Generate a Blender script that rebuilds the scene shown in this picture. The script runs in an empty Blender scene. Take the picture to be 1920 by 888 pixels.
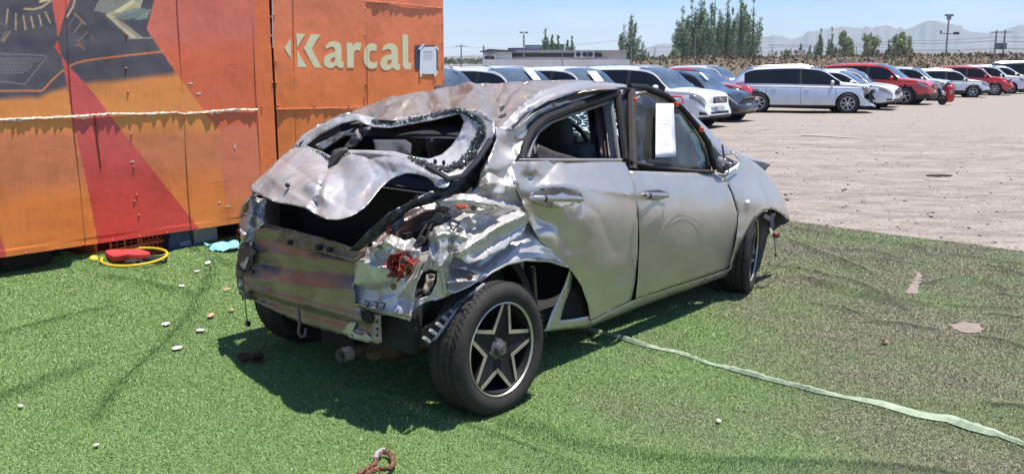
import bpy, bmesh, math, random
import numpy as np
from mathutils import Vector, Matrix
from mathutils.geometry import delaunay_2d_cdt
R = math.radians
scn = bpy.context.scene
COL = scn.collection

# ------------------------------------------------------------------ camera
FPX, CH, HY = 1700.0, 1.5, 118.0
PITCH = math.atan((444 - HY) / FPX)
CAM = np.array([0, 0, CH])
cd = bpy.data.cameras.new('camera'); cam = bpy.data.objects.new('camera', cd); COL.objects.link(cam)
cam.location = (0, 0, CH); cam.rotation_euler = (math.pi / 2 - PITCH, 0, 0)
cd.sensor_fit = 'HORIZONTAL'; cd.sensor_width = 36; cd.lens = 36 * FPX / 1920
cd.clip_start = 0.05; cd.clip_end = 30000
scn.camera = cam

# ------------------------------------------------------------------ light
SUN_EL, SUN_AZ = 77.0, R(2)      # azimuth of the sun in the xy plane
sd = bpy.data.lights.new('sun', 'SUN'); sd.energy = 5.0; sd.angle = R(0.53); sd.color = (1, 0.965, 0.91)
sun = bpy.data.objects.new('sun', sd); COL.objects.link(sun)
sv = Vector((math.cos(R(SUN_EL)) * math.cos(SUN_AZ), math.cos(R(SUN_EL)) * math.sin(SUN_AZ), math.sin(R(SUN_EL))))
sun.rotation_euler = sv.to_track_quat('Z', 'Y').to_euler()
w = bpy.data.worlds.new("World"); scn.world = w; w.use_nodes = True
nt = w.node_tree; N = nt.nodes; Lk = nt.links; N.clear()
o_ = N.new('ShaderNodeOutputWorld'); bg = N.new('ShaderNodeBackground'); sky = N.new('ShaderNodeTexSky')
sky.sky_type = 'NISHITA'; sky.sun_disc = False; sky.sun_elevation = R(SUN_EL)
sky.sun_rotation = math.pi / 2 - SUN_AZ; sky.altitude = 500; sky.air_density = 1.0; sky.dust_density = .6; sky.ozone_density = 1.5
bg.inputs['Strength'].default_value = 0.115
tc = N.new('ShaderNodeTexCoord'); mp = N.new('ShaderNodeMapping'); mp.inputs['Scale'].default_value = (1.0, 1.0, 3.6)
nz = N.new('ShaderNodeTexNoise'); nz.inputs['Scale'].default_value = 5.2; nz.inputs['Detail'].default_value = 7; nz.inputs['Roughness'].default_value = .55
rp = N.new('ShaderNodeValToRGB'); rp.color_ramp.elements[0].position = .44; rp.color_ramp.elements[1].position = .66
sx = N.new('ShaderNodeSeparateXYZ'); r2 = N.new('ShaderNodeValToRGB')
r2.color_ramp.elements[0].position = 0.0; r2.color_ramp.elements[0].color = (.8, .8, .8, 1)
r2.color_ramp.elements[1].position = .10; r2.color_ramp.elements[1].color = (.12, .12, .12, 1)
ml = N.new('ShaderNodeMath'); ml.operation = 'MULTIPLY'
mx = N.new('ShaderNodeMixRGB'); mx.inputs['Color2'].default_value = (5.6, 6.0, 6.8, 1)
Lk.new(tc.outputs['Generated'], mp.inputs[0]); Lk.new(mp.outputs[0], nz.inputs[0]); Lk.new(nz.outputs[0], rp.inputs[0])
Lk.new(tc.outputs['Generated'], sx.inputs[0]); Lk.new(sx.outputs[2], r2.inputs[0])
Lk.new(rp.outputs[0], ml.inputs[0]); Lk.new(r2.outputs[0], ml.inputs[1])
tn = N.new('ShaderNodeMixRGB'); tn.blend_type = 'MULTIPLY'; tn.inputs[0].default_value = 1; tn.inputs[2].default_value = (.50, .665, .96, 1); Lk.new(sky.outputs[0], tn.inputs[1]); tr_ = N.new('ShaderNodeValToRGB'); tr_.color_ramp.elements[0].position = 0; tr_.color_ramp.elements[0].color = (.92, .97, 1, 1); tr_.color_ramp.elements[1].position = .075; tr_.color_ramp.elements[1].color = (.50, .665, .96, 1); Lk.new(sx.outputs[2], tr_.inputs[0]); Lk.new(tr_.outputs[0], tn.inputs[2])
Lk.new(ml.outputs[0], mx.inputs[0]); Lk.new(tn.outputs[0], mx.inputs[1]); Lk.new(mx.outputs[0], bg.inputs[0]); Lk.new(bg.outputs[0], o_.inputs[0])
scn.view_settings.view_transform = 'Standard'; scn.view_settings.look = 'None'
scn.view_settings.exposure = 0.68; scn.view_settings.gamma = 1; scn.view_settings.use_curve_mapping = False
scn.render.engine = 'CYCLES'
scn.cycles.max_bounces = 7; scn.cycles.transparent_max_bounces = 16; scn.cycles.volume_bounces = 0

# ------------------------------------------------------------------ projection helpers
CP, SP = math.cos(PITCH), math.sin(PITCH)
def rays(x, y):
    a = (np.asarray(x, float) - 960) / FPX; b = (444 - np.asarray(y, float)) / FPX
    return np.stack([a, CP + b * SP, -SP + b * CP], -1)
def ground(x, y, z=0.0):
    d = rays(x, y); t = (z - CH) / d[..., 2]
    return CAM + t[..., None] * d
def to_px(P):
    P = np.asarray(P, float) - CAM
    D = P[..., 1] * CP - P[..., 2] * SP; Y = P[..., 1] * SP + P[..., 2] * CP
    return 960 + FPX * P[..., 0] / D, 444 - FPX * Y / D

# ------------------------------------------------------------------ materials
MATS = {}
def mat(name, col=(.5, .5, .5), rough=.6, metal=0., noise=0., nscale=8., bump=0., bscale=60., spec=.5, trans=0., alpha=1., coat=0., ncol=None, coord='Object', stretch=None, rnoise=0., sub=None):
    if name in MATS: return MATS[name]
    m = bpy.data.materials.new(name); m.use_nodes = True; t = m.node_tree; n = t.nodes; l = t.links
    b = n['Principled BSDF']
    b.inputs['Base Color'].default_value = (*col, 1); b.inputs['Roughness'].default_value = rough; b.inputs['Metallic'].default_value = metal
    b.inputs['Specular IOR Level'].default_value = spec; b.inputs['Transmission Weight'].default_value = trans; b.inputs['Alpha'].default_value = alpha
    b.inputs['Coat Weight'].default_value = coat; b.inputs['Coat Roughness'].default_value = .05
    c = n.new('ShaderNodeTexCoord'); src = c.outputs[coord]
    if stretch:
        mpp = n.new('ShaderNodeMapping'); mpp.inputs['Scale'].default_value = stretch; l.new(src, mpp.inputs[0]); src = mpp.outputs[0]
    if noise > 0:
        x = n.new('ShaderNodeTexNoise'); x.inputs['Scale'].default_value = nscale; x.inputs['Detail'].default_value = 8; x.inputs['Roughness'].default_value = .65
        l.new(src, x.inputs[0])
        rr = n.new('ShaderNodeValToRGB'); rr.color_ramp.elements[0].position = .32; rr.color_ramp.elements[1].position = .68
        c2 = ncol if ncol else tuple(max(0, v * (1 - noise)) for v in col)
        rr.color_ramp.elements[0].color = (*c2, 1); rr.color_ramp.elements[1].color = (*col, 1)
        l.new(x.outputs[0], rr.inputs[0]); l.new(rr.outputs[0], b.inputs['Base Color'])
        if rnoise:
            ma = n.new('ShaderNodeMapRange'); ma.inputs[3].default_value = rough + rnoise; ma.inputs[4].default_value = max(.03, rough - rnoise)
            l.new(x.outputs[0], ma.inputs[0]); l.new(ma.outputs[0], b.inputs['Roughness'])
    if bump > 0:
        y = n.new('ShaderNodeTexNoise'); y.inputs['Scale'].default_value = bscale; y.inputs['Detail'].default_value = 6
        l.new(src, y.inputs[0]); bp = n.new('ShaderNodeBump'); bp.inputs['Strength'].default_value = bump; bp.inputs['Distance'].default_value = .01
        l.new(y.outputs[0], bp.inputs['Height']); l.new(bp.outputs[0], b.inputs['Normal'])
    MATS[name] = m
    return m
def colattr(m, attr='Col', mul=None):
    n = m.node_tree.nodes; l = m.node_tree.links
    a = n.new('ShaderNodeVertexColor'); a.layer_name = attr
    l.new(a.outputs[0], n['Principled BSDF'].inputs['Base Color']); return a

M_silver = mat('silver_paint', (.55, .51, .455), .33, .66, .28, 4, .03, 9, ncol=(.47, .43, .38), rnoise=.10)
M_bare = mat('scraped_silver', (.64, .615, .585), .36, .52, .35, 9, .10, 18, ncol=(.46, .42, .38), rnoise=.12)
M_roof = mat('dusty_roof_paint', (.36, .30, .245), .40, .55, .35, 8, .12, 14, ncol=(.25, .195, .15), rnoise=.1)
M_inner = mat('dusty_inner_panel', (.34, .275, .24), .38, .6, .5, 5, .12, 20, ncol=(.20, .15, .13))
M_lid = mat('sunlit_lid_paint', (.66, .64, .62), .32, .62, .3, 7, .08, 16, ncol=(.50, .45, .42), rnoise=.10)  # silver paint lightened so the folded lid looks sunlit
M_dark = mat('black_trim', (.018, .018, .02), .45, 0, .3, 12)
M_void = mat('dark_fabric_and_voids', (.012, .012, .014), .9)  # near-black interior fabric, also painted as the shade inside holes and gaps
M_seat = mat('grey_seat_fabric', (.05, .05, .055), .85, 0, .3, 20, .2, 90)
M_trimb = mat('dusty_brown_trim', (.055, .04, .034), .6, .0, .5, 14)
M_frame = mat('window_frame_black', (.012, .012, .013), .5, .0, .35, 12, ncol=(.022, .019, .017), spec=.3)
M_rubber = mat('tyre_rubber', (.020, .0195, .019), .75, 0, .4, 14, .25, 120, ncol=(.042, .035, .030), spec=.3)
M_rimd = mat('rim_black_paint', (.010, .010, .011), .6, spec=.3)
M_rims = mat('rim_machined_face', (.60, .55, .46), .38, .75, .25, 30)
M_steel = mat('rusty_steel', (.20, .13, .09), .6, .5, .6, 14, .4, 50, ncol=(.10, .055, .035))
M_pipe = mat('exhaust_tip', (.62, .50, .42), .45, .7, .4, 20)  # tip colour lightened to look sunlit
M_red = mat('broken_red_lamp', (.33, .035, .02), .35, 0, .6, 40, .3, 60, ncol=(.20, .05, .03))
M_crumb = mat('glass_crumbs', (.22, .27, .27), .15, .2, .9, 150, 1.0, 170, ncol=(.02, .03, .03))
M_white = mat('white_plastic', (.78, .78, .76), .4, 0, .1, 20)
M_paper = mat('paper', (.74, .74, .77), .7, 0, .05, 10, sub=1)
M_orange = mat('orange_plastic', (.85, .12, .02), .4, 0, .15, 30)
M_cable = mat('black_cable', (.02, .018, .016), .5)
M_dirtw = mat('dusty_black_plastic', (.04, .037, .036), .55, 0, .5, 25, ncol=(.10, .085, .075))

def scratch_bands(m, dirt=(.22, .15, .11), amt=.8, sc=(3, 26, 9), lo=.40, hi=.47):
    t = m.node_tree; n = t.nodes; l = t.links; b = n['Principled BSDF']; c = n.new('ShaderNodeTexCoord'); k = b.inputs['Base Color'].links[0].from_socket
    def ns(scale, s, det=8):
        mp = n.new('ShaderNodeMapping'); mp.inputs['Scale'].default_value = s; mp.inputs['Rotation'].default_value = (.5, .3, .8); l.new(c.outputs['Object'], mp.inputs[0]); x = n.new('ShaderNodeTexNoise'); x.inputs['Scale'].default_value = scale; x.inputs['Detail'].default_value = det; x.inputs['Roughness'].default_value = .7; l.new(mp.outputs[0], x.inputs[0]); return x.outputs[0]
    a = ns(2.2, sc); r = n.new('ShaderNodeValToRGB'); r.color_ramp.elements[0].position = lo - .03; r.color_ramp.elements[0].color = (1, 1, 1, 1); r.color_ramp.elements[1].position = hi; r.color_ramp.elements[1].color = (0, 0, 0, 1); l.new(a, r.inputs[0])
    q = ns(3.4, (1, 1, 1)); r2 = n.new('ShaderNodeValToRGB'); r2.color_ramp.elements[0].position = .50; r2.color_ramp.elements[0].color = (0, 0, 0, 1); r2.color_ramp.elements[1].position = .66; r2.color_ramp.elements[1].color = (1, 1, 1, 1); l.new(q, r2.inputs[0])
    mm = n.new('ShaderNodeMath'); mm.operation = 'MAXIMUM'; l.new(r.outputs[0], mm.inputs[0]); l.new(r2.outputs[0], mm.inputs[1]); m3 = n.new('ShaderNodeMath'); m3.operation = 'MULTIPLY'; m3.inputs[1].default_value = amt; l.new(mm.outputs[0], m3.inputs[0])
    mx = n.new('ShaderNodeMixRGB'); mx.inputs[2].default_value = (*dirt, 1); l.new(m3.outputs[0], mx.inputs[0]); l.new(k, mx.inputs[1]); l.new(mx.outputs[0], b.inputs['Base Color'])
    s = n.new('ShaderNodeMath'); s.operation = 'SUBTRACT'; s.inputs[0].default_value = b.inputs['Metallic'].default_value; l.new(m3.outputs[0], s.inputs[1]); s.use_clamp = True; l.new(s.outputs[0], b.inputs['Metallic'])
scratch_bands(M_lid, (.27, .19, .15), .7, (2, 22, 7), .42, .47); scratch_bands(M_bare, amt=.42); scratch_bands(M_roof, (.20, .145, .11), .55, (2, 9, 4)); scratch_bands(M_silver, (.27, .24, .20), .14, (2, 5, 2), .34, .42)
scratch_bands(M_inner, (.10, .09, .05), .32, (1, 1, 9), .42, .50)  # olive bands painted in as the turf's reflection on the rear panel
def glass_mat(name, tint, op, dust=(.35, .36, .30), rough=.03):
    m = bpy.data.materials.new(name); m.use_nodes = True; t = m.node_tree; n = t.nodes; l = t.links; n.clear()
    out = n.new('ShaderNodeOutputMaterial'); tr = n.new('ShaderNodeBsdfTransparent'); tr.inputs[0].default_value = (*tint, 1)
    gl = n.new('ShaderNodeBsdfGlossy'); gl.inputs['Roughness'].default_value = rough; gl.inputs[0].default_value = (.95, .95, .95, 1)
    df = n.new('ShaderNodeBsdfDiffuse'); df.inputs[0].default_value = (*dust, 1)
    fr = n.new('ShaderNodeFresnel'); fr.inputs[0].default_value = 1.5
    c = n.new('ShaderNodeTexCoord'); x = n.new('ShaderNodeTexNoise'); x.inputs['Scale'].default_value = 5; x.inputs['Detail'].default_value = 6
    l.new(c.outputs['Object'], x.inputs[0]); ma = n.new('ShaderNodeMapRange'); ma.inputs[1].default_value = .35; ma.inputs[2].default_value = .75; ma.inputs[3].default_value = op * .4; ma.inputs[4].default_value = op * 1.7
    l.new(x.outputs[0], ma.inputs[0])
    m1 = n.new('ShaderNodeMixShader'); m2 = n.new('ShaderNodeMixShader')
    l.new(ma.outputs[0], m1.inputs[0]); l.new(tr.outputs[0], m1.inputs[1]); l.new(df.outputs[0], m1.inputs[2])
    l.new(fr.outputs[0], m2.inputs[0]); l.new(m1.outputs[0], m2.inputs[1]); l.new(gl.outputs[0], m2.inputs[2]); l.new(m2.outputs[0], out.inputs[0])
    MATS[name] = m; return m
M_glass = glass_mat('dusty_window_glass', (.50, .60, .53), .14)
def crack_mat():
    m = bpy.data.materials.new('shattered_windscreen'); m.use_nodes = True; t = m.node_tree; n = t.nodes; l = t.links; n.clear()
    out = n.new('ShaderNodeOutputMaterial'); tr = n.new('ShaderNodeBsdfTransparent'); tr.inputs[0].default_value = (.035, .08, .09, 1)
    tl = n.new('ShaderNodeBsdfTranslucent'); tl.inputs[0].default_value = (.7, .9, 1, 1)
    df = n.new('ShaderNodeBsdfDiffuse'); df.inputs[0].default_value = (.5, .75, .85, 1); ad = n.new('ShaderNodeMixShader'); ad.inputs[0].default_value = .35
    c = n.new('ShaderNodeTexCoord'); v = n.new('ShaderNodeTexVoronoi'); v.feature = 'DISTANCE_TO_EDGE'; v.inputs['Scale'].default_value = 17
    l.new(c.outputs['Object'], v.inputs[0]); ra = n.new('ShaderNodeValToRGB'); ra.color_ramp.elements[0].color = (1, 1, 1, 1); ra.color_ramp.elements[1].color = (.03, .03, .03, 1)
    ra.color_ramp.elements[0].position = .015; ra.color_ramp.elements[1].position = .05; l.new(v.outputs['Distance'], ra.inputs[0])
    mm = n.new('ShaderNodeMixShader'); l.new(tl.outputs[0], ad.inputs[1]); l.new(df.outputs[0], ad.inputs[2])
    l.new(ra.outputs[0], mm.inputs[0]); l.new(tr.outputs[0], mm.inputs[1]); l.new(ad.outputs[0], mm.inputs[2]); l.new(mm.outputs[0], out.inputs[0])
    return m
M_crack = crack_mat()

# ------------------------------------------------------------------ object helpers
def link(name, me, m=None, parent=None):
    o = bpy.data.objects.new(name, me); COL.objects.link(o)
    if m is not None: me.materials.append(m)
    if parent is not None: o.parent = parent
    return o
def mesh_np(name, V, F, m=None, parent=None, smooth=True):
    me = bpy.data.meshes.new(name)
    me.from_pydata([tuple(map(float, v)) for v in V], [], [tuple(int(i) for i in f) for f in F])
    if smooth: me.polygons.foreach_set('use_smooth', [True] * len(me.polygons))
    me.update(); return link(name, me, m, parent)
def mesh_fast(name, V, F, m=None, parent=None, smooth=False):
    """F is an (n,k) int array"""
    me = bpy.data.meshes.new(name); n, k = F.shape
    me.vertices.add(len(V)); me.vertices.foreach_set('co', np.asarray(V, np.float32).ravel())
    me.loops.add(n * k); me.loops.foreach_set('vertex_index', F.astype(np.int32).ravel())
    me.polygons.add(n); me.polygons.foreach_set('loop_start', np.arange(0, n * k, k, dtype=np.int32)); me.polygons.foreach_set('loop_total', np.full(n, k, np.int32))
    if smooth: me.polygons.foreach_set('use_smooth', np.ones(n, bool))
    me.update(calc_edges=True); return link(name, me, m, parent)
def solid(o, t=.0015, off=0):
    s = o.modifiers.new('thickness', 'SOLIDIFY'); s.thickness = t; s.offset = off; return o
def empty(name, loc=(0, 0, 0), rz=0.0, label=None, cat=None, group=None):
    o = bpy.data.objects.new(name, None); COL.objects.link(o); o.location = tuple(map(float, loc)); o.rotation_euler = (0, 0, rz); o.empty_display_size = .1
    tag(o, label, cat, group); return o
def tag(o, label=None, cat=None, group=None, kind=None):
    if label: o['label'] = label
    if cat: o['category'] = cat
    if group: o['group'] = group
    if kind: o['kind'] = kind
    return o
class MB:
    """collects shapes into one mesh"""
    def __init__(s): s.V = []; s.F = []
    def add(s, V, F):
        k = len(s.V); s.V += [tuple(map(float, v)) for v in V]; s.F += [tuple(int(i) + k for i in f) for f in F]; return s
    def box(s, c, d, rot=None):
        c = Vector(c); V = []
        for z in (-1, 1):
            for y in (-1, 1):
                for x in (-1, 1):
                    p = Vector((x * d[0] / 2, y * d[1] / 2, z * d[2] / 2))
                    if rot is not None: p = rot @ p
                    V.append(c + p)
        return s.add(V, [(0, 2, 3, 1), (4, 5, 7, 6), (0, 1, 5, 4), (2, 6, 7, 3), (0, 4, 6, 2), (1, 3, 7, 5)])
    def beam(s, a, b, wd, ht=None, up=(0, 0, 1)):
        a = Vector(a); b = Vector(b); ht = ht or wd; z = (b - a); L = z.length
        if L < 1e-6: return s
        z.normalize(); x = Vector(up).cross(z)
        if x.length < 1e-4: x = Vector((1, 0, 0)).cross(z)
        x.normalize(); y = z.cross(x); rot = Matrix((x, y, z)).transposed()
        return s.box((a + b) / 2, (wd, ht, L), rot)
    def tube(s, pts, r, n=8, cap=True):
        pts = [Vector(p) for p in pts]; m = len(pts); V = []; F = []
        rr = r if hasattr(r, '__len__') else [r] * m
        px = None
        for i, p in enumerate(pts):
            t = (pts[min(i + 1, m - 1)] - pts[max(i - 1, 0)])
            if t.length < 1e-9: t = Vector((0, 0, 1))
            t.normalize()
            if px is None:
                px = t.orthogonal().normalized()
            else:
                px = (px - t * px.dot(t))
                if px.length < 1e-5: px = t.orthogonal()
                px.normalize()
            py = t.cross(px)
            for k in range(n):
                a = 2 * math.pi * k / n; V.append(p + (px * math.cos(a) + py * math.sin(a)) * rr[i])
        for i in range(m - 1):
            for k in range(n):
                F.append((i * n + k, i * n + (k + 1) % n, (i + 1) * n + (k + 1) % n, (i + 1) * n + k))
        if cap: F.append(tuple(range(n))[::-1]); F.append(tuple((m - 1) * n + k for k in range(n)))
        return s.add(V, F)
    def lathe(s, prof, c=(0, 0, 0), axis='y', n=48, closed=False):
        """prof: (r, h) list along the axis"""
        V = []; F = []; m = len(prof)
        for (r, h) in prof:
            for k in range(n):
                a = 2 * math.pi * k / n
                if axis == 'y': V.append((c[0] + r * math.cos(a), c[1] + h, c[2] + r * math.sin(a)))
                else: V.append((c[0] + r * math.cos(a), c[1] + r * math.sin(a), c[2] + h))
        for i in range(m - 1 + (1 if closed else 0)):
            j = (i + 1) % m
            for k in range(n):
                F.append((i * n + k, i * n + (k + 1) % n, j * n + (k + 1) % n, j * n + k))
        return s.add(V, F)
    def ell(s, c, r, n=12, m=8):
        V = []; F = []
        for i in range(m + 1):
            ph = math.pi * i / m
            for k in range(n):
                a = 2 * math.pi * k / n; V.append((c[0] + r[0] * math.sin(ph) * math.cos(a), c[1] + r[1] * math.sin(ph) * math.sin(a), c[2] + r[2] * math.cos(ph)))
        for i in range(m):
            for k in range(n): F.append((i * n + k, i * n + (k + 1) % n, (i + 1) * n + (k + 1) % n, (i + 1) * n + k))
        return s.add(V, F)
    def prism(s, poly, f, depth):
        """poly: 2d points; f maps (x,y,d) to 3d"""
        k = len(poly); V = [f(x, y, 0) for x, y in poly] + [f(x, y, depth) for x, y in poly]
        return s.add(V, [tuple(range(k)), tuple(range(2 * k - 1, k - 1, -1))] + [(i, (i + 1) % k, k + (i + 1) % k, k + i) for i in range(k)])
    def build(s, name, m=None, parent=None, smooth=False, label=None, bevel=0):
        o = mesh_np(name, s.V, s.F, m, parent, smooth)
        bm = bmesh.new(); bm.from_mesh(o.data); bmesh.ops.recalc_face_normals(bm, faces=bm.faces)
        if smooth:
            for e in bm.edges:
                if len(e.link_faces) == 2 and e.calc_face_angle(0) > .7: e.smooth = False
        bm.to_mesh(o.data); bm.free()
        if bevel:
            b = o.modifiers.new('bevel', 'BEVEL'); b.width = bevel; b.segments = 2; b.limit_method = 'ANGLE'; b.angle_limit = .6
        if label: o['label'] = label
        return o

def densify(poly, step, closed=True):
    out = []; n = len(poly)
    for i in range(n if closed else n - 1):
        a = np.array(poly[i], float); b = np.array(poly[(i + 1) % n], float); k = max(1, int(round(np.hypot(*(b - a)) / step)))
        for j in range(k): out.append(tuple(a + (b - a) * j / k))
    if not closed: out.append(tuple(poly[-1]))
    return out
def chaikin(poly, it=1, closed=True):
    for _ in range(it):
        q = []; n = len(poly)
        for i in range(n if closed else n - 1):
            a = np.array(poly[i], float); b = np.array(poly[(i + 1) % n], float)
            q += [tuple(a * .8 + b * .2), tuple(a * .2 + b * .8)]
        if not closed: q = [poly[0]] + q + [poly[-1]]
        poly = q
    return poly
def inpoly(P, poly):
    x, y = P[:, 0], P[:, 1]; r = np.zeros(len(P), bool); n = len(poly); j = n - 1
    for i in range(n):
        xi, yi = poly[i]; xj, yj = poly[j]
        c = ((yi > y) != (yj > y)) & (x < (xj - xi) * (y - yi) / ((yj - yi) if yj != yi else 1e-9) + xi); r ^= c; j = i
    return r
def polydist(P, line, closed=False):
    d = np.full(len(P), 1e9); n = len(line)
    for i in range(n if closed else n - 1):
        a = np.array(line[i], float); b = np.array(line[(i + 1) % n], float); ab = b - a
        t = np.clip(((P - a) @ ab) / max(ab @ ab, 1e-9), 0, 1); d = np.minimum(d, np.hypot(*(P - a - t[:, None] * ab).T))
    return d
def vor_height(P, scale, seed):
    """crumple field: distance to the nearest random line of several, crisp creases, range about -1..1"""
    rg = np.random.RandomState(seed); h = np.zeros(len(P)); lo = P.min(0) - scale * 2; hi = P.max(0) + scale * 2
    n = int(max(6, (hi - lo).prod() / scale ** 2)); S = lo + rg.rand(n, 2) * (hi - lo); W_ = rg.randn(n) * .5
    G = rg.randn(n, 2) * .7 / scale
    best = np.full(len(P), 1e9); val = np.zeros(len(P))
    # warp the domain a little so that creases are not dead straight
    Q = P + np.stack([np.sin(P[:, 1] / scale * 2.1 + seed), np.cos(P[:, 0] / scale * 1.7 + seed * 2)], -1) * scale * .18
    num = np.zeros(len(P)); den = np.zeros(len(P))
    for i in range(n):
        d = np.hypot(*(Q - S[i]).T) / scale; pl = W_[i] + (Q - S[i]) @ G[i]
        wgt = np.exp(-d * d * 13.0) + 1e-9; num += wgt * pl; den += wgt
    return num / den
def facets(P, scale, seed):
    return vor_height(P, scale, seed) + .22 * vor_height(P, scale * .45, seed + 7) + .2 * np.abs(vor_height(P, scale * .8, seed + 19))

def tri_region(outline, holes, step, seed=0):
    rg = np.random.RandomState(seed)
    ol = densify(outline, step); hs = [densify(h, step) for h in holes]
    P = np.array(ol); lo = P.min(0); hi = P.max(0)
    xs = np.arange(lo[0], hi[0], step); ys = np.arange(lo[1], hi[1], step * .87)
    G = np.array([(x + (step / 2 if j % 2 else 0), y) for j, y in enumerate(ys) for x in xs])
    G += rg.uniform(-.18, .18, G.shape) * step
    k = inpoly(G, ol) & (polydist(G, ol, True) > step * .5)
    for h in hs: k &= ~inpoly(G, h) & (polydist(G, h, True) > step * .5)
    G = G[k]; V = [Vector(p) for p in ol]; E = [(i, (i + 1) % len(ol)) for i in range(len(ol))]
    for h in hs:
        b = len(V); V += [Vector(p) for p in h]; E += [(b + i, b + (i + 1) % len(h)) for i in range(len(h))]
    V += [Vector(map(float, p)) for p in G]
    vo, _, fo, *_r = delaunay_2d_cdt(V, E, [], 0, 1e-5)
    vo = np.array([tuple(v) for v in vo]); fo = np.array([f for f in fo if len(f) == 3])
    cen = vo[fo].mean(1); k = inpoly(cen, ol)
    for h in hs: k &= ~inpoly(cen, h)
    return vo, fo[k]
def tps(X, Y):
    n = len(X); d = np.hypot(X[:, None, 0] - X[None, :, 0], X[:, None, 1] - X[None, :, 1]) / 100
    K = np.where(d > 0, d * d * np.log(np.maximum(d, 1e-9)), 0)
    if n < 4: K = K * 0
    Pm = np.hstack([np.ones((n, 1)), X / 100]); A = np.zeros((n + 3, n + 3)); A[:n, :n] = K + np.eye(n) * (1e-6 if n >= 4 else 1e-3); A[:n, n:] = Pm; A[n:, :n] = Pm.T
    s = np.linalg.lstsq(A, np.concatenate([Y, [0, 0, 0]]), rcond=None)[0]
    def f(Q):
        d = np.hypot(Q[:, None, 0] - X[None, :, 0], Q[:, None, 1] - X[None, :, 1]) / 100
        K = np.where(d > 0, d * d * np.log(np.maximum(d, 1e-9)), 0)
        if n < 4: K = K * 0
        return K @ s[:n] + s[n] + (Q / 100) @ s[n + 1:]
    return f

# ------------------------------------------------------------------ the wreck's own frame
c0 = ground(880, 772); c1 = ground(1408, 556); hd = c1 - c0; hd = hd / np.hypot(*hd[:2]); lf = np.array([-hd[1], hd[0], 0]); up = np.array([0, 0, 1.])
AX = {'u': hd, 'v': lf, 'w': up}; HEAD = math.atan2(hd[1], hd[0])
def depth(x, y, k, val):
    d = rays(x, y); a = AX[k]; val = val * .72 if (k == 'u' and val < 0) else val; return (val - (CAM - c0) @ a) / (d @ a)
def toloc(P):
    Q = np.asarray(P) - c0; return np.stack([Q @ hd, Q @ lf, Q[..., 2]], -1)
def cpt(x, y, k, val):
    return Vector(toloc(CAM + depth(x, y, k, val) * rays(x, y)).tolist())
car = empty('wrecked_car', c0, HEAD, 'crushed silver hatchback wreck standing on the artificial turf with torn rear end and open tailgate', 'car')
def sheet(name, outline, ctrl, m, parent=car, wamp=0., wcre=(), step=6, holes=(), amp=0., scale=50, creases=(), dents=(), thick=.0018, seed=1, ampf=None, post=None, smooth_outline=0, label=None, ragged=0.):
    if smooth_outline: outline = chaikin(outline, smooth_outline)
    rg = np.random.RandomState(seed + 100)
    if ragged:
        outline = [tuple(np.array(p) + rg.uniform(-ragged, ragged, 2)) for p in densify(outline, step * 1.6)]
    V, F = tri_region(outline, holes, step, seed)
    X = np.array([(c[0], c[1]) for c in ctrl], float); D = np.array([depth(*c) for c in ctrl])
    t = 1 / tps(X, 1 / D)(V)
    if amp:
        a = amp
        if ampf is not None: a = amp * ampf(V)
        t = t + a * facets(V, scale, seed)
    for line, dp, wd in creases:
        d = polydist(V, line); t = t + dp * np.exp(-(d / (1.15 * wd)) ** 1.0)
    for (x, y, r, a) in dents:
        d = np.hypot(V[:, 0] - x, V[:, 1] - y) / r; t = t + a * np.exp(-d * d)
    P = toloc(CAM + t[:, None] * rays(V[:, 0], V[:, 1]))
    if wamp or wcre:
        e_ = np.clip(polydist(V, outline, True) / 16, 0, 1)
        dz = np.zeros(len(V)); e2 = np.clip(polydist(V, outline, True) / 4, .25, 1)
        if wamp: dz += wamp * facets(V * np.array([1, 2.2]), scale, seed + 5) * (1 if ampf is None else ampf(V))
        for line, dp, wd in wcre: dz += dp * np.exp(-(polydist(V, line) / wd) ** 1.0)
        P[:, 2] += np.where(dz > 0, dz * e_, dz * e2)
    o = mesh_np(name, P, F, m, parent, True)
    if thick: solid(o, thick)
    if label: o['label'] = label
    return o
def lpath(pts): return [cpt(*p) for p in pts]

# ================================================================== SETTING: ground, turf
def vnoise(x, y, s, seed=0):
    r = 0
    rg = np.random.RandomState(seed)
    for k in range(9):
        a = rg.rand() * 6.283; f = (0.6 + rg.rand() * 1.3) / s; r = r + np.sin((x * math.cos(a) + y * math.sin(a)) * f * 6.283 + rg.rand() * 6.283 + .8 * np.sin((x * math.sin(a) - y * math.cos(a)) * f * 4 + k))
    return r / 9
RUG = [(-7.5, -1.5), (7.5, -1.5), (7.5, 4.0), (5.6, 5.80), (4.14, 7.18), (2.67, 8.61), (0.9, 10.2), (-0.6, 10.2), (-1.35, 9.2), (-1.9, 8.5), (-2.40, 7.85), (-2.62, 7.58), (-2.78, 7.02), (-3.0, 6.78), (-3.28, 6.70), (-3.50, 6.82), (-3.62, 6.84), (-3.66, 6.5), (-3.86, 6.42), (-4.6, 6.2), (-7.5, 4.0)]
def gz(x, y):
    d = np.hypot(x, y); s = np.clip((d - 9) / 12, 0, 1); s = s * s * (3 - 2 * s)
    return -.03 - .20 * s
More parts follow.
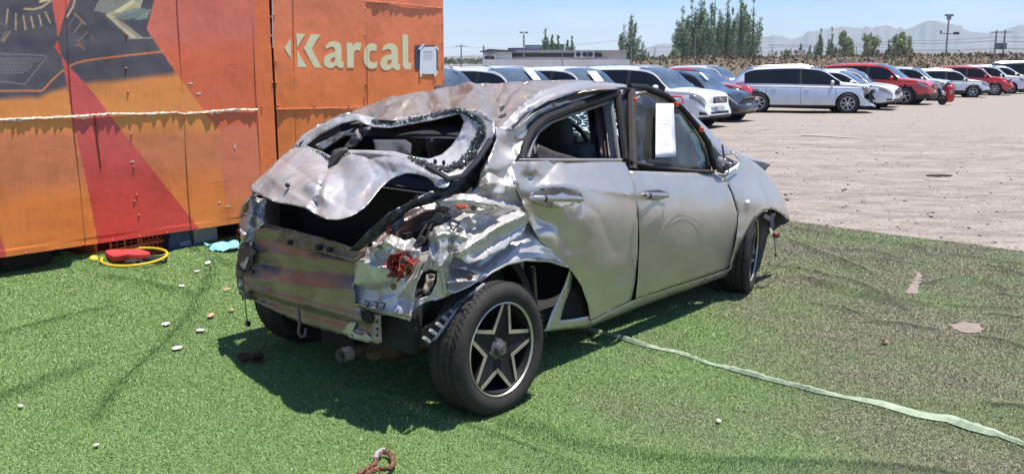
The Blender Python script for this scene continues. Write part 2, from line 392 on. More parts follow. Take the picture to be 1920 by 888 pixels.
def terrain():
    # polar sheet centred on the camera, fine near it
    rr = np.concatenate([[0.], np.geomspace(.6, 60, 120), np.geomspace(66, 9000, 60)]); na = 220
    a = np.linspace(0, 2 * math.pi, na, endpoint=False); Rr, A = np.meshgrid(rr, a, indexing='ij')
    x = Rr * np.cos(A); y = Rr * np.sin(A)
    rough = (vnoise(x, y, 1.1, 3) * .02 + vnoise(x, y, .45, 4) * .008) * np.clip((Rr - 6) / 6, 0, 1) * np.clip((400 - Rr) / 300, 0, 1)
    z = gz(x, y) + rough
    V = np.stack([x, y, z], -1).reshape(-1, 3); F = []
    n = len(rr); i, k = np.meshgrid(np.arange(n - 1), np.arange(na), indexing='ij'); k2 = (k + 1) % na
    F = np.stack([i * na + k, i * na + k2, (i + 1) * na + k2, (i + 1) * na + k], -1).reshape(-1, 4)
    return V, F
M_ground = mat('dusty_gravel', (.52, .44, .375), .95)
def ground_shader(m):
    t = m.node_tree; n = t.nodes; l = t.links; b = n['Principled BSDF']
    c = n.new('ShaderNodeTexCoord')
    def noise(sc, det=8, st=None, ro=.6):
        x = n.new('ShaderNodeTexNoise'); x.inputs['Scale'].default_value = sc; x.inputs['Detail'].default_value = det; x.inputs['Roughness'].default_value = ro
        if st:
            mm = n.new('ShaderNodeMapping'); mm.inputs['Scale'].default_value = st[:3]; mm.inputs['Rotation'].default_value = (0, 0, st[3]); l.new(c.outputs['Object'], mm.inputs[0]); l.new(mm.outputs[0], x.inputs[0])
        else: l.new(c.outputs['Object'], x.inputs[0])
        return x.outputs[0]
    def ramp(src, p0, c0_, p1, c1_):
        r = n.new('ShaderNodeValToRGB'); r.color_ramp.elements[0].position = p0; r.color_ramp.elements[0].color = (*c0_, 1); r.color_ramp.elements[1].position = p1; r.color_ramp.elements[1].color = (*c1_, 1); l.new(src, r.inputs[0]); return r.outputs[0]
    def mixc(kind, f, a, b_):
        x = n.new('ShaderNodeMixRGB'); x.blend_type = kind; x.inputs[0].default_value = f; l.new(a, x.inputs[1]); l.new(b_, x.inputs[2]); return x.outputs[0]
    base = ramp(noise(.35, 8, (1, 2.6, 1, .5)), .3, (.265, .226, .19), .7, (.365, .315, .268))
    mid = ramp(noise(2.2, 8, (1, 2.2, 1, .45)), .38, (.62, .58, .54), .60, (1, 1, 1))
    fine = ramp(noise(26, 5, None, .7), .30, (.42, .40, .38), .50, (1, 1, 1))
    v = n.new('ShaderNodeTexVoronoi'); v.inputs['Scale'].default_value = 17; l.new(c.outputs['Object'], v.inputs[0])
    peb = ramp(v.outputs['Distance'], .10, (.66, .62, .58), .24, (1, 1, 1))
    col = mixc('MULTIPLY', .75, mixc('MULTIPLY', .8, mixc('MULTIPLY', .75, base, mid), fine), peb)
    # greyer gravel where the cars stand, far from the camera
    vl = n.new('ShaderNodeVectorMath'); vl.operation = 'LENGTH'; l.new(c.outputs['Object'], vl.inputs[0])
    mr = n.new('ShaderNodeMapRange'); mr.inputs[1].default_value = 23; mr.inputs[2].default_value = 29; l.new(vl.outputs['Value'], mr.inputs[0])
    g = n.new('ShaderNodeMixRGB'); g.inputs[2].default_value = (.27, .232, .195, 1); l.new(mr.outputs[0], g.inputs[0]); l.new(col, g.inputs[1])
    g2 = mixc('MULTIPLY', .55, g.outputs[0], fine); l.new(g2, b.inputs['Base Color'])
    bp = n.new('ShaderNodeBump'); bp.inputs['Strength'].default_value = .9; bp.inputs['Distance'].default_value = .02; l.new(noise(22, 7, None, .7), bp.inputs['Height']); l.new(bp.outputs[0], b.inputs['Normal'])
ground_shader(M_ground)
V, F = terrain(); g = mesh_fast('ground', V, F, M_ground, smooth=True); tag(g, 'dusty tan gravel yard of packed dirt', None, None, 'structure')
# little stones strewn over the dirt
def stones():
    rg = np.random.RandomState(5); n = 3600; V = []; F = []
    th = rg.uniform(R(38), R(98), n); r = 7.6 + (rg.rand(n) ** 1.5) * 26; x = r * np.cos(th); y = r * np.sin(th)
    k = ~inpoly(np.stack([x, y], -1), RUG); x = x[k]; y = y[k]; n = len(x); s = rg.gamma(1.6, .0042, n) + .003
    base = np.array([(1, 0, 0), (-1, 0, 0), (0, 1, 0), (0, -1, 0), (0, 0, .8), (0, 0, -.6)]); f = np.array([(0, 2, 4), (2, 1, 4), (1, 3, 4), (3, 0, 4), (2, 0, 5), (1, 2, 5), (3, 1, 5), (0, 3, 5)])
    P = base[None] * s[:, None, None] * rg.uniform(.6, 1.5, (n, 6, 1)); P[..., 0] += x[:, None]; P[..., 1] += y[:, None]; P[..., 2] += (gz(x, y) + s * .3)[:, None]
    F = (f[None] + (np.arange(n) * 6)[:, None, None]).reshape(-1, 3)
    o = mesh_fast('loose_stones', P.reshape(-1, 3), F, mat('stone_grey', (.36, .31, .27), .9, 0, .6, 3, ncol=(.18, .155, .14))); tag(o, 'small grey stones scattered over the dusty yard', 'stones', None, 'stuff')
stones()

# ---- turf folds, traced as ridge lines on the ground: (pixels along the fold, height, width)
FOLDS = [
 ([(1490, 430), (1600, 452), (1700, 462), (1745, 480)], .035, .030), ([(1480, 452), (1540, 480), (1600, 502), (1640, 520)], .028, .028),
 ([(1580, 492), (1650, 490), (1725, 500)], .030, .028), ([(1500, 522), (1580, 548), (1660, 572), (1740, 574)], .045, .035),
 ([(1450, 500), (1530, 515), (1610, 535), (1650, 555)], .022, .03), ([(1600, 560), (1660, 568), (1700, 585)], .03, .03),
 ([(1520, 572), (1570, 580), (1612, 592)], .025, .025), ([(1735, 535), (1800, 528), (1850, 535), (1885, 545)], .04, .03),
 ([(1850, 500), (1890, 512), (1925, 522)], .03, .03), ([(1790, 480), (1860, 492), (1925, 500)], .018, .03), ([(1640, 608), (1690, 612), (1750, 620)], .025, .03),
 ([(1830, 635), (1880, 645), (1925, 660)], .026, .03), ([(1860, 592), (1925, 602)], .03, .03), ([(1870, 555), (1925, 562)], .03, .03), ([(1855, 766), (1890, 770), (1930, 772)], .05, .04),
 ([(1780, 575), (1840, 585), (1900, 580)], .03, .03), ([(1560, 470), (1640, 476), (1690, 488)], .018, .03),
 ([(735, 750), (800, 785), (880, 815), (960, 850), (1040, 880), (1100, 900)], .05, .055), ([(640, 735), (735, 750)], .02, .05),
 ([(960, 800), (1100, 850), (1300, 880), (1500, 890)], .018, .09), ([(1300, 900), (1500, 882), (1700, 890), (1850, 910)], .03, .06),
 ([(-20, 632), (60, 620), (130, 600), (200, 580)], .03, .06), ([(395, 470), (395, 520), (360, 590), (310, 650), (240, 710), (180, 790)], .022, .055),
 ([(-20, 760), (80, 720), (160, 690)], .015, .08), ([(90, 497), (150, 503), (220, 515), (280, 520)], .05, .05), ([(200, 520), (300, 540), (370, 560)], .015, .07), ([(360, 470), (430, 500)], .02, .06)]
FL = []
for pts, hh, ww in FOLDS:
    q = chaikin(pts, 2, False); FL.append((ground(np.array([p[0] for p in q]), np.array([p[1] for p in q]))[:, :2], hh, ww))
SEAM_PX = [(1085, 622), (1130, 632), (1200, 652), (1270, 668), (1330, 690), (1400, 708), (1460, 723), (1530, 743), (1600, 755), (1650, 765), (1720, 785), (1780, 796), (1820, 812), (1870, 825), (1935, 850)]
SEAM = ground(np.array([p[0] for p in SEAM_PX]), np.array([p[1] for p in SEAM_PX]))[:, :2]
def rug_z(x, y):
    P = np.stack([x, y], -1); z = vnoise(x, y, 1.7, 8) * .010 + vnoise(x, y, .55, 9) * .005
    for L, hh, ww in FL:
        lo = L.min(0) - .3; hi = L.max(0) + .3; k = ((P > lo) & (P < hi)).all(1)
        if not k.any(): continue
        Q = P[k]; d = polydist(Q, L); e = np.minimum(np.hypot(*(Q - L[0]).T), np.hypot(*(Q - L[-1]).T))
        j = np.abs(Q[:, None, 0] - L[None, :, 0]).argmin(1); front = Q[:, 1] < L[j, 1]; steep = front & (ww < .058) & (np.ptp(L[:, 0]) > .25)
        z[k] += .8 * hh * np.where(steep, np.exp(-(d / (.22 * ww)) ** 2), np.exp(-(d / (1.7 * ww)) ** 1.6)) * np.clip(e / .22 + .15, 0, 1)
    d = polydist(P, SEAM); z += .012 * np.exp(-(d / .05) ** 2)
    # keep it flat under the wheels
    for cx, cy in [tuple((c0 + hd * uu + lf * vv)[:2]) for uu, vv in ((.1, 0), (2.65, .1), (0, 1.5), (2.6, 1.5))]:
        z *= 1 - .9 * np.exp(-((x - cx) ** 2 + (y - cy) ** 2) / .12)
    return z + .006
M_turf = mat('turf_backing', (.07, .13, .035), .9)
def turf_color(m, blade):
    t = m.node_tree; n = t.nodes; l = t.links; b = n['Principled BSDF']
    g = n.new('ShaderNodeNewGeometry')
    def noise(sc, det=6):
        x = n.new('ShaderNodeTexNoise'); x.inputs['Scale'].default_value = sc; x.inputs['Detail'].default_value = det; l.new(g.outputs['Position'], x.inputs[0]); return x.outputs[0]
    sp = n.new('ShaderNodeSeparateXYZ'); l.new(g.outputs['Position'], sp.inputs[0])
    # dust: more of it to the right, in drifts
    a = n.new('ShaderNodeMath'); a.operation = 'MULTIPLY_ADD'; a.inputs[1].default_value = .42; a.inputs[2].default_value = -.10; l.new(sp.outputs[0], a.inputs[0])
    a1 = n.new('ShaderNodeMath'); a1.operation = 'MINIMUM'; a1.inputs[1].default_value = .78; l.new(a.outputs[0], a1.inputs[0])
    a2 = n.new('ShaderNodeMath'); a2.operation = 'MAXIMUM'; a2.inputs[1].default_value = -.4; l.new(a1.outputs[0], a2.inputs[0])
    nn = n.new('ShaderNodeMath'); nn.operation = 'MULTIPLY_ADD'; nn.inputs[1].default_value = 1.9; nn.inputs[2].default_value = -.93; l.new(noise(1.5, 5), nn.inputs[0])
    s = n.new('ShaderNodeMath'); s.operation = 'ADD'; s.use_clamp = True; l.new(a2.outputs[0], s.inputs[0]); l.new(nn.outputs[0], s.inputs[1])
    gr = n.new('ShaderNodeValToRGB'); e = gr.color_ramp
    if blade:
        e.elements[0].position = .0; e.elements[0].color = (.12, .20, .05, 1); e.elements[1].position = 1; e.elements[1].color = (.54, .61, .36, 1)
        q = e.elements.new(.55); q.color = (.235, .335, .10, 1)
        at = n.new('ShaderNodeAttribute'); at.attribute_name = 'rnd'; l.new(at.outputs['Fac'], gr.inputs[0])
    else:
        e.elements[0].position = .35; e.elements[0].color = (.04, .08, .02, 1); e.elements[1].position = .65; e.elements[1].color = (.14, .23, .07, 1); l.new(noise(140, 3), gr.inputs[0])
    du = n.new('ShaderNodeValToRGB'); du.color_ramp.elements[0].position = .25; du.color_ramp.elements[1].position = .75
    du.color_ramp.elements[0].color = (.20, .195, .105, 1) if blade else (.035, .032, .02, 1); du.color_ramp.elements[1].color = (.50, .455, .32, 1) if blade else (.09, .078, .055, 1); l.new(noise(60, 3), du.inputs[0])  # backing dust darkened so bald creases read as shade
    mx = n.new('ShaderNodeMixRGB'); l.new(s.outputs[0], mx.inputs[0]); l.new(gr.outputs[0], mx.inputs[1]); l.new(du.outputs[0], mx.inputs[2]); l.new(mx.outputs[0], b.inputs['Base Color'])
    return s
turf_color(M_turf, False)
M_blade = mat('turf_pile', (.1, .2, .05), .6, spec=.25); turf_color(M_blade, True)
def bare_patches(P):
    k = np.ones(len(P), bool)
    for poly in BARE: k &= ~inpoly(P, poly)
    return k
def gpoly(px): return [tuple(ground(x, y)[:2]) for x, y in px]
BARE = [gpoly([(1722, 513), (1730, 520), (1716, 555), (1697, 553)]), gpoly([(1775, 612), (1800, 608), (1838, 610), (1842, 628), (1800, 626)])]
rgp = [(p[0], p[1]) for p in RUG]
def build_rug():
    # fine grid over the part in view, coarser outside
    ol = densify(rgp, .25); rg = np.random.RandomState(2); st = .022
    xs = np.arange(-7.4, 7.4, .30); ys = np.arange(-1.4, 10.1, .30); A = np.array([(x, y) for x in xs for y in ys])
    xs = np.arange(-4.2, 5.2, st); ys = np.arange(2.9, 9.2, st); X, Y = np.meshgrid(xs, ys); B = np.stack([X.ravel(), Y.ravel()], -1)
    px, py = to_px(np.c_[B, np.zeros(len(B))]); B = B[(px > -60) & (px < 1980) & (py < 950)]; B += rg.uniform(-.003, .003, B.shape)
    px, py = to_px(np.c_[A, np.zeros(len(A))]); A = A[~((px > -30) & (px < 1950) & (py < 930) & (A[:, 1] > 2.9))]
    G = np.concatenate([A, B]); G = G[inpoly(G, ol) & (polydist(G, ol, True) > .02)]
    V = [Vector(p) for p in ol] + [Vector(p) for p in G.tolist()]; E = [(i, (i + 1) % len(ol)) for i in range(len(ol))]
    vo, _, fo, *_r = delaunay_2d_cdt(V, E, [], 0, 1e-6); vo = np.array([tuple(v) for v in vo]); fo = np.array([f for f in fo if len(f) == 3]); fo = fo[inpoly(vo[fo].mean(1), ol)]
    z = rug_z(vo[:, 0], vo[:, 1])
    # curled back edge beside the container
    d = np.exp(-((vo[:, 0] + 3.25) ** 2 / .10 + (vo[:, 1] - 6.78) ** 2 / .012)); z = z + .10 * d
    o = mesh_fast('artificial_turf', np.c_[vo, z], fo, M_turf, smooth=True); tag(o, 'green artificial turf carpet, dusty and wrinkled on the right', None, None, 'structure')
    return o
build_rug()
def build_pile():
    rg = np.random.RandomState(12); pts = []
    # areas by distance: denser close to the camera
    for y0, y1, dens in ((2.9, 4.2, 42000), (4.2, 5.4, 30000), (5.4, 6.8, 20000), (6.8, 9.2, 11000)):
        xw = y1 * .76 + .1; n = int(2 * xw * (y1 - y0) * dens); pts.append(np.stack([rg.uniform(-xw, xw, n), rg.uniform(y0, y1, n)], -1))
    P = np.concatenate(pts); px, py = to_px(np.c_[P, np.zeros(len(P))]); P = P[(px > -260) & (px < 2180) & (py < 960)]
    P = P[inpoly(P, rgp) & bare_patches(P)]
    z = rug_z(P[:, 0], P[:, 1]); d = np.exp(-((P[:, 0] + 3.25) ** 2 / .10 + (P[:, 1] - 6.78) ** 2 / .012)); z = z + .10 * d
    n = len(P); a = rg.rand(n) * 6.283; far = np.clip((P[:, 1] - 3) / 5, 0, 1); wd = .0016 + .0022 * far; h = rg.uniform(.006, .013, n); lean = rg.uniform(.004, .020, n)
    la = a + rg.uniform(-1.2, 1.2, n) + 1.57; fd_ = np.zeros(n)
    for L_, hh, ww in FL:
        lo = L_.min(0) - .3; hi = L_.max(0) + .3; kk = ((P > lo) & (P < hi)).all(1)
        if kk.any(): fd_[kk] = np.maximum(fd_[kk], np.exp(-(polydist(P[kk], L_) / (ww * .9)) ** 2))
    keep = np.ones(n, bool)
    for L_, hh, ww in FL:
        if ww >= .058 or np.ptp(L_[:, 0]) < .25: continue
        lo = L_.min(0) - .1; hi = L_.max(0) + .1; kk = np.where(((P > lo) & (P < hi)).all(1))[0]
        if not len(kk): continue
        Q = P[kk]; j = np.abs(Q[:, None, 0] - L_[None, :, 0]).argmin(1); dd = L_[j, 1] - Q[:, 1]; e_ = np.minimum(np.hypot(*(Q - L_[0]).T), np.hypot(*(Q - L_[-1]).T))
        wv = (.30 + .9 * hh / .05) * .030 * np.clip(e_ / .3, .1, 1) * (.6 + .4 * np.sin(Q[:, 0] * 23)); keep[kk[(dd > -.004) & (dd < wv)]] = rg.rand(((dd > -.004) & (dd < wv)).sum()) < .12  # blades thinned before each fold, dark backing stands in for its shade
    P = P[keep]; z = z[keep]; a = a[keep]; far = far[keep]; wd = wd[keep]; h = h[keep]; lean = lean[keep]; la = la[keep]; fd_ = fd_[keep]; n = len(P)
    lean = lean * (1 - .85 * fd_); h = h * (1 + .25 * fd_); sway = .5 * vnoise(P[:, 0], P[:, 1], .30, 21)
    dx = np.cos(a) * wd / 1; dy = np.sin(a) * wd / 1; b = np.c_[P, z - .002]
    V = np.empty((n, 3, 3)); V[:, 0] = b + np.c_[-dx, -dy, np.zeros(n)]; V[:, 1] = b + np.c_[dx, dy, np.zeros(n)]
    V[:, 2] = b + np.c_[np.cos(la) * lean + sway * .006, np.sin(la) * lean - .004 * (1 - fd_), h]
    me_ = mesh_fast('turf_pile', V.reshape(-1, 3), np.arange(n * 3).reshape(-1, 3), M_blade)
    at = me_.data.attributes.new('rnd', 'FLOAT', 'POINT'); at.data.foreach_set('value', np.repeat(np.clip(rg.beta(1.6, 2.2, n), 0, 1), 3).astype(np.float32))
    tag(me_, 'short plastic grass blades of the artificial turf', 'turf', None, 'stuff')
    print('blades', n)
build_pile()
for i_, poly_ in enumerate(BARE):
    q_ = [(p[0] + .012 * math.sin(k * 2.3), p[1] + .012 * math.cos(k * 1.7)) for k, p in enumerate(densify(poly_, .04))]; cxy = np.mean(q_, 0); vv = [(x, y, float(rug_z(np.array([x]), np.array([y]))[0]) + .006) for x, y in q_] + [(cxy[0], cxy[1], float(rug_z(cxy[:1], cxy[1:])[0]) + .014)]; m_ = len(q_)
    tag(mesh_np('dirt_patch', vv, [(k, (k + 1) % m_, m_) for k in range(m_)], mat('tan_dirt', (.27, .22, .175), .95, 0, .35, 20, .4, 60), None, False), 'tan dirt lying over the turf', None, None, 'structure')
# the loose selvedge strip where two widths of turf meet
def seam():
    rg = np.random.RandomState(4); L = np.array(densify([tuple(p) for p in SEAM], .02, False)); n = len(L); V = []; F = []
    for i in range(n):
        t = L[min(i + 1, n - 1)] - L[max(i - 1, 0)]; t = t / np.hypot(*t); q = np.array([-t[1], t[0]]); f = i / n
        wd = .003 + .023 * f ** .7 * (.40 + .75 * abs(math.sin(i * .041 + .6) + .35 * math.sin(i * .12))) * (1 if f < .93 else .5)
        lift = .012 + .005 * math.sin(i * .13) + .004 * math.sin(i * .37 + 1)
        for k, s in enumerate((-1, -.3, .35, 1)):
            p = L[i] + q * s * wd; V.append((p[0], p[1], float(rug_z(np.array([p[0]]), np.array([p[1]]))[0]) + (lift + rg.uniform(-.003, .004)) * (.15, 1.0, 1.1, .8)[k] + .004))
        if i: F += [((i - 1) * 4 + k, (i - 1) * 4 + k + 1, i * 4 + k + 1, i * 4 + k) for k in range(3)]
    o = mesh_np('turf_seam_strip', V, F, mat('turf_backing_tape', (.36, .42, .29), .75, 0, .5, 7, .3, 90, ncol=(.20, .26, .16)), None, False); solid(o, .0015)
    tag(o, 'pale green strip of turf edge curling up along the seam right of the wreck', 'strip')
seam()

# ================================================================== CONTAINERS
WA = ground(0, 483, .16); WB = ground(400, 425, .16); wd_ = WB - WA; wd_ = wd_ / np.hypot(*wd_[:2]); wn = np.array([wd_[1], -wd_[0], 0.])   # towards the camera
WANG = math.atan2(wd_[1], wd_[0])
def wall_sz(x, y):
    d = rays(x, y); t = ((WA - CAM) @ wn) / (d @ wn); P = CAM + t[..., None] * d; return (P - WA) @ wd_, P[..., 2]
def wloc(x, y, off=0.0):
    s, z = wall_sz(np.array(x, float), np.array(y, float)); return (float(s), -off, float(z))     # container frame: x along, y inwards
def S(*c): return tuple(((v / 255) / 12.92 if v / 255 <= .04045 else ((v / 255 + .055) / 1.055) ** 2.4) for v in c)
def mixv(a, b, f): return a + (b - a) * f[:, None]
def fade(C): return np.clip(C * np.array([1.34, 1.16, 1.0]) + np.array([.01, .01, .01]), 0, .9)
def paint_left(P):
    X, Y = P[:, 0], P[:, 1]; n = len(P)
    def band(v, a, b): f = np.clip((v - a) / (b - a), 0, 1); return f * f * (3 - 2 * f)
    nz_ = vnoise(X, Y, 90, 31) * 14
    C = np.tile(S(212, 140, 78), (n, 1))
    C = mixv(C, np.tile(S(196, 118, 88), (n, 1)), band(Y, 235, 262) * .8)
    C = mixv(C, np.tile(S(214, 126, 62), (n, 1)), band(Y + nz_ + .1 * X, 330, 400))
    # pinkish red field right of the dark mural, its pinker top painted-in glare
    r = inpoly(P, [(290, -40), (290, 0), (275, 55), (325, 130), (412, 248), (440, 700), (700, 700), (700, -40)])
    C[r] = mixv(np.tile(S(200, 112, 96), (n, 1)), np.tile(S(204, 104, 72), (n, 1)), band(Y + nz_, 60, 110))[r]
    lowr = r & (Y > 236); C[lowr] = mixv(np.tile(S(198, 116, 90), (n, 1)), np.tile(S(206, 120, 68), (n, 1)), band(Y + nz_, 330, 400))[lowr]
    st = (X > 478 + .03 * Y); C[st] = np.array(S(208, 112, 66))
    # dark painted part, soft lower border
    edge = np.interp(X, [-400, 0, 70, 100, 150, 230, 330], [186, 186, 186, 172, 160, 152, 138]) + nz_ * .3
    k = band(edge - Y, -7, 9); k[r] = 0; C = mixv(C, mixv(np.tile(S(70, 72, 86), (n, 1)), np.tile(S(92, 90, 100), (n, 1)), np.clip(.5 + vnoise(X, Y, 60, 5) * .8, 0, 1)), k)
    def poly(pts, col, a=1.0):
        q = inpoly(P, pts); C[q] = C[q] * (1 - a) + np.array(S(*col)) * a
    def line(pts, wdt, col, a=1.0):
        d = polydist(P, pts); q = np.clip((wdt + .8 - d) / 1.2, 0, 1)[:, None] * a; C[:] = C * (1 - q) + np.array(S(*col)) * q
    # brush of pale strokes, top centre
    for pts, col, a in [([(196, 28), (270, -5), (262, 20), (215, 33)], (188, 186, 152), .8), ([(175, 20), (190, -8), (290, -8), (250, 8), (200, 26)], (150, 158, 150), .7), ([(205, 30), (255, 15), (280, 18), (268, 30), (235, 38)], (120, 138, 140), .8), ([(250, 38), (285, 15), (275, 36)], (130, 148, 140), .9), ([(197, 28), (214, 30), (270, 72), (245, 72)], (196, 190, 168), .8), ([(212, 22), (248, 0), (256, 3), (226, 24)], (210, 204, 170), .9)]: poly(pts, col, a)
    for p in [[(215, 34), (262, 72)], [(224, 36), (268, 71)], [(190, 28), (240, 70)]]: line(p, 1.0, (90, 90, 92), .8)
    line([(240, 73), (284, 71)], .7, (190, 180, 165), .7)
    for a, b in [((30, 26), (30, 55)), ((44, 30), (48, 56)), ((58, 31), (63, 52)), ((73, 29), (78, 48)), ((85, 23), (94, 43)), ((15, 17), (12, 45))]: line([a, b], 1.1, (196, 176, 140), .9)
    line([(-5, 36), (14, 52)], 1.0, (110, 112, 122)); line([(18, 60), (6, 78)], 1.2, (150, 140, 120)); line([(12, 59), (2, 76)], 1.2, (150, 140, 120), .7)
    line([(46, 17), (62, 18), (78, 14), (95, 2)], 1.4, (205, 185, 150), .95); line([(76, 3), (94, -2)], 2.4, (215, 200, 165), .9); line([(141, -4), (136, 14), (125, 32)], 1.3, (215, 190, 150), .9)
    line([(140, 26), (160, 46)], 1.3, (168, 140, 120), .8); line([(128, 50), (140, 30)], .9, (120, 110, 110)); line([(138, 62), (153, 42)], .9, (150, 130, 115)); line([(146, 78), (164, 60)], .8, (140, 128, 118)); line([(172, 66), (175, 78)], .8, (135, 120, 112)); line([(142, 86), (150, 83), (158, 92)], 1.6, (150, 115, 95), .8)
    # keypad like panel
    line([(-5, 101), (82, 104), (87, 108), (46, 158), (-5, 152)], .8, (134, 136, 146), .8)
    for j in range(7):
        for i in range(14):
            xx = 2 + i * 5.6 + (j % 2) * 2.5 - j * 1.0; yy = 110 + j * 4.4
            if xx < 78 - j * 5.5: line([(xx, yy), (xx + 1.6, yy + .3)], .8, (146, 148, 158), .85)
    # orange contour line
    line(chaikin([(306, 97), (230, 105), (165, 113), (140, 119), (118, 132), (98, 150), (78, 172), (66, 170), (-5, 171)], 1, False), 1.5, (205, 128, 84), .95)
    # red wedges
    poly([(95, -10), (137, -10), (123, 20), (109, 71)], (204, 100, 88)); poly([(108, 75), (102, 88), (115, 106)], (206, 78, 60))
    low = [(115, 105), (130, 125), (168, 165), (235, 253), (300, 335), (378, 434), (186, 470), (160, 330), (142, 250), (126, 160)]
    q = inpoly(P, low); C[q] = mixv(np.tile(S(196, 88, 88), (n, 1)), np.tile(S(192, 70, 62), (n, 1)), band(Y + nz_, 250, 380))[q]
    poly([(-300, 300), (-20, 380), (10, 470), (14, 520), (-300, 560)], (186, 76, 74))
    return C
def paint_right(P):
    X, Y = P[:, 0], P[:, 1]; n = len(P); f = np.clip((Y + vnoise(X, Y, 110, 6) * 25) / 190, 0, 1)
    return mixv(np.tile(S(208, 124, 92), (n, 1)), np.tile(S(207, 118, 62), (n, 1)), f)
def wall_mat(name):
    m = mat(name, (.6, .3, .1), .5, 0, 0, spec=.35); t = m.node_tree; n = t.nodes; l = t.links; b = n['Principled BSDF']
    a = n.new('ShaderNodeVertexColor'); a.layer_name = 'Col'; c = n.new('ShaderNodeTexCoord')
    mp = n.new('ShaderNodeMapping'); mp.inputs['Scale'].default_value = (9, 9, .7); l.new(c.outputs['Object'], mp.inputs[0])
    x = n.new('ShaderNodeTexNoise'); x.inputs['Scale'].default_value = 4; x.inputs['Detail'].default_value = 9; x.inputs['Roughness'].default_value = .7; l.new(mp.outputs[0], x.inputs[0])
    r = n.new('ShaderNodeValToRGB'); r.color_ramp.elements[0].position = .28; r.color_ramp.elements[0].color = (.85, .83, .83, 1); r.color_ramp.elements[1].position = .70; r.color_ramp.elements[1].color = (1, 1, 1, 1); l.new(x.outputs[0], r.inputs[0])
    y = n.new('ShaderNodeTexNoise'); y.inputs['Scale'].default_value = 2.2; y.inputs['Detail'].default_value = 9; y.inputs['Roughness'].default_value = .75; l.new(c.outputs['Object'], y.inputs[0])
    r2 = n.new('ShaderNodeValToRGB'); r2.color_ramp.elements[0].position = .36; r2.color_ramp.elements[0].color = (.72, .68, .66, 1); r2.color_ramp.elements[1].position = .52; r2.color_ramp.elements[1].color = (1, 1, 1, 1); l.new(y.outputs[0], r2.inputs[0])
    m1 = n.new('ShaderNodeMixRGB'); m1.blend_type = 'MULTIPLY'; m1.inputs[0].default_value = .8; l.new(a.outputs[0], m1.inputs[1]); l.new(r.outputs[0], m1.inputs[2])
    m2 = n.new('ShaderNodeMixRGB'); m2.blend_type = 'MULTIPLY'; m2.inputs[0].default_value = .7; l.new(m1.outputs[0], m2.inputs[1]); l.new(r2.outputs[0], m2.inputs[2])
    # thin horizontal scratches
    mp2 = n.new('ShaderNodeMapping'); mp2.inputs['Scale'].default_value = (1.2, 1, 34); mp2.inputs['Rotation'].default_value = (0, .06, 0); l.new(c.outputs['Object'], mp2.inputs[0])
    s = n.new('ShaderNodeTexNoise'); s.inputs['Scale'].default_value = 2.0; s.inputs['Detail'].default_value = 4; s.inputs['Distortion'].default_value = .6; l.new(mp2.outputs[0], s.inputs[0])
    r3 = n.new('ShaderNodeValToRGB'); r3.color_ramp.elements[0].position = .27; r3.color_ramp.elements[0].color = (.45, .36, .34, 1); r3.color_ramp.elements[1].position = .31; r3.color_ramp.elements[1].color = (1, 1, 1, 1); l.new(s.outputs[0], r3.inputs[0])
    m3 = n.new('ShaderNodeMixRGB'); m3.blend_type = 'MULTIPLY'; m3.inputs[0].default_value = .7; l.new(m2.outputs[0], m3.inputs[1]); l.new(r3.outputs[0], m3.inputs[2]); l.new(m3.outputs[0], b.inputs['Base Color'])
    mr = n.new('ShaderNodeMapRange'); mr.inputs[3].default_value = .62; mr.inputs[4].default_value = .40; l.new(y.outputs[0], mr.inputs[0]); l.new(mr.outputs[0], b.inputs['Roughness'])
    z = n.new('ShaderNodeTexNoise'); z.inputs['Scale'].default_value = 2.6; z.inputs['Detail'].default_value = 3; l.new(c.outputs['Object'], z.inputs[0]); bp = n.new('ShaderNodeBump'); bp.inputs['Strength'].default_value = .35; bp.inputs['Distance'].default_value = .03; l.new(z.outputs[0], bp.inputs['Height']); l.new(bp.outputs[0], b.inputs['Normal'])
    return m
M_wall = wall_mat('painted_steel_sheet')
M_wallside = mat('orange_steel', S(205, 112, 62), .6, 0, .3, 4)
def container(name, label, s0, s1, z0, z1, paint, step):
    e = empty(name, WA - np.array([0, 0, WA[2]]), WANG, label, 'container')
    xs = np.linspace(s0, s1, int((s1 - s0) / step)); zs = np.linspace(z0, z1, int((z1 - z0) / step)); X, Z = np.meshgrid(xs, zs); X = X.ravel(); Z = Z.ravel(); nx, nz2 = len(xs), len(zs)
    W3 = WA[None] * np.array([1, 1, 0]) + X[:, None] * wd_ + Z[:, None] * up; px, py = to_px(W3); C = fade(paint(np.stack([px, py], -1)))
    i, j = np.meshgrid(np.arange(nx - 1), np.arange(nz2 - 1)); a = (j * nx + i).ravel(); F = np.stack([a, a + 1, a + nx + 1, a + nx], -1)
    yy = .004 * np.sin(X * 5 + 1) * np.sin(Z * 4.0) * ((Z > z0 + .05) & (Z < z1 - .05))
    o = mesh_fast('front_wall', np.stack([X, yy, Z], -1), F, M_wall, e, True)
    at = o.data.color_attributes.new('Col', 'FLOAT_COLOR', 'POINT'); at.data.foreach_set('color', np.c_[C, np.ones(len(C))].astype(np.float32).ravel())
    b = MB(); D = 2.4; t = .01
    b.add([(s0, t, z0), (s1, t, z0), (s1, D, z0), (s0, D, z0), (s0, t, z1), (s1, t, z1), (s1, D, z1), (s0, D, z1)], [(0, 1, 2, 3), (4, 7, 6, 5), (1, 5, 6, 2), (2, 6, 7, 3), (3, 7, 4, 0)]).build('steel_box', M_wallside, e)
    return e
S514 = wall_sz(np.array(513.), np.array(150.))[0]; S832 = wall_sz(np.array(832.), np.array(100.))[0]
CL = container('painted_container', 'orange and red site container with a dark painted mural and a ripped seam', -3.2, float(S514) - .008, .16, 2.75, paint_left, .0065)
CR = container('painted_container', 'orange site container lettered Karcal in cream', float(S514) + .014, float(S832), .155, 2.70, paint_right, .02)
M_cream = mat('cream_lettering', S(226, 214, 172), .55, 0, .12, 14)
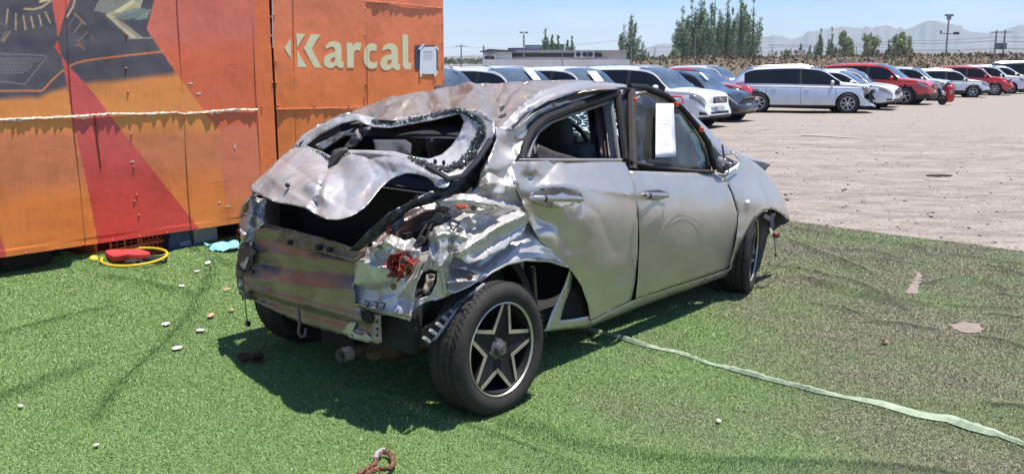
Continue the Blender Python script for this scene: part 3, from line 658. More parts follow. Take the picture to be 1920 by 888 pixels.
def zz(pts): return [(480 + a / 4.44, b / 4.44) for a, b in pts]
def decal(name, px, m, parent, off=.0025, holes=(), th=.0005, step=2.2, lab=None):
    V, F = tri_region(px, holes, step, 1); s, z = wall_sz(V[:, 0], V[:, 1]); o = mesh_np(name, np.stack([s, np.full(len(s), -off), z], -1), F, m, parent, False); solid(o, th)
    if lab: o['label'] = lab
    return o
LET = {
 'left_arrow': (zz([(235, 400), (287, 322), (290, 490)]), []),
 'K1': (zz([(333, 280), (411, 282), (340, 400)]), []), 'K2': (zz([(341, 415), (423, 560), (344, 560)]), []), 'K3': (zz([(458, 284), (530, 290), (464, 408), (545, 566), (484, 563), (397, 402)]), []),
 'r': (zz([(752, 356), (797, 358), (806, 378), (835, 354), (880, 360), (862, 424), (832, 416), (812, 440), (812, 566), (756, 566)]), []),
 'l': (zz([(1215, 288), (1265, 290), (1265, 515), (1272, 526), (1292, 524), (1292, 576), (1262, 581), (1236, 574), (1222, 555), (1220, 525)]), []),
}
def arcpts(cx, cy, rx, ry, a0, a1, n=10): return [(cx + rx * math.cos(R(a0 + (a1 - a0) * i / n)), cy + ry * math.sin(R(a0 + (a1 - a0) * i / n))) for i in range(n + 1)]
def letter_a(ox, oy):
    o = [(18, 40), (55, 4), (85, 0), (118, 4), (142, 24), (150, 60), (150, 160), (156, 172), (170, 172), (166, 222), (140, 226), (120, 212), (104, 200), (80, 222), (46, 226), (14, 208), (2, 172), (10, 132), (40, 104), (80, 94), (96, 92), (96, 70), (86, 50), (66, 46), (40, 56), (26, 70)]
    h = [(96, 134), (74, 138), (60, 150), (58, 170), (68, 182), (84, 178), (96, 164)]
    return zz([(ox + a, oy + b) for a, b in chaikin(o, 1)]), [zz([(ox + a, oy + b) for a, b in chaikin(h, 1)])]
LET['a1'] = letter_a(560, 344); LET['a2'] = letter_a(1030, 362)
LET['c'] = (zz(chaikin([(1004, 372), (1000, 428), (972, 420), (952, 428), (942, 450), (940, 486), (948, 512), (968, 524), (996, 518), (1006, 512), (1008, 560), (980, 574), (946, 572), (914, 552), (896, 512), (894, 458), (904, 406), (930, 372), (966, 360)], 1)), [])
for k, (pts, hl) in LET.items(): decal('letter' if k != 'left_arrow' else 'arrow_emblem', pts, M_cream, CR, holes=hl)
def wtube(pts, r, off=.0): return [Vector((wloc(x, y)[0], -off, wloc(x, y)[2])) for x, y in pts]
# ripped horizontal seam, left container
def ripped(parent, pts, m, seed, drop=10, label=None, amp=3):
    rg = np.random.RandomState(seed); q = densify(pts, 5, False); V = []; F = []; n = len(q)
    for i, (x, y) in enumerate(q):
        j = rg.uniform(-1, 1) * .7; lo = rg.gamma(1.0, drop * .16) * (rg.rand() < .45) + drop * .3 * max(0, math.sin(x * .05)) ** 4; off = .003 + abs(rg.normal(0, .007))
        for yy_, of in ((y - amp * .85 + j, .002), (y + j, off + .005), (y + 1.0 + lo, .004 + off * 1.2)):
            s, _, z = wloc(x, yy_); V.append((s, -of, z))
        if i: F += [((i - 1) * 3 + k, (i - 1) * 3 + k + 1, i * 3 + k + 1, i * 3 + k) for k in range(2)]
    o = mesh_np('ripped_seam', V, F, m, parent, False); solid(o, .001)
    if label: o['label'] = label
M_rip = mat('bare_torn_steel', (.36, .32, .30), .45, .4, .6, 9, .4, 60, ncol=(.50, .24, .10))
M_riporange = mat('torn_painted_steel', S(196, 116, 70), .5, 0, .5, 30, ncol=(.25, .10, .05))
ripped(CL, [(-30, 225), (40, 223), (75, 222), (140, 219), (200, 214), (260, 214), (330, 211), (345, 214), (400, 209), (440, 206), (482, 206)], M_rip, 3, 10)
ripped(CR, [(685, 3), (730, 5), (760, 9), (829, 15)], M_riporange, 5, 6, amp=1.2); ripped(CR, [(518, 204), (600, 203), (650, 201), (720, 199)], M_riporange, 6, 1.5, amp=.8)
# panel joints: narrow dark strips, and folded edge strips
for parent, pts, wv in [(CL, [(122, -5), (128, 122), (139, 250), (150, 350), (160, 462)], .004), (CL, [(331, -5), (338, 120), (346, 250), (352, 350), (359, 440)], .004), (CL, [(472, -5), (478, 150), (487, 300), (494, 420)], .003), (CR, [(686, -5), (688, 120), (690, 300)], .004), (CR, [(549, -5), (551, 150), (556, 300)], .003)]:
    b = MB(); q = wtube(pts, 1, .0015)
    for i in range(len(q) - 1): b.beam(q[i], q[i + 1], .003, wv, (0, 1, 0))
    b.build('panel_joint', mat('joint_rust', S(130, 66, 40), .7, 0, .5, 12), parent)
b = MB(); q = wtube([(177, 216), (181, 250), (189, 315)], 1, .004)
for i in range(2): b.beam(q[i], q[i + 1], .006, .006)
b.build('dent_line', mat('joint_rust'), CL)
for parent, L in ((CL, [(237, 65), (236, 128), (240, 172), (246, 252), (250, 312), (256, 365), (260, 403), (261, 443), (313, 436), (508, 32), (508, 68), (511, 155), (491, 200), (48, 474), (105, 466), (210, 450), (157, 458), (252, 377)]), (CR, [(514, 28), (517, 115), (518, 155), (684, 17), (684, 66), (686, 158), (829, 45), (829, 80), (830, 120), (686, 197), (590, 198), (654, 198), (521, 198), (684, 182), (832, 150)])):
    for x, y in L:
        s, _, z = wloc(x, y); MB().ell((s, -.003, z), (.009, .008, .009), 8, 6).build('rivet', mat('rivet_paint', S(205, 118, 84), .4, .2, .4, 40), parent, True)
# scraps of tape and peeled bits
for x, y, a_, b_ in [(357, 156, 9, 4), (372, 175, 9, 4), (440, 275, 4, 8), (8 + 240, 302, 9, 3), (427, 386, 9, 3), (411, 378, 6, 3)]:
    decal('peeled_scrap', [(x - a_ / 2, y - b_ / 2 + 1), (x + a_ / 2, y - b_ / 2), (x + a_ / 2 - 1, y + b_ / 2), (x - a_ / 2 + 1, y + b_ / 2)], mat('scrap', S(215, 190, 180), .6), CL, .004)
# black strip put in for the gap's shade between the containers, and edge trim
b = MB(); s, z0 = float(S514), .16; b.box((s + .003, .03, 1.45), (.018, .03, 2.6)).build('gap_dark_strip', mat('gap_black', (.006, .006, .007), .9), CL)
b = MB(); q = wtube([(509.5, -5), (510, 60), (511, 90)], 1, .006)
for i in range(2): b.beam(q[i], q[i + 1], .006, .006)
b.build('edge_trim', mat('bare_edge', (.62, .60, .62), .4, .5), CL)
# supports and the dark underside
for cx, cw in ((-1.6, .5), (.25, .34), (1.2, .3)):
    MB().box((cx, 1.2, .065), (cw, 2.0, .19)).build('support_block', mat('old_timber', (.035, .028, .024), .9, 0, .5, 9), CL)
MB().box((2.35, .9, .065), (.6, 1.4, .175)).build('support_block', mat('old_timber'), CR)
MB().box((2.9, .9, .065), (.3, 1.4, .175)).build('support_block', mat('old_timber'), CR)
# notice in a dark blue folder taped to the wall
nt_ = empty('paper_notice', tuple(WA * np.array([1, 1, 0])), WANG, 'white paper notice taped over a dark blue folder beside the Karcal lettering', 'notice')
def dc(n, pts, m, off): return decal(n, zz(pts), m, nt_, off)
dc('folder', [(1320, 380), (1508, 378), (1510, 588), (1322, 582)], mat('navy_folder', S(52, 66, 92), .5), .006)
dc('sheet', [(1362, 392), (1494, 390), (1496, 618), (1356, 616)], M_paper, .011)
for i, (x0, x1, y) in enumerate([(1386, 1464, 426), (1385, 1470, 452), (1385, 1466, 470), (1386, 1460, 490)]):
    dc('text_line', [(x0, y), (x1, y), (x1, y + (5 if i == 0 else 2.5)), (x0, y + (5 if i == 0 else 2.5))], mat('ink_grey', (.22, .22, .26), .7), .0135)
for pts in ([(1340, 408), (1388, 362), (1398, 372), (1356, 416)], [(1482, 384), (1496, 380), (1516, 414), (1500, 418)], [(1352, 594), (1366, 592), (1376, 636), (1360, 642)], [(1500, 590), (1508, 602), (1484, 640), (1472, 630)]):
    dc('tape_strip', pts, mat('tape', (.72, .70, .70), .35), .015)

# ================================================================== THE WRECK
# ---- hidden core, so that the inside is dark and the shadow is whole
M_under = mat('underbody_black', (.02, .018, .017), .85, 0, .5, 8)
def core():
    b = MB(); b.box((1.55, .85, .24), (3.0, 1.30, .05)); b.box((1.4, .85, .19), (2.9, .25, .10)); b.build('floor_pan', M_under, car)
    # far side of the body
    st = [(-.05, .0), (.25, .0), (.7, .01), (1.5, .0), (2.3, .01), (2.9, .05), (3.15, .16)]
    V = []; F = []; n = 7
    for i, (u, inn) in enumerate(st):
        top = np.interp(u, [-.1, .3, 2.3, 3.2], [.78, .92, .90, .70]); arch = (abs(u - .05) < .28) or (abs(u - 2.62) < .33)
        lo = .5 if arch else .24
        for k in range(n):
            f = k / (n - 1); V.append((u, 1.66 - inn - .07 * (2 * f - 1) ** 2 - (.04 if k == n - 1 else 0), lo + (top - lo) * f))
        if i: F += [((i - 1) * n + k, (i - 1) * n + k + 1, i * n + k + 1, i * n + k) for k in range(n - 1)]
    solid(mesh_np('far_side_panel', V, F, M_silver, car), .01)
    # pillars on the far side and a bent roof rail
    b = MB()
    b.tube([(-.0, 1.58, .80), (.24, 1.47, .98), (.55, 1.42, 1.14), (1.0, 1.38, 1.27), (1.8, 1.36, 1.27), (2.1, 1.42, 1.18), (2.55, 1.5, .95)], .03, 8); b.tube([(1.25, 1.6, .9), (1.22, 1.40, 1.35)], .04, 8); b.build('far_pillars', M_dark, car, True)
    # bonnet and nose
    V = []; F = []; us = np.linspace(2.3, 3.3, 12); vs = np.linspace(.16, 1.56, 12)
    for u in us:
        for v in vs:
            z = .99 - .22 * ((u - 2.3) / 1.0) ** 1.6 - .10 * ((v - .85) / .75) ** 2 + .02 * math.sin(u * 9 + v * 5); V.append((u - .12 * ((v - .85) / .7) ** 2 * (u - 2.3), v, z))
    for i in range(11):
        for k in range(11): F.append((i * 12 + k, i * 12 + k + 1, (i + 1) * 12 + k + 1, (i + 1) * 12 + k))
    solid(mesh_np('bonnet', V, F, M_silver, car), .01)
    b = MB(); b.box((3.12, .86, .42), (.22, 1.30, .40)); b.box((2.7, .86, .45), (.9, .9, .4)); b.build('engine_bay', M_under, car)
    b = MB(); b.box((2.28, .85, .74), (.06, 1.45, .55)); b.box((1.9, .85, .84), (.55, 1.4, .18)); b.build('dashboard', mat('dashboard_plastic', (.20, .205, .18), .7, 0, .3, 9), car, bevel=.04)
    # seats
    def seat(cx, cy, lean, wd, name='front_seat'):
        b = MB(); rot = Matrix.Rotation(-lean, 3, 'Y'); b.box((cx, cy, .48), (.50, wd, .16)); b.box((cx - .27, cy, .78), (.14, wd, .60), Matrix.Rotation(-lean, 3, 'Y')); o = b.build(name, M_seat, car, True, bevel=.04)
        h = MB(); h.box((cx - .36, cy, 1.13), (.09, .25, .17), rot); h.build('headrest', M_seat, o, True, bevel=.035)
    seat(1.55, .50, .22, .48); seat(1.50, 1.20, .22, .48)
    b = MB(); b.box((.45, .86, .50), (.50, 1.2, .16)); b.box((.36, .86, .72), (.14, 1.2, .46), Matrix.Rotation(-.3, 3, 'Y')); rs = b.build('rear_seat', M_seat, car, bevel=.05)
    for v in (.42, .86, 1.28): MB().box((.40, v, .98), (.10, .22, .12)).build('headrest', M_seat, rs, bevel=.03)
    # steering wheel, on the far side
    c_ = cpt(1062, 268, 'v', 1.10); b = MB(); pts = [c_ + Matrix.Rotation(-.45, 3, 'Y') @ Vector((0, .18 * math.cos(a), .18 * math.sin(a))) for a in np.linspace(0, 6.283, 28)]
    b.tube(pts, .016, 8); b.box(c_, (.05, .14, .11)); b.beam(c_, c_ + Vector((.3, 0, -.14)), .05); b.build('steering_wheel', M_dark, car, True)
    # trunk well and parcel area; closed sides keep it dark
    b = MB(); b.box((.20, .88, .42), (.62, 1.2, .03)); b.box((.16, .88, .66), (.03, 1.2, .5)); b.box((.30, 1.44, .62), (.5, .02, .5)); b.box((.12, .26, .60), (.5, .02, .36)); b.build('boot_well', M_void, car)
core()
# dark sheet added over the far rear windows to keep the openings black
mesh_np('far_dark_sheet', [(.14, 1.46, .80), (.60, 1.44, .84), (1.05, 1.38, .84), (.20, 1.44, 1.08), (.50, 1.42, 1.22), (1.05, 1.34, 1.27)], [(0, 1, 4, 3), (1, 2, 5, 4)], M_void, car, False)
# shattered windscreen
V, F = tri_region([(1018, 214), (1118, 190), (1335, 250), (1345, 310), (1120, 300), (1035, 262)], [], 14)
def wpt(x, y): return cpt(x, y, 'u', 2.32)
P = [cpt(x, y, 'u', 2.45 - (0) + .0) for x, y in V]
q = []
for i in range(13):
    for k in range(13):
        f = i / 12; g_ = k / 12; v_ = .26 + g_ * 1.16; q.append((2.55 - f * .72 - .06 * (1 - (2 * g_ - 1) ** 2) * -1, v_, .90 + f * .40 + .02 * math.sin(i * 1.3 + k)))
F = [(i * 13 + k, i * 13 + k + 1, (i + 1) * 13 + k + 1, (i + 1) * 13 + k) for i in range(12) for k in range(12)]
mesh_np('windscreen', q, F, M_crack, car)

# ---- roof
roof_o = [(640, 222), (668, 205), (692, 196), (735, 180), (790, 171), (832, 164), (870, 161), (900, 157), (960, 152), (1020, 151), (1080, 150), (1130, 153), (1168, 160), (1190, 160), (1235, 172), (1268, 192), (1240, 184), (1190, 168), (1160, 167), (1100, 170), (1050, 186), (1010, 206), (975, 236), (960, 243), (925, 236), (905, 214), (870, 207), (820, 212), (780, 218), (735, 226), (700, 224), (665, 216)]
def rough_left(V): return np.clip((1090 - V[:, 0]) / 200, .05, 1)
sheet('roof', roof_o, [(640, 220, 'v', 1.30), (735, 178, 'v', 1.25), (850, 163, 'v', 1.25), (960, 152, 'v', 1.1), (1080, 150, 'v', .9), (1168, 160, 'v', .50), (1268, 192, 'v', .30), (1160, 167, 'v', .25), (1100, 170, 'v', .20), (1010, 206, 'v', .15), (965, 240, 'v', .10), (870, 206, 'v', .40), (780, 217, 'v', .72), (700, 223, 'v', .98), (925, 236, 'v', .12)],
      M_roof, step=4, amp=.03, scale=60, seed=4, ampf=rough_left, wamp=.034, wcre=[([(800, 168), (812, 190), (800, 212)], -.07, 7), ([(940, 156), (925, 175), (900, 185)], -.05, 7), ([(980, 158), (950, 180), (935, 200)], -.035, 6), ([(690, 222), (720, 200), (745, 184)], -.04, 7), ([(760, 214), (800, 190), (838, 174)], .030, 10), ([(842, 212), (850, 192), (840, 178)], -.06, 8), ([(872, 168), (890, 185), (930, 196)], .02, 9), ([(905, 160), (940, 190)], -.045, 9), ([(1010, 178), (960, 196), (925, 214)], -.04, 7), ([(1000, 160), (960, 178)], .03, 8)], creases=[([(690, 222), (720, 198), (745, 182)], -.10, 8), ([(755, 215), (800, 190), (840, 172)], .09, 8), ([(840, 210), (850, 192), (838, 178), (800, 172)], -.11, 7), ([(855, 165), (885, 190), (930, 196)], .10, 9), ([(930, 236), (965, 205), (990, 185)], .12, 9), ([(1165, 166), (1100, 163), (1040, 178), (985, 205), (955, 235)], -.05, 5), ([(880, 158), (960, 170), (1000, 182)], -.06, 6)])
sheet('roof_side', [(936, 240), (955, 218), (982, 192), (1012, 170), (1050, 157), (1100, 151.5), (1168, 158), (1184, 163), (1120, 165), (1078, 172), (1034, 186), (1000, 206), (968, 240), (950, 244)], [(938, 238, 'v', .12), (1012, 170, 'v', .24), (1100, 152, 'v', .36), (1180, 162, 'v', .28), (1078, 172, 'v', .20), (1000, 206, 'v', .15), (968, 240, 'v', .10)], M_silver, step=4, amp=.010, scale=30, seed=11, creases=[([(950, 236), (985, 204), (1030, 178), (1100, 160)], -.03, 5), ([(945, 236), (962, 226)], .03, 4)])
# black gutter line over the door and the crushed rail beneath
b = MB(); b.tube(lpath([(960, 240, 'v', .10), (985, 214, 'v', .15), (1030, 192, 'v', .19), (1090, 176, 'v', .22), (1165, 166, 'v', .24), (1200, 169, 'v', .25)]), .008, 6); b.build('roof_gutter', M_dark, car, True)
sheet('roof_rail', [(950, 242), (985, 218), (1025, 196), (1090, 177), (1150, 169), (1160, 176), (1100, 190), (1035, 212), (1000, 236), (985, 262), (970, 262)], [(950, 242, 'v', .11), (1025, 198, 'v', .20), (1150, 170, 'v', .26), (1100, 188, 'v', .24), (985, 262, 'v', .12), (1035, 212, 'v', .22)], M_silver, step=6, amp=.012, scale=30, seed=8, creases=[([(985, 230), (1060, 195), (1150, 173)], -.02, 4)])
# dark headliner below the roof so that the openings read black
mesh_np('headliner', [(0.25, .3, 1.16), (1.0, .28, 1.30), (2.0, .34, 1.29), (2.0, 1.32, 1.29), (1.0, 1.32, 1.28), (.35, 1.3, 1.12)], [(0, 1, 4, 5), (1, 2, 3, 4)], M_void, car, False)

# ---- tailgate: window frame and folded lower panel, both torn
tg = empty('tailgate', (0, 0, 0)); tg.parent = car
tf_o = [(552, 272), (575, 250), (600, 234), (630, 222), (668, 213), (700, 221), (722, 228), (760, 219), (810, 212), (862, 203), (905, 208), (926, 228), (928, 250), (905, 290), (880, 322), (858, 338), (842, 338), (812, 322), (780, 304), (740, 294), (700, 289), (655, 290), (625, 304), (606, 292), (580, 286)]
tf_h = [(574, 273), (600, 252), (640, 232), (668, 226), (700, 238), (730, 240), (770, 233), (820, 224), (862, 213), (870, 228), (862, 252), (846, 274), (828, 290), (804, 298), (776, 294), (740, 284), (700, 282), (655, 281), (626, 296), (604, 284)]
tfc = [(552, 272, 'v', 1.50), (600, 234, 'v', 1.35), (668, 213, 'v', 1.08), (722, 228, 'v', .88), (810, 212, 'v', .58), (862, 203, 'v', .36), (926, 230, 'v', .05), (905, 290, 'v', .05), (850, 338, 'v', .06), (780, 304, 'v', .30), (700, 289, 'v', .62), (625, 304, 'v', .98), (580, 286, 'v', 1.32)]
sheet('window_surround', tf_o, tfc, M_bare, tg, step=4.5, holes=[tf_h], amp=.014, scale=34, seed=9, creases=[([(872, 222), (866, 256), (840, 288), (806, 302)], .02, 5), ([(668, 214), (722, 229), (760, 220)], -.03, 6)])
def rim_strip(name, pts, r, m, parent, n=6, jit=0., seed=1):
    rg = np.random.RandomState(seed); L = [p + Vector(rg.uniform(-jit, jit, 3).tolist()) for p in lpath(pts)]
    MB().tube(L, r, n).build(name, m, parent, True)
def crumbs(name, line, wdt, n, ctrl, m, parent, seed, size=.007, off=-.006):
    """broken safety glass clinging along a line of pixels"""
    rg = np.random.RandomState(seed); q = np.array(densify(line, 2, False)); idx = rg.randint(0, len(q), n); P = q[idx] + rg.normal(0, wdt, (n, 2))
    X = np.array([(c[0], c[1]) for c in ctrl], float); D = np.array([depth(*c) for c in ctrl]); t = 1 / tps(X, 1 / D)(P) + off + rg.uniform(-.010, 0, n)
    L = toloc(CAM + t[:, None] * rays(P[:, 0], P[:, 1])); b = MB(); f = [(0, 1, 2), (0, 2, 3), (0, 3, 1), (1, 3, 2)]; V = (L[:, None, :] + rg.normal(0, size, (n, 4, 3))).reshape(-1, 3)
    F = (np.array(f)[None] + (np.arange(n) * 4)[:, None, None]).reshape(-1, 3); mesh_fast(name, V, F, m, parent)
crumbs('glass_crumbs', [(700, 228), (740, 232), (800, 219), (860, 206), (880, 214), (905, 232), (900, 252), (885, 280), (862, 305), (838, 318), (800, 308), (766, 296)], 2.0, 2300, tfc, M_crumb, tg, 5, .0045)
crumbs('glass_crumbs', [(905, 240), (898, 262), (882, 288), (862, 308)], 3.2, 1300, tfc, M_crumb, tg, 6, .0045)
crumbs('glass_crumbs', [(585, 284), (606, 290), (625, 302), (655, 288)], 1.4, 250, tfc, M_crumb, tg, 7, .004)
for x, y in ((816, 303), (832, 305)): MB().ell(cpt(x, y, 'v', .17), (.008, .008, .012), 8, 6).build('bolt_hole', M_void, tg, True)
lid_o = [(466, 355), (478, 340), (498, 324), (520, 300), (545, 280), (560, 272), (585, 280), (606, 290), (622, 304), (630, 298), (640, 287), (658, 282), (700, 284), (745, 290), (766, 296), (800, 312), (838, 328), (846, 338), (838, 352), (818, 352), (808, 336), (790, 328), (765, 324), (738, 332), (715, 350), (700, 370), (685, 388), (662, 404), (635, 412), (612, 411), (594, 403), (574, 390), (548, 384), (520, 380), (500, 372), (482, 362)]
lidc = [(466, 355, 'v', 1.45), (545, 280, 'v', 1.50), (622, 304, 'v', 1.0), (640, 287, 'v', .95), (700, 284, 'v', .66), (766, 296, 'v', .36), (846, 338, 'v', .08), (818, 352, 'v', .12), (765, 324, 'v', .30), (700, 370, 'v', .33), (612, 411, 'v', .47), (574, 390, 'v', .72), (500, 372, 'v', 1.15), (600, 340, 'v', .72), (540, 340, 'v', 1.05), (690, 320, 'v', .53), (585, 375, 'v', .76)]
sheet('lower_panel', lid_o, lidc, M_lid, tg, step=4, amp=.022, scale=58, seed=21, smooth_outline=1, creases=[([(622, 304), (608, 330), (598, 360), (592, 400)], .075, 5), ([(660, 285), (690, 292), (720, 318)], .03, 5), ([(500, 345), (535, 318), (560, 285)], -.025, 5), ([(520, 372), (555, 350), (590, 330)], .02, 5), ([(640, 400), (650, 370), (640, 335)], .018, 8), ([(640, 290), (618, 325), (600, 370)], -.06, 8), ([(500, 330), (560, 372), (600, 395)], -.02, 6), ([(530, 300), (575, 330), (600, 350)], .03, 7), ([(690, 300), (705, 330), (680, 380)], .035, 14), ([(700, 300), (760, 308), (830, 338)], -.03, 10), ([(640, 395), (690, 360), (735, 322)], .03, 10), ([(575, 388), (585, 372), (598, 366)], -.04, 6)], dents=[(640, 340, 30, .05), (575, 345, 14, -.02), (560, 320, 20, .02)])
b = MB(); p = cpt(546, 351, 'v', .98); b.ell(p + Vector((-.02, 0, .012)), (.012, .014, .012), 10, 6); b.build('rubber_plug', M_dark, tg, True)
rim_strip('edge_seal', [(800, 310, 'v', .15), (840, 335, 'v', .07), (868, 330, 'v', .04), (895, 300, 'v', .03), (920, 262, 'v', .04)], .012, M_dark, tg)
# roll of wiper motor at the tear
b = MB(); b.tube(lpath([(622, 312, 'v', .97), (628, 296, 'v', .93), (640, 284, 'v', .90), (652, 281, 'v', .88)]), [.02, .024, .02, .012], 8); b.build('wiper_motor', M_dirtw, tg, True)
# shiny scraps seen through the opening
sheet('inner_flap', [(655, 262), (668, 242), (700, 236), (668, 274), (640, 283)], [(655, 262, 'v', .98), (700, 236, 'v', .90), (640, 283, 'v', 1.0)], M_dirtw, step=5, amp=.03, scale=20, seed=3)
sheet('inner_flap', [(590, 272), (640, 248), (665, 240), (632, 262), (604, 282)], [(590, 272, 'v', 1.3), (665, 240, 'v', 1.05), (604, 282, 'v', 1.25)], M_bare, step=5, amp=.03, scale=20, seed=4)
sheet('parcel_shelf', [(700, 262), (760, 262), (772, 270), (770, 292), (705, 288)], [(700, 262, 'v', .75), (770, 262, 'v', .55), (770, 292, 'v', .45)], M_seat, step=7, amp=.02, scale=20, seed=4)
# left hand edge of the opening: dark bent side pillar
sheet('left_pillar', [(548, 276), (566, 254), (600, 232), (640, 214), (692, 200), (668, 216), (625, 230), (596, 246), (572, 272), (556, 284)], [(548, 276, 'v', 1.55), (600, 232, 'v', 1.5), (692, 200, 'v', 1.35), (596, 246, 'v', 1.5)], M_silver, step=5, amp=.02, scale=22, seed=6)

# ---- boot opening surround: dark gutter running from the right shoulder down to the sill
sheet('boot_gutter', [(928, 240), (945, 252), (915, 300), (892, 345), (862, 368), (820, 378), (770, 392), (730, 425), (700, 452), (672, 470), (655, 470), (690, 432), (730, 398), (790, 366), (846, 342), (880, 318), (905, 285)],
      [(935, 245, 'v', .09), (890, 330, 'v', .11), (820, 370, 'v', .12), (730, 412, 'v', .20), (662, 470, 'v', .34)], mat('gutter_blue_black', (.035, .037, .045), .35, .4, .3, 20), step=5, amp=.015, scale=24, seed=7, creases=[([(930, 262), (890, 325), (850, 355), (780, 378)], -.02, 4), ([(780, 380), (720, 420), (680, 460)], -.015, 4)])
b = MB(); b.tube(lpath([(560 + 180, 415, 'v', .28), (752, 395, 'v', .30), (770, 378, 'v', .32), (785, 366, 'v', .33)]), .006, 5); b.build('boot_seal', M_dark, car, True)

# ---- right rear quarter: torn open, folded in large sheets
hole1 = [(792, 510), (806, 505), (820, 508), (818, 530), (806, 553), (786, 560), (776, 556), (782, 530)]
sheet('inner_quarter', [(696, 458), (740, 410), (775, 390), (815, 376), (870, 372), (885, 395), (866, 430), (856, 475), (800, 490), (740, 478)], [(696, 458, 'u', -.28), (775, 390, 'u', .02), (870, 372, 'u', .20), (866, 430, 'u', .10), (800, 485, 'u', -.12), (740, 478, 'u', -.22), (790, 425, 'u', .05)], mat('brown_silver_inner', (.30, .25, .225), .34, .7, .5, 8, .1, 20, ncol=(.15, .10, .085)), step=4.5, amp=.02, scale=50, seed=5, creases=[([(720, 462), (752, 420), (800, 396), (860, 384)], -.03, 5), ([(735, 470), (765, 432), (800, 415), (850, 405)], .02, 6), ([(790, 470), (800, 440), (830, 420)], -.025, 5)])
sheet('shoulder_panel', [(930, 240), (950, 240), (972, 244), (982, 262), (974, 285), (964, 306), (966, 345), (976, 375), (988, 400), (966, 394), (940, 388), (915, 386), (890, 386), (868, 382), (880, 366), (896, 345), (902, 318), (918, 290), (930, 265)],
      [(940, 240, 'v', .09), (978, 260, 'v', .12), (964, 306, 'v', .05), (976, 375, 'v', .02), (988, 400, 'v', .01), (868, 382, 'u', .06), (896, 345, 'v', .07), (925, 285, 'v', .06), (930, 330, 'v', .02), (925, 378, 'v', .0)], M_bare, step=4, amp=.016, scale=42, seed=33, ragged=1.0,
      creases=[([(900, 352), (926, 343), (958, 350)], -.035, 7), ([(885, 376), (925, 370), (975, 382)], .040, 5), ([(968, 300), (950, 320), (938, 345)], .03, 8), ([(982, 268), (968, 300), (970, 350), (984, 392)], -.03, 4), ([(936, 250), (922, 290), (908, 325)], -.02, 7), ([(905, 330), (918, 322), (935, 330)], .03, 4)], dents=[(955, 280, 17, .045), (915, 335, 16, -.035), (945, 335, 14, .03), (930, 362, 12, -.03)])
sheet('torn_flap', [(868, 380), (890, 384), (940, 386), (988, 398), (992, 414), (977, 440), (947, 465), (912, 483), (878, 494), (854, 482), (842, 466), (852, 448), (842, 430), (852, 410), (838, 396)],
      [(868, 380, 'u', .03), (940, 386, 'v', .0), (990, 405, 'v', -.01), (947, 465, 'v', -.05), (878, 494, 'v', -.06), (842, 466, 'u', -.16), (842, 430, 'u', -.10), (838, 396, 'u', -.02), (900, 430, 'v', -.02)], M_bare, step=4, amp=.020, scale=38, seed=34, ragged=1.6,
      creases=[([(988, 400), (932, 426), (862, 474)], -.055, 5), ([(965, 394), (905, 418), (850, 446)], .045, 5), ([(930, 388), (890, 402), (850, 424)], -.045, 4), ([(985, 418), (940, 446), (890, 478)], .035, 5), ([(850, 400), (880, 398), (915, 404)], .04, 4), ([(880, 440), (872, 465), (876, 488)], -.03, 4)], dents=[(905, 400, 10, -.03), (870, 415, 9, .03)])
sheet('arch_panel', [(990, 404), (1012, 450), (1040, 474), (1068, 500), (1040, 489), (1010, 485), (980, 486), (945, 497), (915, 513), (898, 526), (880, 538), (852, 550), (838, 545), (842, 520), (838, 500), (852, 478), (880, 486), (915, 474), (948, 455), (975, 430)],
      [(990, 404, 'v', .05), (1012, 450, 'v', .01), (1068, 500, 'v', -.01), (985, 486, 'v', -.04), (905, 522, 'v', -.05), (852, 550, 'v', -.03), (838, 500, 'u', -.12), (880, 488, 'v', .03), (948, 458, 'v', .03), (960, 480, 'v', -.01)], M_bare, step=4, amp=.007, scale=40, seed=35, creases=[([(870, 505), (900, 500), (930, 478), (960, 452)], .02, 6), ([(1000, 440), (1018, 462), (1040, 480)], -.02, 5), ([(908, 515), (890, 505), (860, 500)], -.03, 4), ([(960, 470), (985, 455), (1000, 440)], -.012, 7)])
sheet('corner_panel', [(852, 550), (830, 560), (800, 566), (777, 580), (768, 602), (748, 593), (720, 590), (690, 582), (664, 570), (662, 540), (667, 484), (688, 464), (715, 454), (740, 452), (762, 462), (790, 474), (812, 466), (838, 462), (852, 480), (840, 500), (846, 520), (842, 545)],
      [(852, 550, 'v', -.03), (768, 602, 'u', -.34), (690, 582, 'u', -.42), (663, 540, 'u', -.41), (667, 484, 'u', -.40), (715, 454, 'u', -.36), (790, 474, 'u', -.26), (840, 466, 'u', -.17), (846, 520, 'u', -.13), (760, 520, 'u', -.36), (800, 560, 'u', -.24)], M_bare, step=4, amp=.016, scale=55, seed=36, holes=[hole1], ragged=1.2,
      creases=[([(812, 468), (795, 500), (776, 556), (768, 600)], -.05, 5), ([(790, 476), (770, 505), (755, 560)], .03, 8), ([(668, 486), (700, 500), (735, 508)], -.04, 4), ([(690, 464), (715, 482), (750, 486)], .045, 5), ([(664, 540), (700, 545), (745, 530), (770, 510)], .025, 6), ([(838, 466), (828, 500), (836, 545)], -.03, 4), ([(700, 470), (720, 460), (745, 462)], -.05, 4)], dents=[(700, 520, 18, -.02), (740, 560, 22, .02)])
sheet('torn_bracket', [(800, 440), (818, 424), (842, 416), (866, 424), (880, 446), (864, 460), (842, 474), (828, 500), (812, 500), (806, 472)], [(800, 440, 'u', -.26), (842, 416, 'u', -.18), (880, 446, 'u', -.14), (828, 500, 'u', -.30), (806, 472, 'u', -.30)], M_silver, step=4, amp=.020, scale=26, seed=47, ragged=1.6, creases=[([(806, 444), (840, 436), (876, 446)], -.04, 4), ([(820, 500), (826, 462), (818, 432)], -.05, 4), ([(842, 470), (850, 446), (862, 430)], .04, 4)])
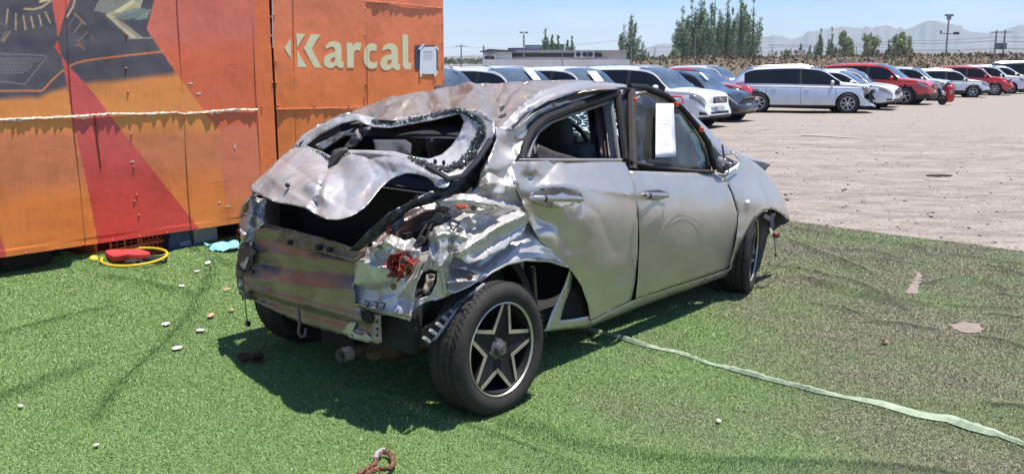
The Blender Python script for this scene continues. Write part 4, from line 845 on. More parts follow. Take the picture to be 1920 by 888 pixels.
sheet('torn_bracket', [(722, 446), (740, 440), (758, 452), (776, 446), (792, 462), (786, 480), (770, 486), (750, 474), (732, 478), (716, 462)], [(722, 446, 'u', -.40), (776, 446, 'u', -.30), (786, 480, 'u', -.34), (732, 478, 'u', -.44)], M_silver, step=4, amp=.018, scale=24, seed=48, ragged=1.6, creases=[([(722, 452), (752, 468), (786, 470)], -.04, 4)])
sheet('folded_lip', [(806, 376), (840, 368), (870, 362), (898, 366), (915, 374), (940, 380), (944, 392), (910, 392), (880, 388), (850, 392), (826, 386)], [(806, 376, 'u', -.06), (870, 362, 'v', .02), (940, 384, 'v', -.03), (880, 388, 'v', -.02), (826, 386, 'u', -.08)], M_bare, step=4, amp=.016, scale=24, seed=41, ragged=1.5, creases=[([(812, 378), (870, 374), (938, 386)], -.045, 4)])
sheet('bracket_plate', [(842, 512), (858, 502), (900, 515), (893, 526), (866, 528), (838, 530)], [(842, 512, 'u', -.17), (900, 515, 'v', -.07), (866, 528, 'v', -.08)], M_silver, step=5, amp=.01, scale=20, seed=4)
for x, y, k, v, r in [(838 + 42, 519, 'v', -.10, .014), (790, 450, 'u', -.30, .018), (738, 537, 'u', -.40, .013), (822, 408, 'u', -.14, .022), (888, 390, 'v', -.05, .012), (820, 475, 'u', -.28, .010), (712, 462, 'u', -.43, .010)]:
    c_ = cpt(x, y, k, v); b = MB(); b.lathe([(0, -.004), (r, -.004), (r, .004), (r * .6, .006), (r * .6, .0), (0, .0)], (0, 0, 0), 'y', 14); o = b.build('bolt', M_steel if r < .015 else M_dirtw, car, True); o.location = c_; o.rotation_euler = (0, 0, R(-60))
# wire bundles
rg = np.random.RandomState(77)
for pts in [[(800, 420, 'u', -.24), (788, 440, 'u', -.30), (776, 462, 'u', -.34), (765, 480, 'u', -.38)], [(808, 424, 'u', -.24), (796, 452, 'u', -.30), (770, 470, 'u', -.36)], [(850, 405, 'u', -.16), (842, 420, 'u', -.20), (850, 432, 'u', -.2), (862, 418, 'u', -.17), (848, 410, 'u', -.19)]]:
    MB().tube([Vector(p) for p in lpath(pts)], .005, 6).build('wiring', M_cable, car, True)
# near-black stamped rib marks on the valance corner
for k in range(3):
    x = 688 + k * 13 + (4 if k else 0); y = 566 + k * 1.5; MB().tube(lpath([(x - 4, y - 3, 'u', -.445), (x + 4, y, 'u', -.445), (x + 1, y + 9, 'u', -.445)]), .003, 5).build('stamped_rib', M_void, car, True)
# inside of the light recess hole
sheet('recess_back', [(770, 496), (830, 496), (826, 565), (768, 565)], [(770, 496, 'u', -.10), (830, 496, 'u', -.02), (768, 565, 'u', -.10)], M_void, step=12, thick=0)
sheet('recess_bracket', [(800, 512), (816, 514), (812, 534), (800, 552), (792, 548), (796, 530)], [(800, 512, 'u', -.20), (816, 514, 'u', -.18), (800, 552, 'u', -.22)], mat('dusty_beige_metal', (.42, .34, .28), .6, .3, .5, 30), step=5, amp=.02, scale=15, seed=5)

# ---- rear valance: inner panel left bare when the bumper came off
VAL_o = [(478, 432), (495, 425), (540, 434), (600, 448), (640, 462), (668, 474), (666, 490), (664, 540), (668, 572), (690, 584), (700, 600), (702, 640), (690, 636), (640, 626), (600, 616), (560, 604), (520, 585), (490, 570), (462, 556), (456, 520), (462, 470)]
sheet('rear_inner_panel', VAL_o, [(478, 432, 'v', 1.34), (540, 434, 'u', -.25), (668, 474, 'u', -.39), (664, 540, 'u', -.42), (690, 584, 'u', -.42), (700, 640, 'u', -.40), (600, 616, 'u', -.32), (520, 585, 'u', -.20), (456, 555, 'v', 1.46), (600, 520, 'u', -.36), (520, 500, 'u', -.24), (460, 500, 'v', 1.43)],
      M_inner, step=5, amp=.018, scale=46, seed=51, ragged=.8, creases=[([(470, 470), (560, 482), (660, 492)], -.035, 7), ([(480, 492), (560, 505), (664, 514)], .045, 9), ([(465, 520), (560, 535), (664, 545)], -.03, 8), ([(465, 538), (540, 560), (600, 575), (690, 600)], -.05, 5), ([(470, 552), (540, 575), (600, 592), (690, 615)], .05, 6), ([(482, 447), (560, 458), (665, 486)], .02, 4), ([(565, 500), (600, 540)], .02, 10)], dents=[(610, 480, 30, .02), (520, 470, 25, .02)])
sheet('boot_sill', [(480, 426), (500, 420), (545, 430), (600, 444), (640, 456), (672, 468), (690, 462), (684, 480), (664, 492), (620, 478), (560, 462), (520, 455), (482, 450)], [(480, 430, 'v', 1.40), (545, 430, 'u', -.27), (640, 456, 'u', -.40), (690, 465, 'u', -.42), (664, 492, 'u', -.44), (560, 462, 'u', -.31), (482, 450, 'v', 1.42)], mat('rusty_sill', (.26, .19, .15), .65, .3, .5, 18, .3, 50, ncol=(.12, .08, .06)), step=4.5, amp=.015, scale=24, seed=53, ragged=1, creases=[([(485, 437), (560, 446), (665, 478)], .02, 4)])
for x, y, k, v, a in [(544, 454, 'u', -.325, .012), (598, 464, 'u', -.39, .014), (618, 468, 'u', -.41, .012), (470, 520, 'v', 1.50, .02)]:
    c_ = cpt(x, y, k, v); MB().box(c_, (.02, a * 1.8, a * 1.6)).build('punched_hole', M_void, car)
# bent lower lip with bright torn scraps
sheet('lower_lip', [(640, 622), (656, 602), (668, 604), (662, 622), (680, 628), (684, 622), (700, 636), (690, 642), (660, 634)], [(640, 622, 'u', -.38), (668, 604, 'u', -.41), (700, 640, 'u', -.42)], M_bare, step=4, amp=.01, scale=15, seed=5)
sheet('bumper_bracket', [(700, 588), (714, 590), (716, 640), (710, 644), (696, 640)], [(700, 588, 'u', -.45), (716, 590, 'u', -.44), (700, 642, 'u', -.45)], mat('dusty_beige_metal'), step=5, amp=.004, scale=20, seed=3)
for y in (602, 616, 628): MB().ell(cpt(707, y, 'u', -.462), (.005, .006, .006), 8, 5).build('bolt_hole', M_void, car, True)
sheet('bumper_stay', [(676, 580), (700, 588), (698, 606), (686, 606), (678, 596)], [(676, 580, 'u', -.43), (700, 588, 'u', -.46), (686, 606, 'u', -.46)], M_void, step=5)
sheet('torn_edge', [(662, 570), (690, 574), (710, 580), (735, 586), (770, 590), (772, 602), (750, 600), (720, 596), (700, 590), (676, 582)], [(662, 570, 'u', -.44), (710, 580, 'u', -.44), (770, 596, 'u', -.37)], mat('torn_cream_metal', (.60, .52, .42), .6, .3, .6, 30, .6, 50, ncol=(.28, .22, .17)), step=4, amp=.03, scale=14, seed=5, ragged=2)
0 and sheet('underbody_plate', [(540, 600), (600, 618), (700, 645), (760, 640), (830, 600), (800, 640), (752, 655), (700, 650)], [(540, 600, 'u', -.05), (700, 648, 'u', -.30), (830, 600, 'u', .05), (752, 655, 'u', -.25)], M_dirtw, step=8)
sheet('underbody_wall', [(690, 600), (840, 545), (905, 525), (850, 560), (790, 650), (752, 655), (700, 650)], [(690, 600, 'u', -.28), (840, 545, 'u', -.05), (905, 525, 'v', .12), (752, 655, 'u', -.18)], M_under, step=10, thick=0)
# ---- left rear corner: shredded, with the remains of the lamp
sheet('left_corner', [(470, 366), (500, 374), (498, 392), (494, 420), (482, 432), (470, 460), (462, 500), (460, 556), (448, 545), (444, 500), (450, 450), (452, 410), (466, 395)], [(470, 366, 'v', 1.48), (498, 385, 'v', 1.40), (482, 432, 'v', 1.34), (460, 550, 'v', 1.44), (446, 520, 'v', 1.56), (452, 410, 'v', 1.52)], M_bare, step=4, amp=.06, scale=18, seed=61, ragged=2.2, creases=[([(485, 372), (478, 420), (460, 470)], .05, 5), ([(470, 370), (474, 400), (458, 440)], -.05, 4)])
sheet('left_corner', [(450, 455), (470, 450), (478, 470), (470, 520), (474, 560), (455, 562), (446, 540), (442, 500)], [(450, 455, 'v', 1.50), (478, 470, 'v', 1.32), (474, 560, 'v', 1.36), (446, 540, 'v', 1.52)], M_dirtw, step=4, amp=.05, scale=16, seed=62, ragged=2.5, creases=[([(460, 460), (458, 555)], -.04, 5)])
tl = empty('tail_lamp', (0, 0, 0)); tl.parent = car
sheet('lens', [(452, 398), (462, 402), (468, 418), (478, 430), (482, 448), (470, 462), (458, 460), (450, 440), (452, 420)], [(452, 398, 'v', 1.60), (478, 430, 'v', 1.48), (470, 462, 'v', 1.48), (450, 440, 'v', 1.62)], M_red, tl, step=4, amp=.06, scale=14, seed=63, ragged=2)
def red_bloom(cx, cy, r, k, v, seed, parent):
    rg = np.random.RandomState(seed); b = MB(); c_ = cpt(cx, cy, k, v)
    for i in range(26):
        a = rg.rand() * 6.283; rr = r * rg.uniform(.25, 1); p = c_ + Vector((rg.uniform(-.03, .02), math.cos(a) * rr, math.sin(a) * rr * .7)); s = rg.uniform(.012, .026)
        q = [p + Vector(rg.normal(0, s, 3).tolist()) for _ in range(5)]; b.add(q, [(0, 1, 2), (0, 2, 3), (1, 2, 4), (0, 3, 4)])
    solid(b.build('lens_shards', M_red, parent), .002)
tr = empty('tail_lamp', (0, 0, 0)); tr.parent = car
red_bloom(754, 492, .062, 'u', -.40, 3, tr); b = MB(); b.lathe([(0, 0), (.014, 0), (.017, .02), (.012, .03)], (0, 0, 0), 'y', 12); o = b.build('bulb_socket', M_dirtw, tr, True); o.location = cpt(756, 488, 'u', -.44); o.rotation_euler = (0, 0, R(-70))
red_bloom(464, 440, .05, 'v', 1.56, 5, tl)
sheet('lamp_fragment', [(768, 376), (790, 372), (806, 374), (796, 384), (776, 384)], [(768, 376, 'u', -.14), (806, 374, 'u', -.08), (776, 384, 'u', -.15)], M_red, step=5, amp=.02, scale=14, seed=3)
sheet('lamp_fragment', [(850, 384), (872, 382), (880, 388), (862, 394)], [(850, 384, 'u', -.12), (880, 386, 'u', -.08), (862, 394, 'u', -.12)], M_red, step=5, amp=.01, scale=14, seed=3)
sheet('lamp_fragment', [(722, 418), (730, 412), (734, 432), (726, 440)], [(722, 418, 'u', -.36), (734, 432, 'u', -.36), (726, 440, 'u', -.37)], M_red, step=4, amp=.01, scale=14, seed=3)
# tow hook, cable with plug, exhaust
b = MB(); b.tube(lpath([(560, 580, 'u', -.33), (562, 604, 'u', -.35), (560, 622, 'u', -.36), (565, 631, 'u', -.36), (572, 629, 'u', -.36), (574, 615, 'u', -.34)]), .008, 8); b.build('tow_hook', mat('hook_steel', (.16, .13, .13), .5, .5, .4, 20), car, True)
b = MB(); b.tube(lpath([(459, 558, 'v', 1.62), (461, 580, 'v', 1.62), (464, 602, 'v', 1.60)]), .003, 5); o = b.build('hanging_cable', M_cable, car, True); MB().box(cpt(465, 606, 'v', 1.60), (.02, .025, .03)).build('plug', M_dark, o, bevel=.004)
b = MB(); b.tube(lpath([(645, 664, 'u', -.46), (690, 650, 'u', -.26), (740, 640, 'u', -.05)]), .026, 16, False); ex = b.build('exhaust_pipe', M_steel, car, True)
e0 = cpt(638, 666, 'u', -.50); e1 = cpt(656, 661, 'u', -.42); dr = (e1 - e0); b = MB(); b.tube([e0, e1], .031, 20, False); b.tube([e0, e1], .026, 20, False); b.build('tail_pipe_tip', M_pipe, ex, True)
b = MB(); b.tube([e1, e1 - dr * -.05], .0255, 16); b.build('pipe_bore', M_void, ex, True)
b = MB(); b.tube(lpath([(700, 650, 'u', -.27), (715, 648, 'u', -.2), (830, 620, 'u', .1)]), [.06, .075, .075], 18); b.build('silencer', mat('silencer_steel', (.15, .09, .06), .6, .5, .5, 12, ncol=(.06, .035, .025)), ex, True)

# ---- wheel arch parts
sheet('arch_liner', [(752, 640), (800, 610), (840, 580), (880, 548), (906, 530), (912, 536), (880, 566), (845, 600), (815, 640), (800, 652), (760, 652)], [(752, 640, 'u', -.27), (840, 580, 'v', -.02), (906, 530, 'v', -.05), (845, 600, 'v', .0), (760, 652, 'u', -.25)], M_dirtw, step=5, amp=.02, scale=18, seed=71, creases=[([(760, 648), (810, 628), (850, 585), (908, 533)], -.03, 4)])
b = MB()
for i in range(9):
    f = i / 8; x = 800 + 96 * f; y = 636 - 96 * f ** .92; p = cpt(x, y, 'v', -.04 + .02 * f); b.box(p, (.035, .02, .012), Matrix.Rotation(R(40), 3, 'Y'))
b.build('liner_clips', mat('pale_dusty_plastic', (.30, .29, .30), .5), car)
b = MB(); b.tube(lpath([(758, 650, 'u', -.27), (800, 648, 'u', -.16), (818, 632, 'v', -.02), (846, 594, 'v', -.04), (882, 552, 'v', -.06), (908, 532, 'v', -.07)]), .007, 6); b.build('liner_edge', mat('pale_dusty_plastic'), car, True)
# dark well behind the arch, and the inner structure seen in it
b = MB(); b.lathe([(.40, .28), (.40, .02), (.36, .02)], (.16, .08, .30), 'y', 40); b.lathe([(0, .34), (.40, .28)], (.16, .08, .30), 'y', 40); 
F = [f for f in b.F if sum(b.V[i][2] for i in f) / len(f) > .30]; us = sorted({i for f in F for i in f}); mp_ = {a: k for k, a in enumerate(us)}; mesh_np('wheel_housing', [b.V[i] for i in us], [tuple(mp_[i] for i in f) for f in F], M_under, car, True)
rim_strip('arch_lip', [(898, 528, 'v', -.04), (920, 511, 'v', -.05), (950, 495, 'v', -.05), (985, 487, 'v', -.05), (1030, 489, 'v', -.03), (1064, 500, 'v', -.02)], .006, M_silver, car)
sheet('sill_end', [(1062, 494), (1068, 506), (1058, 535), (1046, 560), (1034, 585), (1022, 620), (1060, 614), (1105, 602), (1104, 592), (1070, 598), (1050, 600), (1058, 570), (1068, 545), (1074, 515)], [(1062, 494, 'v', .0), (1022, 620, 'v', .06), (1105, 600, 'v', .06), (1074, 515, 'v', .05)], M_silver, step=5, amp=.01, scale=24, seed=73, creases=[([(1066, 506), (1050, 560), (1030, 615)], -.015, 5)])
sheet('inner_sill', [(1066, 505), (1078, 512), (1098, 552), (1106, 596), (1050, 606), (1055, 560)], [(1066, 505, 'v', .12), (1106, 596, 'v', .12), (1050, 606, 'v', .14)], M_under, step=8, amp=.03, scale=24, creases=[([(1055, 585), (1100, 570)], -.03, 5)])
for pts in ([(955, 505), (975, 512), (985, 560)], [(1000, 500), (1004, 560), (1000, 620)]):
    MB().tube(lpath([(x, y, 'v', .22) for x, y in pts]), .012, 6).build('inner_stay', mat('stay_dark', (.10, .085, .075), .5, .2), car, True)

# ---- doors
rd = empty('rear_door', (0, 0, 0)); rd.parent = car
def rd_amp(V): return np.clip((1150 - V[:, 0]) / 120, .10, 1)
sheet('door_skin', [(962, 303), (1010, 302), (1060, 301), (1110, 300), (1158, 301), (1172, 306), (1186, 335), (1193, 370), (1196, 420), (1195, 480), (1190, 530), (1183, 562), (1150, 580), (1107, 602), (1103, 572), (1090, 535), (1072, 508), (1045, 482), (1012, 452), (992, 415), (978, 375), (964, 345)],
      [(962, 303, 'v', .05), (1060, 301, 'v', .09), (1160, 301, 'v', .08), (1190, 350, 'v', .02), (1195, 480, 'v', .02), (1183, 562, 'v', .07), (1107, 602, 'v', .08), (1090, 535, 'v', .03), (1012, 452, 'v', -.01), (978, 375, 'v', .01), (1060, 345, 'v', .0), (1100, 430, 'v', -.03), (1165, 361, 'v', .0), (1130, 520, 'v', .0)],
      M_silver, rd, step=4.5, amp=.020, scale=75, seed=83, ampf=rd_amp, creases=[([(1000, 350), (1060, 346), (1120, 356), (1175, 362)], -.022, 6), ([(1040, 306), (1020, 330), (1000, 350)], .03, 9), ([(1060, 360), (1120, 400), (1150, 470)], .016, 16), ([(1165, 305), (1160, 350)], -.006, 6), ([(966, 340), (985, 336), (1000, 318), (1012, 304)], -.04, 8), ([(975, 335), (990, 330)], .03, 8), ([(1000, 400), (1040, 430), (1075, 480), (1095, 540)], .018, 12), ([(1105, 600), (1112, 540), (1150, 520), (1188, 515)], .02, 12), ([(1020, 352), (1000, 380), (1010, 420)], .015, 10)],
      dents=[(988, 333, 12, .04), (1000, 360, 22, -.025), (1035, 410, 24, .035), (1085, 400, 50, -.03), (1020, 440, 18, -.02), (1060, 318, 40, -.015)])
fd = empty('front_door', (0, 0, 0)); fd.parent = car
sheet('door_skin', [(1180, 320), (1240, 322), (1300, 324), (1338, 325), (1360, 338), (1372, 365), (1382, 400), (1381, 430), (1375, 465), (1364, 503), (1350, 508), (1270, 533), (1192, 560), (1196, 520), (1199, 450), (1197, 400), (1190, 355)],
      [(1180, 320, 'v', .07), (1338, 325, 'v', .09), (1372, 365, 'v', .02), (1380, 430, 'v', .01), (1364, 503, 'v', .06), (1192, 560, 'v', .07), (1199, 450, 'v', .01), (1190, 360, 'v', .02), (1280, 400, 'v', -.015), (1280, 470, 'v', .0), (1280, 350, 'v', .02), (1278, 522, 'v', .05)],
      M_silver, fd, step=6, amp=.0035, scale=90, seed=85, creases=[([(1198, 382), (1280, 380), (1378, 388)], .003, 8), ([(1198, 528), (1280, 508), (1366, 486)], -.006, 8)], dents=[(1290, 430, 36, .006)])
def scuffs():
    rg = np.random.RandomState(8); b = MB()
    for i in range(2):
        r = 58 + i * 11 + rg.uniform(-2, 2); pts = []
        for a in np.linspace(rg.uniform(185, 240), rg.uniform(270, 330), 18): pts.append((1287 + r * .78 * math.cos(R(a)), 470 + r * 1.05 * math.sin(R(a))))
        L = [cpt(x, y, 'v', -.018) for x, y in pts]
        b.tube(L, .0012, 4)
    b.build('scuff_marks', mat('pale_scuff', (.30, .285, .265), .7, .4), fd)
handle_base = mat('handle_paint', (.52, .50, .48), .3, .8, .2, 20)
def handle(cx, cy, parent, v0, L, lock=False):
    s = L / 95.0
    def q(dx, dy, v): return cpt(cx + dx * s, cy + dy * s, 'v', v)
    # recess bowl as a dished patch and the bright lower part of the bowl
    o = [(cx + 48 * s * math.cos(a), cy - 2 * s + 19 * s * math.sin(a)) for a in np.linspace(0, 6.283, 26)[:-1]]
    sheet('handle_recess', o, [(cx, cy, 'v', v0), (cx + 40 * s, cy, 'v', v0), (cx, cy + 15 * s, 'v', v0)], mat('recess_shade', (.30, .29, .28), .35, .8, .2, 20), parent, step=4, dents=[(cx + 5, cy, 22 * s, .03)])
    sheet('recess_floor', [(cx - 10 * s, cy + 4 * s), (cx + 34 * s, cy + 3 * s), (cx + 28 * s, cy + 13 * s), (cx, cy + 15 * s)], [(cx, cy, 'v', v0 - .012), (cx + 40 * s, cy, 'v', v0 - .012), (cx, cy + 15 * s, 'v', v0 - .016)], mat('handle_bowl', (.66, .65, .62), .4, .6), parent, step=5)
    h = MB(); pts = [q(-47, 1, v0 - .012), q(-38, 0, v0 - .030), q(-10, 0, v0 - .040), (q(20, 0, v0 - .040)), q(42, 1, v0 - .030), q(49, 2, v0 - .010)]
    h.tube(pts, [.010, .015, .0155, .0155, .013, .007], 10); hh = h.build('handle', handle_base, parent, True)
    MB().tube([q(-22, 0, v0 - .038), q(-20, 0, v0 - .038)], .0162, 10).build('handle_joint', M_void, hh, True)
    if lock: MB().ell(q(-35, -1, v0 - .045), (.007, .007, .007), 8, 6).build('key_lock', M_void, hh, True)
handle(1043, 372, rd, -.040, 100); handle(1228, 366, fd, -.020, 50, True); scuffs()
# small scratches, rust specks
rg = np.random.RandomState(14); b = MB()
for x, y in [(1186, 488), (1185, 498), (1191, 385), (1194, 392)] : b.ell(cpt(x, y, 'v', .012), (.004, .002, .006), 6, 5)
b.build('rust_specks', M_steel, rd)
# window frames
FRv = .21
b = MB(); b.tube(lpath([(976, 300, 'v', .09), (984, 268, 'v', .12), (996, 244, 'v', .14), (1022, 222, 'v', .17), (1070, 203, 'v', .20), (1120, 187, 'v', .22), (1158, 174, 'v', .24)]), .024, 8); b.tube(lpath([(1158, 172, 'v', .24), (1160, 200, 'v', .20), (1172, 300, 'v', .09)]), .020, 8); b.build('window_frame', M_frame, rd, True)
b = MB(); b.tube(lpath([(990, 296, 'v', .10), (998, 268, 'v', .13), (1010, 246, 'v', .15), (1034, 228, 'v', .18), (1080, 212, 'v', .21), (1144, 190, 'v', .24)]), .010, 6); b.tube(lpath([(1146, 190, 'v', .23), (1152, 240, 'v', .16), (1160, 298, 'v', .10)]), .010, 6); b.build('window_seal', mat('grey_seal', (.18, .18, .17), .5), rd, True)
sheet('quarter_trim', [(985, 252), (1002, 250), (1010, 296), (988, 297)], [(985, 252, 'v', .15), (1002, 250, 'v', .16), (1010, 296, 'v', .12), (988, 297, 'v', .12)], M_trimb, rd, step=6)
sheet('belt_moulding', [(1008, 270), (1040, 284), (1090, 298), (1140, 300), (1140, 302), (1010, 302), (1005, 285)], [(1008, 270, 'v', .12), (1040, 284, 'v', .13), (1140, 300, 'v', .11), (1008, 300, 'v', .10)], M_trimb, rd, step=5, creases=[([(1008, 278), (1050, 292), (1120, 300)], -.01, 3)])
b = MB(); b.tube(lpath([(972, 300, 'v', .065), (1060, 300, 'v', .085), (1165, 300, 'v', .08)]), .008, 6); b.build('door_top_edge', M_silver, rd, True)
# strip of crumpled quarter window still in place
for k, (x0, x1) in enumerate(((980, 986), (989, 993), (996, 1002))): sheet('trim_strip', [(x0, 262), (x0 + 4, 260), (x1 + 8, 296), (x0 + 8, 296)], [(x0, 262, 'v', .14), (x0 + 4, 260, 'v', .14), (x0 + 8, 296, 'v', .11)], (M_white, M_trimb, mat('grey_seal'))[k], rd, step=6)
# B pillar, seat belt, brown trim
bp = empty('door_pillar', (0, 0, 0)); bp.parent = car
sheet('pillar_trim', [(1112, 196), (1130, 190), (1158, 298), (1128, 299)], [(1112, 196, 'v', .36), (1130, 190, 'v', .35), (1158, 298, 'v', .20), (1128, 299, 'v', .21)], mat('plum_pillar_trim', (.09, .055, .055), .5, 0, .4, 20), bp, step=8)
sheet('pillar_cover', [(1128, 188), (1144, 184), (1156, 236), (1154, 296), (1142, 298), (1136, 240)], [(1128, 188, 'v', .33), (1144, 184, 'v', .31), (1154, 296, 'v', .18), (1142, 298, 'v', .19)], mat('pale_pillar_trim', (.22, .22, .22), .6), bp, step=8)
sheet('pillar_cover', [(1160, 172), (1174, 168), (1190, 300), (1192, 318), (1172, 318)], [(1160, 172, 'v', .27), (1174, 168, 'v', .26), (1190, 318, 'v', .11), (1172, 318, 'v', .11)], M_dark, bp, step=8)
sheet('pillar_cover', [(1100, 200), (1114, 196), (1134, 298), (1112, 299)], [(1100, 200, 'v', .42), (1114, 196, 'v', .40), (1134, 298, 'v', .25), (1112, 299, 'v', .25)], M_dark, bp, step=8)
# front door frame
b = MB(); b.tube(lpath([(1186, 318, 'v', .09), (1184, 240, 'v', .17), (1183, 170, 'v', .25)]), .026, 8); b.build('window_frame', M_trimb, fd, True)
b = MB(); b.tube(lpath([(1180, 163, 'v', .26), (1212, 165, 'v', .26), (1248, 179, 'v', .25), (1278, 203, 'v', .23), (1308, 238, 'v', .18), (1328, 268, 'v', .14), (1342, 318, 'v', .09)]), .019, 8); b.build('window_frame', M_frame, fd, True)
b = MB(); b.tube(lpath([(1184, 304, 'v', .09), (1230, 313, 'v', .09), (1290, 320, 'v', .08), (1338, 322, 'v', .08)]), .012, 6); b.build('belt_moulding', M_trimb, fd, True)
gl = sheet('window_glass', [(1192, 176), (1214, 172), (1244, 184), (1274, 206), (1304, 241), (1322, 268), (1334, 320), (1290, 320), (1230, 312), (1190, 304)], [(1192, 176, 'v', .24), (1244, 184, 'v', .24), (1322, 268, 'v', .15), (1334, 320, 'v', .10), (1190, 304, 'v', .11)], M_glass, fd, step=14, thick=.003)
0 and sheet('rear_window_glass', [(1008, 262), (1032, 236), (1080, 218), (1100, 212), (1118, 298), (1090, 297), (1040, 283)], [(1008, 262, 'v', .17), (1080, 218, 'v', .23), (1100, 212, 'v', .24), (1118, 298, 'v', .13), (1040, 283, 'v', .14)], glass_mat('clear_rear_glass', (.75, .85, .85), .03), rd, step=12, thick=.003)
# lining behind the door glass: pale dusty inside
sheet('inner_lining', [(1192, 270), (1330, 290), (1332, 330), (1192, 330)], [(1192, 270, 'v', .60), (1330, 290, 'v', .62), (1192, 330, 'v', .55)], mat('dusty_pale_lining', (.36, .33, .27), .8, 0, .5, 9), step=14, amp=.08, scale=40)
# A pillar and mirror mount
sheet('front_pillar', [(1266, 190), (1280, 196), (1312, 226), (1338, 252), (1362, 276), (1374, 290), (1358, 292), (1338, 276), (1312, 242), (1284, 208)], [(1266, 190, 'v', .27), (1312, 226, 'v', .23), (1374, 290, 'v', .12), (1338, 276, 'v', .14), (1284, 208, 'v', .24)], M_silver, step=6, amp=.004, scale=20)
sheet('mirror_mount', [(1334, 272), (1352, 290), (1374, 300), (1376, 312), (1356, 326), (1344, 322)], [(1334, 272, 'v', .12), (1376, 312, 'v', .08), (1344, 322, 'v', .07)], M_dark, step=6)
for x, y, r in [(1351, 304, .035), (1356, 302, .022), (1366, 308, .015)]:
    b = MB(); b.lathe([(0, -.02), (r * .7, -.02), (r, -.008), (r, .01)], (0, 0, 0), 'y', 16); o = b.build('mirror_motor', mat('mirror_motor_metal', (.35, .34, .35), .4, .6, .5, 30), car, True); o.location = cpt(x, y, 'v', .06)
b = MB(); b.tube(lpath([(1354, 272, 'v', .08), (1357, 290, 'v', .05), (1358, 320, 'v', .05)]), .006, 6); b.build('mirror_stub', M_dark, car, True)
sheet('mirror_triangle', [(1358, 322), (1376, 312), (1384, 306), (1386, 314), (1366, 328)], [(1358, 322, 'v', .05), (1384, 306, 'v', .08), (1366, 328, 'v', .05)], M_white, step=5)
# ---- front wing
W_o = [(1342, 326), (1362, 328), (1380, 312), (1386, 304), (1378, 292), (1372, 284), (1392, 291), (1412, 302), (1432, 318), (1448, 338), (1462, 362), (1474, 385), (1480, 402), (1478, 414), (1466, 402), (1450, 392), (1436, 394), (1422, 404), (1408, 420), (1394, 446), (1384, 472), (1376, 495), (1366, 503), (1377, 465), (1383, 430), (1384, 400), (1374, 362), (1362, 337)]
sheet('front_wing', W_o, [(1342, 326, 'v', .09), (1380, 300, 'v', .13), (1412, 302, 'v', .16), (1448, 338, 'v', .16), (1480, 402, 'v', .10), (1450, 392, 'v', .03), (1422, 404, 'v', .0), (1394, 446, 'v', .0), (1366, 503, 'v', .06), (1384, 400, 'v', .01), (1400, 350, 'v', .04), (1420, 370, 'v', .01)], M_silver, step=5, amp=.006, scale=40, seed=91, smooth_outline=1, creases=[([(1388, 345), (1410, 315)], .012, 8), ([(1392, 448), (1410, 412), (1436, 390), (1460, 392)], -.014, 5), ([(1385, 355), (1405, 345), (1440, 350)], -.008, 12)], dents=[(1425, 345, 26, .02)])
b = MB(); b.ell((0, 0, 0), (.028, .010, .019), 16, 8); o = b.build('side_marker', mat('clear_marker_lens', (.75, .75, .73), .15, 0, .2, 60), car, True); o.location = cpt(1402, 380, 'v', -.002)
sheet('wing_edge', [(1440, 392), (1462, 396), (1480, 406), (1480, 414), (1470, 420), (1458, 424), (1448, 414), (1442, 404)], [(1440, 392, 'v', .06), (1480, 406, 'v', .16), (1458, 424, 'v', .14)], M_void, step=5, amp=.02, scale=14, seed=5, ragged=1.5)
# bonnet corner bent up
sheet('bonnet_corner', [(1364, 282), (1380, 286), (1410, 300), (1445, 308), (1436, 318), (1428, 326), (1410, 314), (1392, 300)], [(1364, 282, 'v', .17), (1410, 300, 'v', .24), (1445, 308, 'v', .30), (1428, 326, 'v', .22), (1392, 300, 'v', .19)], mat('bonnet_underside', (.06, .055, .05), .5, .3, .4, 20), step=5, amp=.01, scale=16, seed=3)
sheet('bonnet_edge', [(1364, 280), (1382, 284), (1412, 296), (1445, 306), (1410, 302), (1384, 292)], [(1364, 280, 'v', .19), (1412, 296, 'v', .27), (1445, 306, 'v', .31), (1384, 292, 'v', .20)], M_silver, step=5)
# sill below the doors
sheet('sill', [(1107, 602), (1183, 564), (1192, 561), (1270, 535), (1350, 510), (1364, 505), (1376, 496), (1380, 500), (1366, 516), (1350, 521), (1270, 549), (1190, 578), (1107, 612), (1022, 622), (1020, 616), (1060, 610)], [(1107, 602, 'v', .085), (1192, 561, 'v', .08), (1350, 510, 'v', .075), (1366, 516, 'v', .10), (1190, 578, 'v', .12), (1107, 612, 'v', .12), (1022, 620, 'v', .10)], M_silver, step=5, amp=.002, scale=30)
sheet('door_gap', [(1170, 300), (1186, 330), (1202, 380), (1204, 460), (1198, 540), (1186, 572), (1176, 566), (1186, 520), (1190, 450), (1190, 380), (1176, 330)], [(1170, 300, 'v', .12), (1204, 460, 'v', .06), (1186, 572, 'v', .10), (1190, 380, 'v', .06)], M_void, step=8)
sheet('door_gap', [(1360, 512), (1362, 498), (1374, 462), (1380, 420), (1390, 425), (1384, 470), (1370, 512)], [(1360, 512, 'v', .10), (1380, 420, 'v', .04), (1370, 512, 'v', .10)], M_void, step=8)
